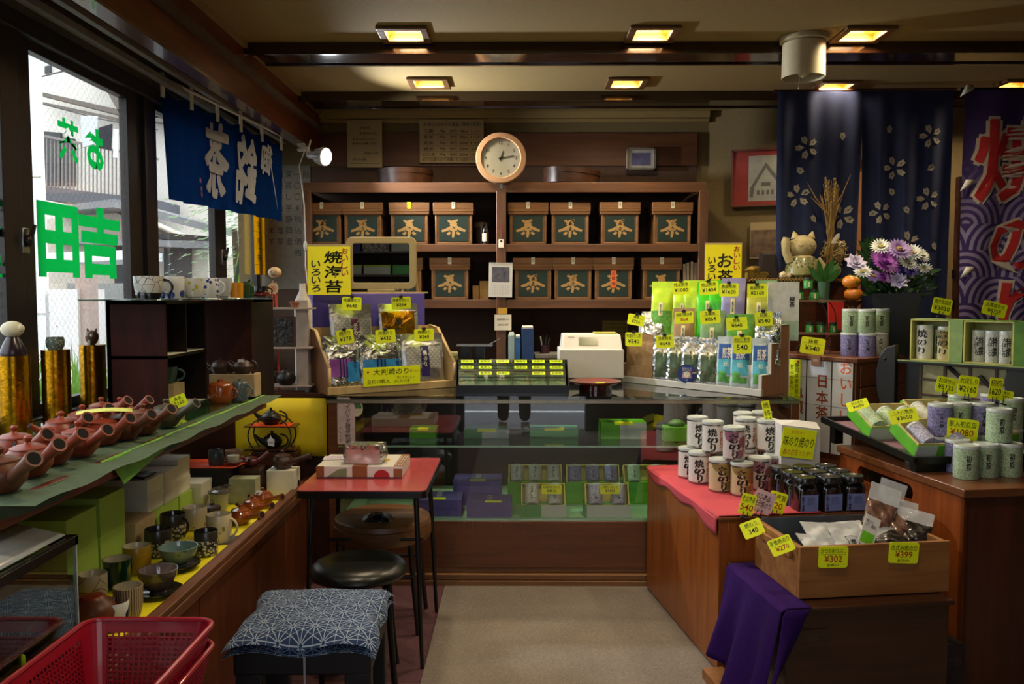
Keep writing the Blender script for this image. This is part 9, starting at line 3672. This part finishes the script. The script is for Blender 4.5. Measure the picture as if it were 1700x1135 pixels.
# ---- flower-printed navy curtain in the doorway
def cpanel(name,u0,u1,v0,v1,Y,nfl,lab,flip):
 a,b=pY(u0,v0,Y),pY(u1,v0,Y)
 zb6=pY(u0,v1,Y).z
 t=thing(name,lab,'curtain',(0,0,0),0,'navy doorway curtain')
 H=a.z-zb6
 def f(u,v,off=0.0):
  x=a.x+(b.x-a.x)*(u+(.5-u)*.10*v*(1 if True else 0)*(1 if(u>.5)==flip else.3))
  y=Y+.018*sin(u*22+(3 if flip else 0))*(.25+.75*v)+.012*sin(u*9)*v-off
  return Vector((x,y,a.z-v*H))
 mb=MB()
 mb.surf(lambda u,v:f(u,v),60,50)
 obj('cloth',mb,M_navy,t)
 mb=MB()
 W_=b.x-a.x
 def petal(cu,cv,ang,r0,r1,wd):
  ca,sa=cos(ang),sin(ang)
  pts=[(r0,0),(r0+(r1-r0)*.45,wd),(r1*.97,wd*.62),(r1*.88,0),(r1*.97,-wd*.62),(r0+(r1-r0)*.45,-wd)]
  q_=[f(cu+(r*ca-s_*sa)/W_,cv-(r*sa+s_*ca)/H,.004)for r,s_ in pts]
  mb.add(q_,[(0,1,2,3),(0,3,4,5)],0)
  pts=[(r0+(r1-r0)*.42,0),(r0+(r1-r0)*.52,wd*.22),(r0+(r1-r0)*.62,0),(r0+(r1-r0)*.52,-wd*.22)]
  mb.add([f(cu+(r*ca-s_*sa)/W_,cv-(r*sa+s_*ca)/H,.006)for r,s_ in pts],[(0,1,2,3)],1)
 for(pu,pv,big)in nfl:
  cu=(pu-u0)/(u1-u0)
  cv=(pv-v0)/(v1-v0)
  if big:
   for k in range(5):
    petal(cu,cv,R(90+72*k+pu%30),.016,.014+.056*big,.017*big)
  else:
   petal(cu,cv,R((pu*7)%360),-.022,.026,.018)
 obj('flower_print',mb,[plain('undyed_print','#a09884',.85),M_navy],t,smooth=False)
 return t
M_navy=plain('navy_cloth','#1a2448',.9,var=.15,scale=40)
cpanel('navy_curtain',1291,1434,152,480,5.0,[(1341,244,1),(1402,226,0),(1330,281,0),(1328,324,1),(1406,357,1.15),(1355,363,0)],'navy curtain panel with white cherry blossoms, nearer the framed castle picture',True)
cpanel('navy_curtain',1432,1584,150,640,5.03,[(1478,212,0),(1547,225,1),(1488,277,1),(1548,277,0),(1484,315,0),(1546,328,1),(1509,347,0),(1465,350,1),(1514,402,1.15),(1560,407,0),(1541,462,1.2)],'navy curtain panel with white cherry blossoms behind the bouquet',False)
mb=MB()
a,b=pY(1286,153,5.0),pY(1590,150,5.0)
mb.tube([a+Vector((0,.02,.012)),b+Vector((0,.02,.012))],.009)
tag(obj('curtain_rod',mb,M_dwood),'thin dark rod that carries the navy curtain','curtain rod')
mb=MB()
for x in(1.745,2.575):
 mb.box(x,x+.045,5.54,5.68,0,2.28)
mb.box(1.745,2.62,5.54,5.68,2.24,2.30)
struct('door_1',mb,M_dwood)
# vertical dark posts and wall hangings near the banner
t=thing('coat_rack','dark wooden rack with rails standing between the curtain and the banner','rack',(pY(1592,400,4.9).x,4.9,0))
mb=MB()
mb.box(-.02,.02,-.02,.02,0,2.1)
obj('post',mb,M_dwood,t)
for z in(1.05,1.35,1.52):
 mb=MB()
 mb.box(-.03,.10,-.012,.012,z,z+.05)
 obj('rail',mb,M_black,t)
 # purple wave banner
Yb=4.45
a,b=pY(1603,150,Yb),pY(1745,150,Yb)
bl=pY(1603,560,Yb)
t=thing('wave_banner','purple shop banner with wave pattern and red characters outlined in white','banner',(0,0,0))
HB=a.z-bl.z
WB=b.x-a.x
def ban(u,v,off=0.0):
 return Vector((a.x+WB*u,Yb+.012*sin(u*11+v*4)-off,a.z-HB*v))
def wavemat(name,c1,c2,zmin,zmax):
 m,nt,b5=new_mat(name)
 N,L=nt.nodes,nt.links
 tcn=N.new('ShaderNodeTexCoord')
 s=N.new('ShaderNodeSeparateXYZ')
 L.new(tcn.outputs['Object'],s.inputs[0])
 def M(op,a_,b_=None):
  n_=N.new('ShaderNodeMath')
  n_.operation=op
  for i_,v_ in enumerate((a_,b_)):
   if v_ is None:
    continue
   if isinstance(v_,(int,float)):
    n_.inputs[i_].default_value=v_
   else:
    L.new(v_,n_.inputs[i_])
  return n_.outputs[0]
 k=1/.36
 x,z=M('MULTIPLY',s.outputs[0],k),M('MULTIPLY',s.outputs[2],k*2.6)
 row=M('FLOOR',z)
 res,cover=None,None
 for d in(0,1,2):
  rr=M('SUBTRACT',row,d)
  off=M('MULTIPLY',M('FLOORED_MODULO',rr,2),.5)
  fx_=M('SUBTRACT',M('ADD',x,off),M('ROUND',M('ADD',x,off)))
  fz_=M('DIVIDE',M('SUBTRACT',z,rr),2.6)
  r_=M('SQRT',M('ADD',M('MULTIPLY',fx_,fx_),M('MULTIPLY',fz_,fz_)))
  ins=M('LESS_THAN',r_,.56)
  st=M('GREATER_THAN',M('SINE',M('MULTIPLY',r_,62)),0)
  if res is None:
   res,cover=st,ins
   lastd=(st,ins)
  if d==0:
   acc=M('MULTIPLY',st,ins)
   free=M('SUBTRACT',1,ins)
  else:
   acc=M('ADD',acc,M('MULTIPLY',M('MULTIPLY',st,ins),free))
   free=M('MULTIPLY',free,M('SUBTRACT',1,ins))
 mp_=N.new('ShaderNodeMapRange')
 L.new(s.outputs[2],mp_.inputs[0])
 mp_.inputs[1].default_value=zmin
 mp_.inputs[2].default_value=zmax
 fac=M('MULTIPLY',acc,mp_.outputs[0])
 mx=N.new('ShaderNodeMix')
 mx.data_type='RGBA'
 L.new(fac,mx.inputs[0])
 mx.inputs[6].default_value=srgb(c1)
 mx.inputs[7].default_value=srgb(c2)
 L.new(mx.outputs[2],b5.inputs['Base Color'])
 b5.inputs['Roughness'].default_value=.9
 return m
mb=MB()
mb.surf(lambda u,v:ban(u,v),30,40)
obj('banner_cloth',mb,wavemat('wave_print','#38265c','#8a7c9c',a.z-.35,a.z-.75),t)
def outline_text(ch,cu,cv,wu,hv_,t):
 for off,bold,m_,nm in((.003,.06,plain('banner_cream','#b8a898',.85),'character_outline'),(.006,.022,plain('banner_red','#a81c1c',.8),'red_character')):
  V,Fc,ww,hh=text_geo(ch,bold)
  _,_,w0,h0=text_geo(ch,.03)
  mb=MB()
  mb.add([ban(cu+x/w0*wu,cv-y/h0*hv_,off)for x,y in V],Fc)
  obj(nm,mb,m_,t,smooth=False)
outline_text('焼',(1690-1603)/142,(265-150)/410,.98,.34,t)
outline_text('の',(1695-1603)/142,(405-150)/410,.62,.21,t)
outline_text('り',(1705-1603)/142,(520-150)/410,.50,.26,t)
mb=MB()
mb.tube([a+Vector((-.02,.02,.01)),b+Vector((.02,.02,.01))],.01)
obj('banner_rod',mb,M_black,t)
for v in(152,308,452):
 mb=MB()
 p=pY(1605,v,Yb)
 mb.add([(p.x-.04,Yb-.012,p.z-.03),(p.x+.03,Yb-.012,p.z+.01),(p.x+.03,Yb-.012,p.z+.03),(p.x-.01,Yb-.012,p.z+.03)],[(0,1,2,3)])
 obj('white_tab',mb,M_card,t,solid=.002)
 # framed castle picture and map poster
Yp=5.555
# wall plane here slants; pictures hang just before it
a,b=pY(1213,345,5.60),pY(1312,250,5.52)
azp=math.atan2(-.19,.46)
t=thing('framed_picture','framed picture of a steep-roofed farmhouse on a red mount','picture',(pY(1213,300,5.70).x,5.675,pY(1213,345,5.70).z),azp)
w_,h_=.40,pY(1213,251,5.7).z-pY(1213,345,5.70).z
mb=MB()
for x0,x1,z0,z1 in((0,w_,0,.012),(0,w_,h_-.012,h_),(0,.012,0,h_),(w_-.012,w_,0,h_)):
 mb.box(x0,x1,-.02,0,z0,z1)
obj('frame',mb,plain('thin_brown_frame','#6a3424',.5),t)
mb=MB()
mb.box(.01,w_-.01,-.008,-.002,.01,h_-.01)
mb.box(.11,.34,-.009,-.008,.035,h_-.045,1)
mb.plate([(.12,.06),(.12,.12),(.22,h_-.09),(.33,.14),(.33,.06)],-.0095,-.009,2)
mb.plate([(.14,.06),(.15,.13),(.22,h_-.125),(.30,.14),(.31,.06)],-.0100,-.0095,1)
for k in range(4):
 mb.box(.165+k*.03,.182+k*.03,-.0105,-.010,.075,.105,2)
mb.box(.19,.25,-.0105,-.010,.13,.155,2)
obj('print',mb,[plain('red_mount','#8a2a20',.6),plain('misty_print','#94948c',.6,var=.12,scale=20),plain('grey_roof_print','#5c5c58',.6)],t,smooth=False)
t=thing('pinned_poster','brownish old poster pinned below the framed picture','poster',(pY(1242,300,5.70).x,5.625,pY(1242,430,5.70).z),azp)
h_=pY(1242,371,5.7).z-pY(1242,430,5.70).z
mb=MB()
mb.box(0,.26,-.003,0,0,h_)
mb.box(.004,.256,-.0036,-.003,.01,h_-.05,1)
obj('sheet',mb,[M_paperd,plain('brown_blotch','#6a5440',.7,var=.5,scale=18)],t,smooth=False)
# ---- bits of writing on the dark cabinet front at the floor
t=thing('floor_carton','dark carton with faint lettering low between chest and cabinet','carton',tuple(rl(.66,-.33,.013)),TH)
mb=MB()
mb.box(0,.115,0,.12,0,.20)
mb.text('三ケ日',(.057,-.001,.14),0,1,w=.09,h=.03)
obj('box',mb,[plain('dim_carton','#2c1c16',.7),plain('dim_ink','#4c3c34',.7)],t,smooth=False)
# ---- shelf of gift boxes beside the entrance (seen in the small mirror)
t=thing('entrance_shelf','dark shelf unit of gift boxes beside the street entrance','shelf',(-1.12,-.32,0))
for z in(.4,.9,1.35,1.62,1.86):
 mb=MB()
 mb.box(-.46,.46,-.16,.16,z-.02,z)
 obj('shelf_board',mb,M_dwood,t)
for x in(-.47,.46):
 mb=MB()
 mb.box(x,x+.02,-.16,.16,0,2.15)
 obj('side_board',mb,M_dwood,t)
wv=swirl('wave_gift_paper','#b8b0a4','#5c5080',9,.5,.05)
for i,(x0,x1,z0,h_,m_,lab)in enumerate(((-.45,-.18,1.8605,.22,M_pbox,'violet gift box standing on the top board of the entrance shelf'),(-.16,.12,1.8605,.2,wv,'wave-patterned gift box on the top board of the entrance shelf'),(.14,.44,1.8605,.10,M_wcard,'white gift box, lower of two, on the top board of the entrance shelf'),(.14,.44,1.962,.09,M_wcard,'white gift box, upper of two, on the top board of the entrance shelf'),(-.45,-.17,1.6205,.10,M_wcard,'long white gift box on the middle board of the entrance shelf, outer end'),(-.15,.13,1.6205,.10,M_wcard,'long white gift box on the middle board of the entrance shelf, centre'),(.15,.44,1.6205,.10,M_gcard,'green gift box on the middle board of the entrance shelf'),(.0,.26,1.3505,.12,M_wcard,'white gift box on the third board of the entrance shelf'))):
 cart('gift_box',lab,'gift box',-1.12+x0,-1.12+x1,-.40,-.19,z0,z0+h_,m_,.02,'gift boxes on the entrance shelf',M_cardg if m_ is M_wcard else None)
 # ---- person standing at the entrance, seen mirrored in the showcase glass
t=thing('person','person in dark trousers and pale sneakers at the entrance, mirrored in the showcase glass','person',(-.04,-.30,0))
def skinned(name,verts,edges,rads,m_,root=0):
 me=bpy.data.meshes.new(name)
 me.from_pydata(verts,edges,[])
 me.materials.append(m_)
 o=link(name,me,t)
 o.modifiers.new('k','SKIN')
 for i,r_ in enumerate(rads):
  sv=me.skin_vertices[0].data[i]
  sv.radius=(r_,r_)if not isinstance(r_,tuple)else r_
  sv.use_root=i==root
 md=o.modifiers.new('u','SUBSURF')
 md.levels=md.render_levels=2
 return o
V_=[(0,0,.92),(0,0,1.08),(0,.0,1.28),(0,0,1.40),(0,.01,1.50),(0,.02,1.57)]
E_=[(0,1),(1,2),(2,3),(3,4),(4,5)]
Rr=[(.15,.11),(.135,.10),(.16,.11),(.13,.09),(.055,.055),(.06,.06)]
for s_ in(-1,1):
 b=len(V_)
 V_+=[(s_*.17,0,1.40),(s_*.25,.03,1.15),(s_*.10,.19,1.36)]
 E_+=[(3,b),(b,b+1),(b+1,b+2)]
 Rr+=[.062,.048,.034]
skinned('body',V_,E_,Rr,plain('dark_jacket','#1c1d22',.9))
V_=[(0,0,.95),(-.09,0,.88),(-.105,.0,.50),(-.11,-.01,.12),(.09,0,.88),(.105,0,.50),(.11,-.01,.12)]
skinned('trousers',V_,[(0,1),(1,2),(2,3),(0,4),(4,5),(5,6)],[(.15,.11),.095,.072,.062,.095,.072,.062],plain('black_trousers','#121216',.9))
for s_ in(-1,1):
 mb=MB()
 mb.ball((s_*.12,.06,.045),.05,sq=(.95,2.7,.9),seg=18,fn=lambda d:1-.25*max(0,d[2])*max(0,d[1]))
 mb.box(s_*.12-.045,s_*.12+.045,-.06,.17,.003,.02)
 mb.tube([(s_*.115,.0,.06),(s_*.112,-.01,.12)],[.048,.042],12)
 obj('sneaker',mb,plain('pale_sneaker','#b8b4ac',.7),t)
 mb=MB()
 mb.ball((s_*.09,.205,1.375),.035,sq=(.8,.9,1.1))
 for k in range(4):
  mb.tube([(s_*.09-s_*.02,.225,1.40-k*.019),(s_*.065,.245,1.402-k*.019),(s_*.045,.235,1.40-k*.019)],[.0095,.0085,.007],8)
 mb.tube([(s_*.085,.20,1.40),(s_*.065,.215,1.425),(s_*.05,.225,1.425)],[.012,.010,.008],8)
 obj('hand',mb,plain('skin','#b58a70',.6),t)
mb=MB()
mb.ball((0,.03,1.64),.095,seg=24,rings=18,sq=(.82,1,1.2),fn=lambda d:1+(.12 if d[1]>.93 and abs(d[2]+.1)<.15 else 0)-.06*(1 if d[1]>.8 and.05<d[2]<.2 else 0))
for s_ in(-1,1):
 mb.ball((s_*.08,.02,1.635),.02,sq=(.4,.8,1.3))
obj('head',mb,MATS['skin'],t)
mb=MB()
mb.ball((0,.012,1.66),.102,seg=20,rings=14,sq=(.86,1.0,1.15),fn=lambda d:.2 if d[1]>.35 and d[2]<.55 else 1)
obj('hair',mb,plain('black_hair','#16120f',.7),t)
mb=MB()
for s_ in(-1,1):
 mb.ball((s_*.03,.118,1.655),.009,sq=(1.3,.6,.7))
mb.tube([(-.022,.118,1.585),(0,.124,1.583),(.022,.118,1.585)],.003,6)
obj('face_features',mb,M_ink,t)
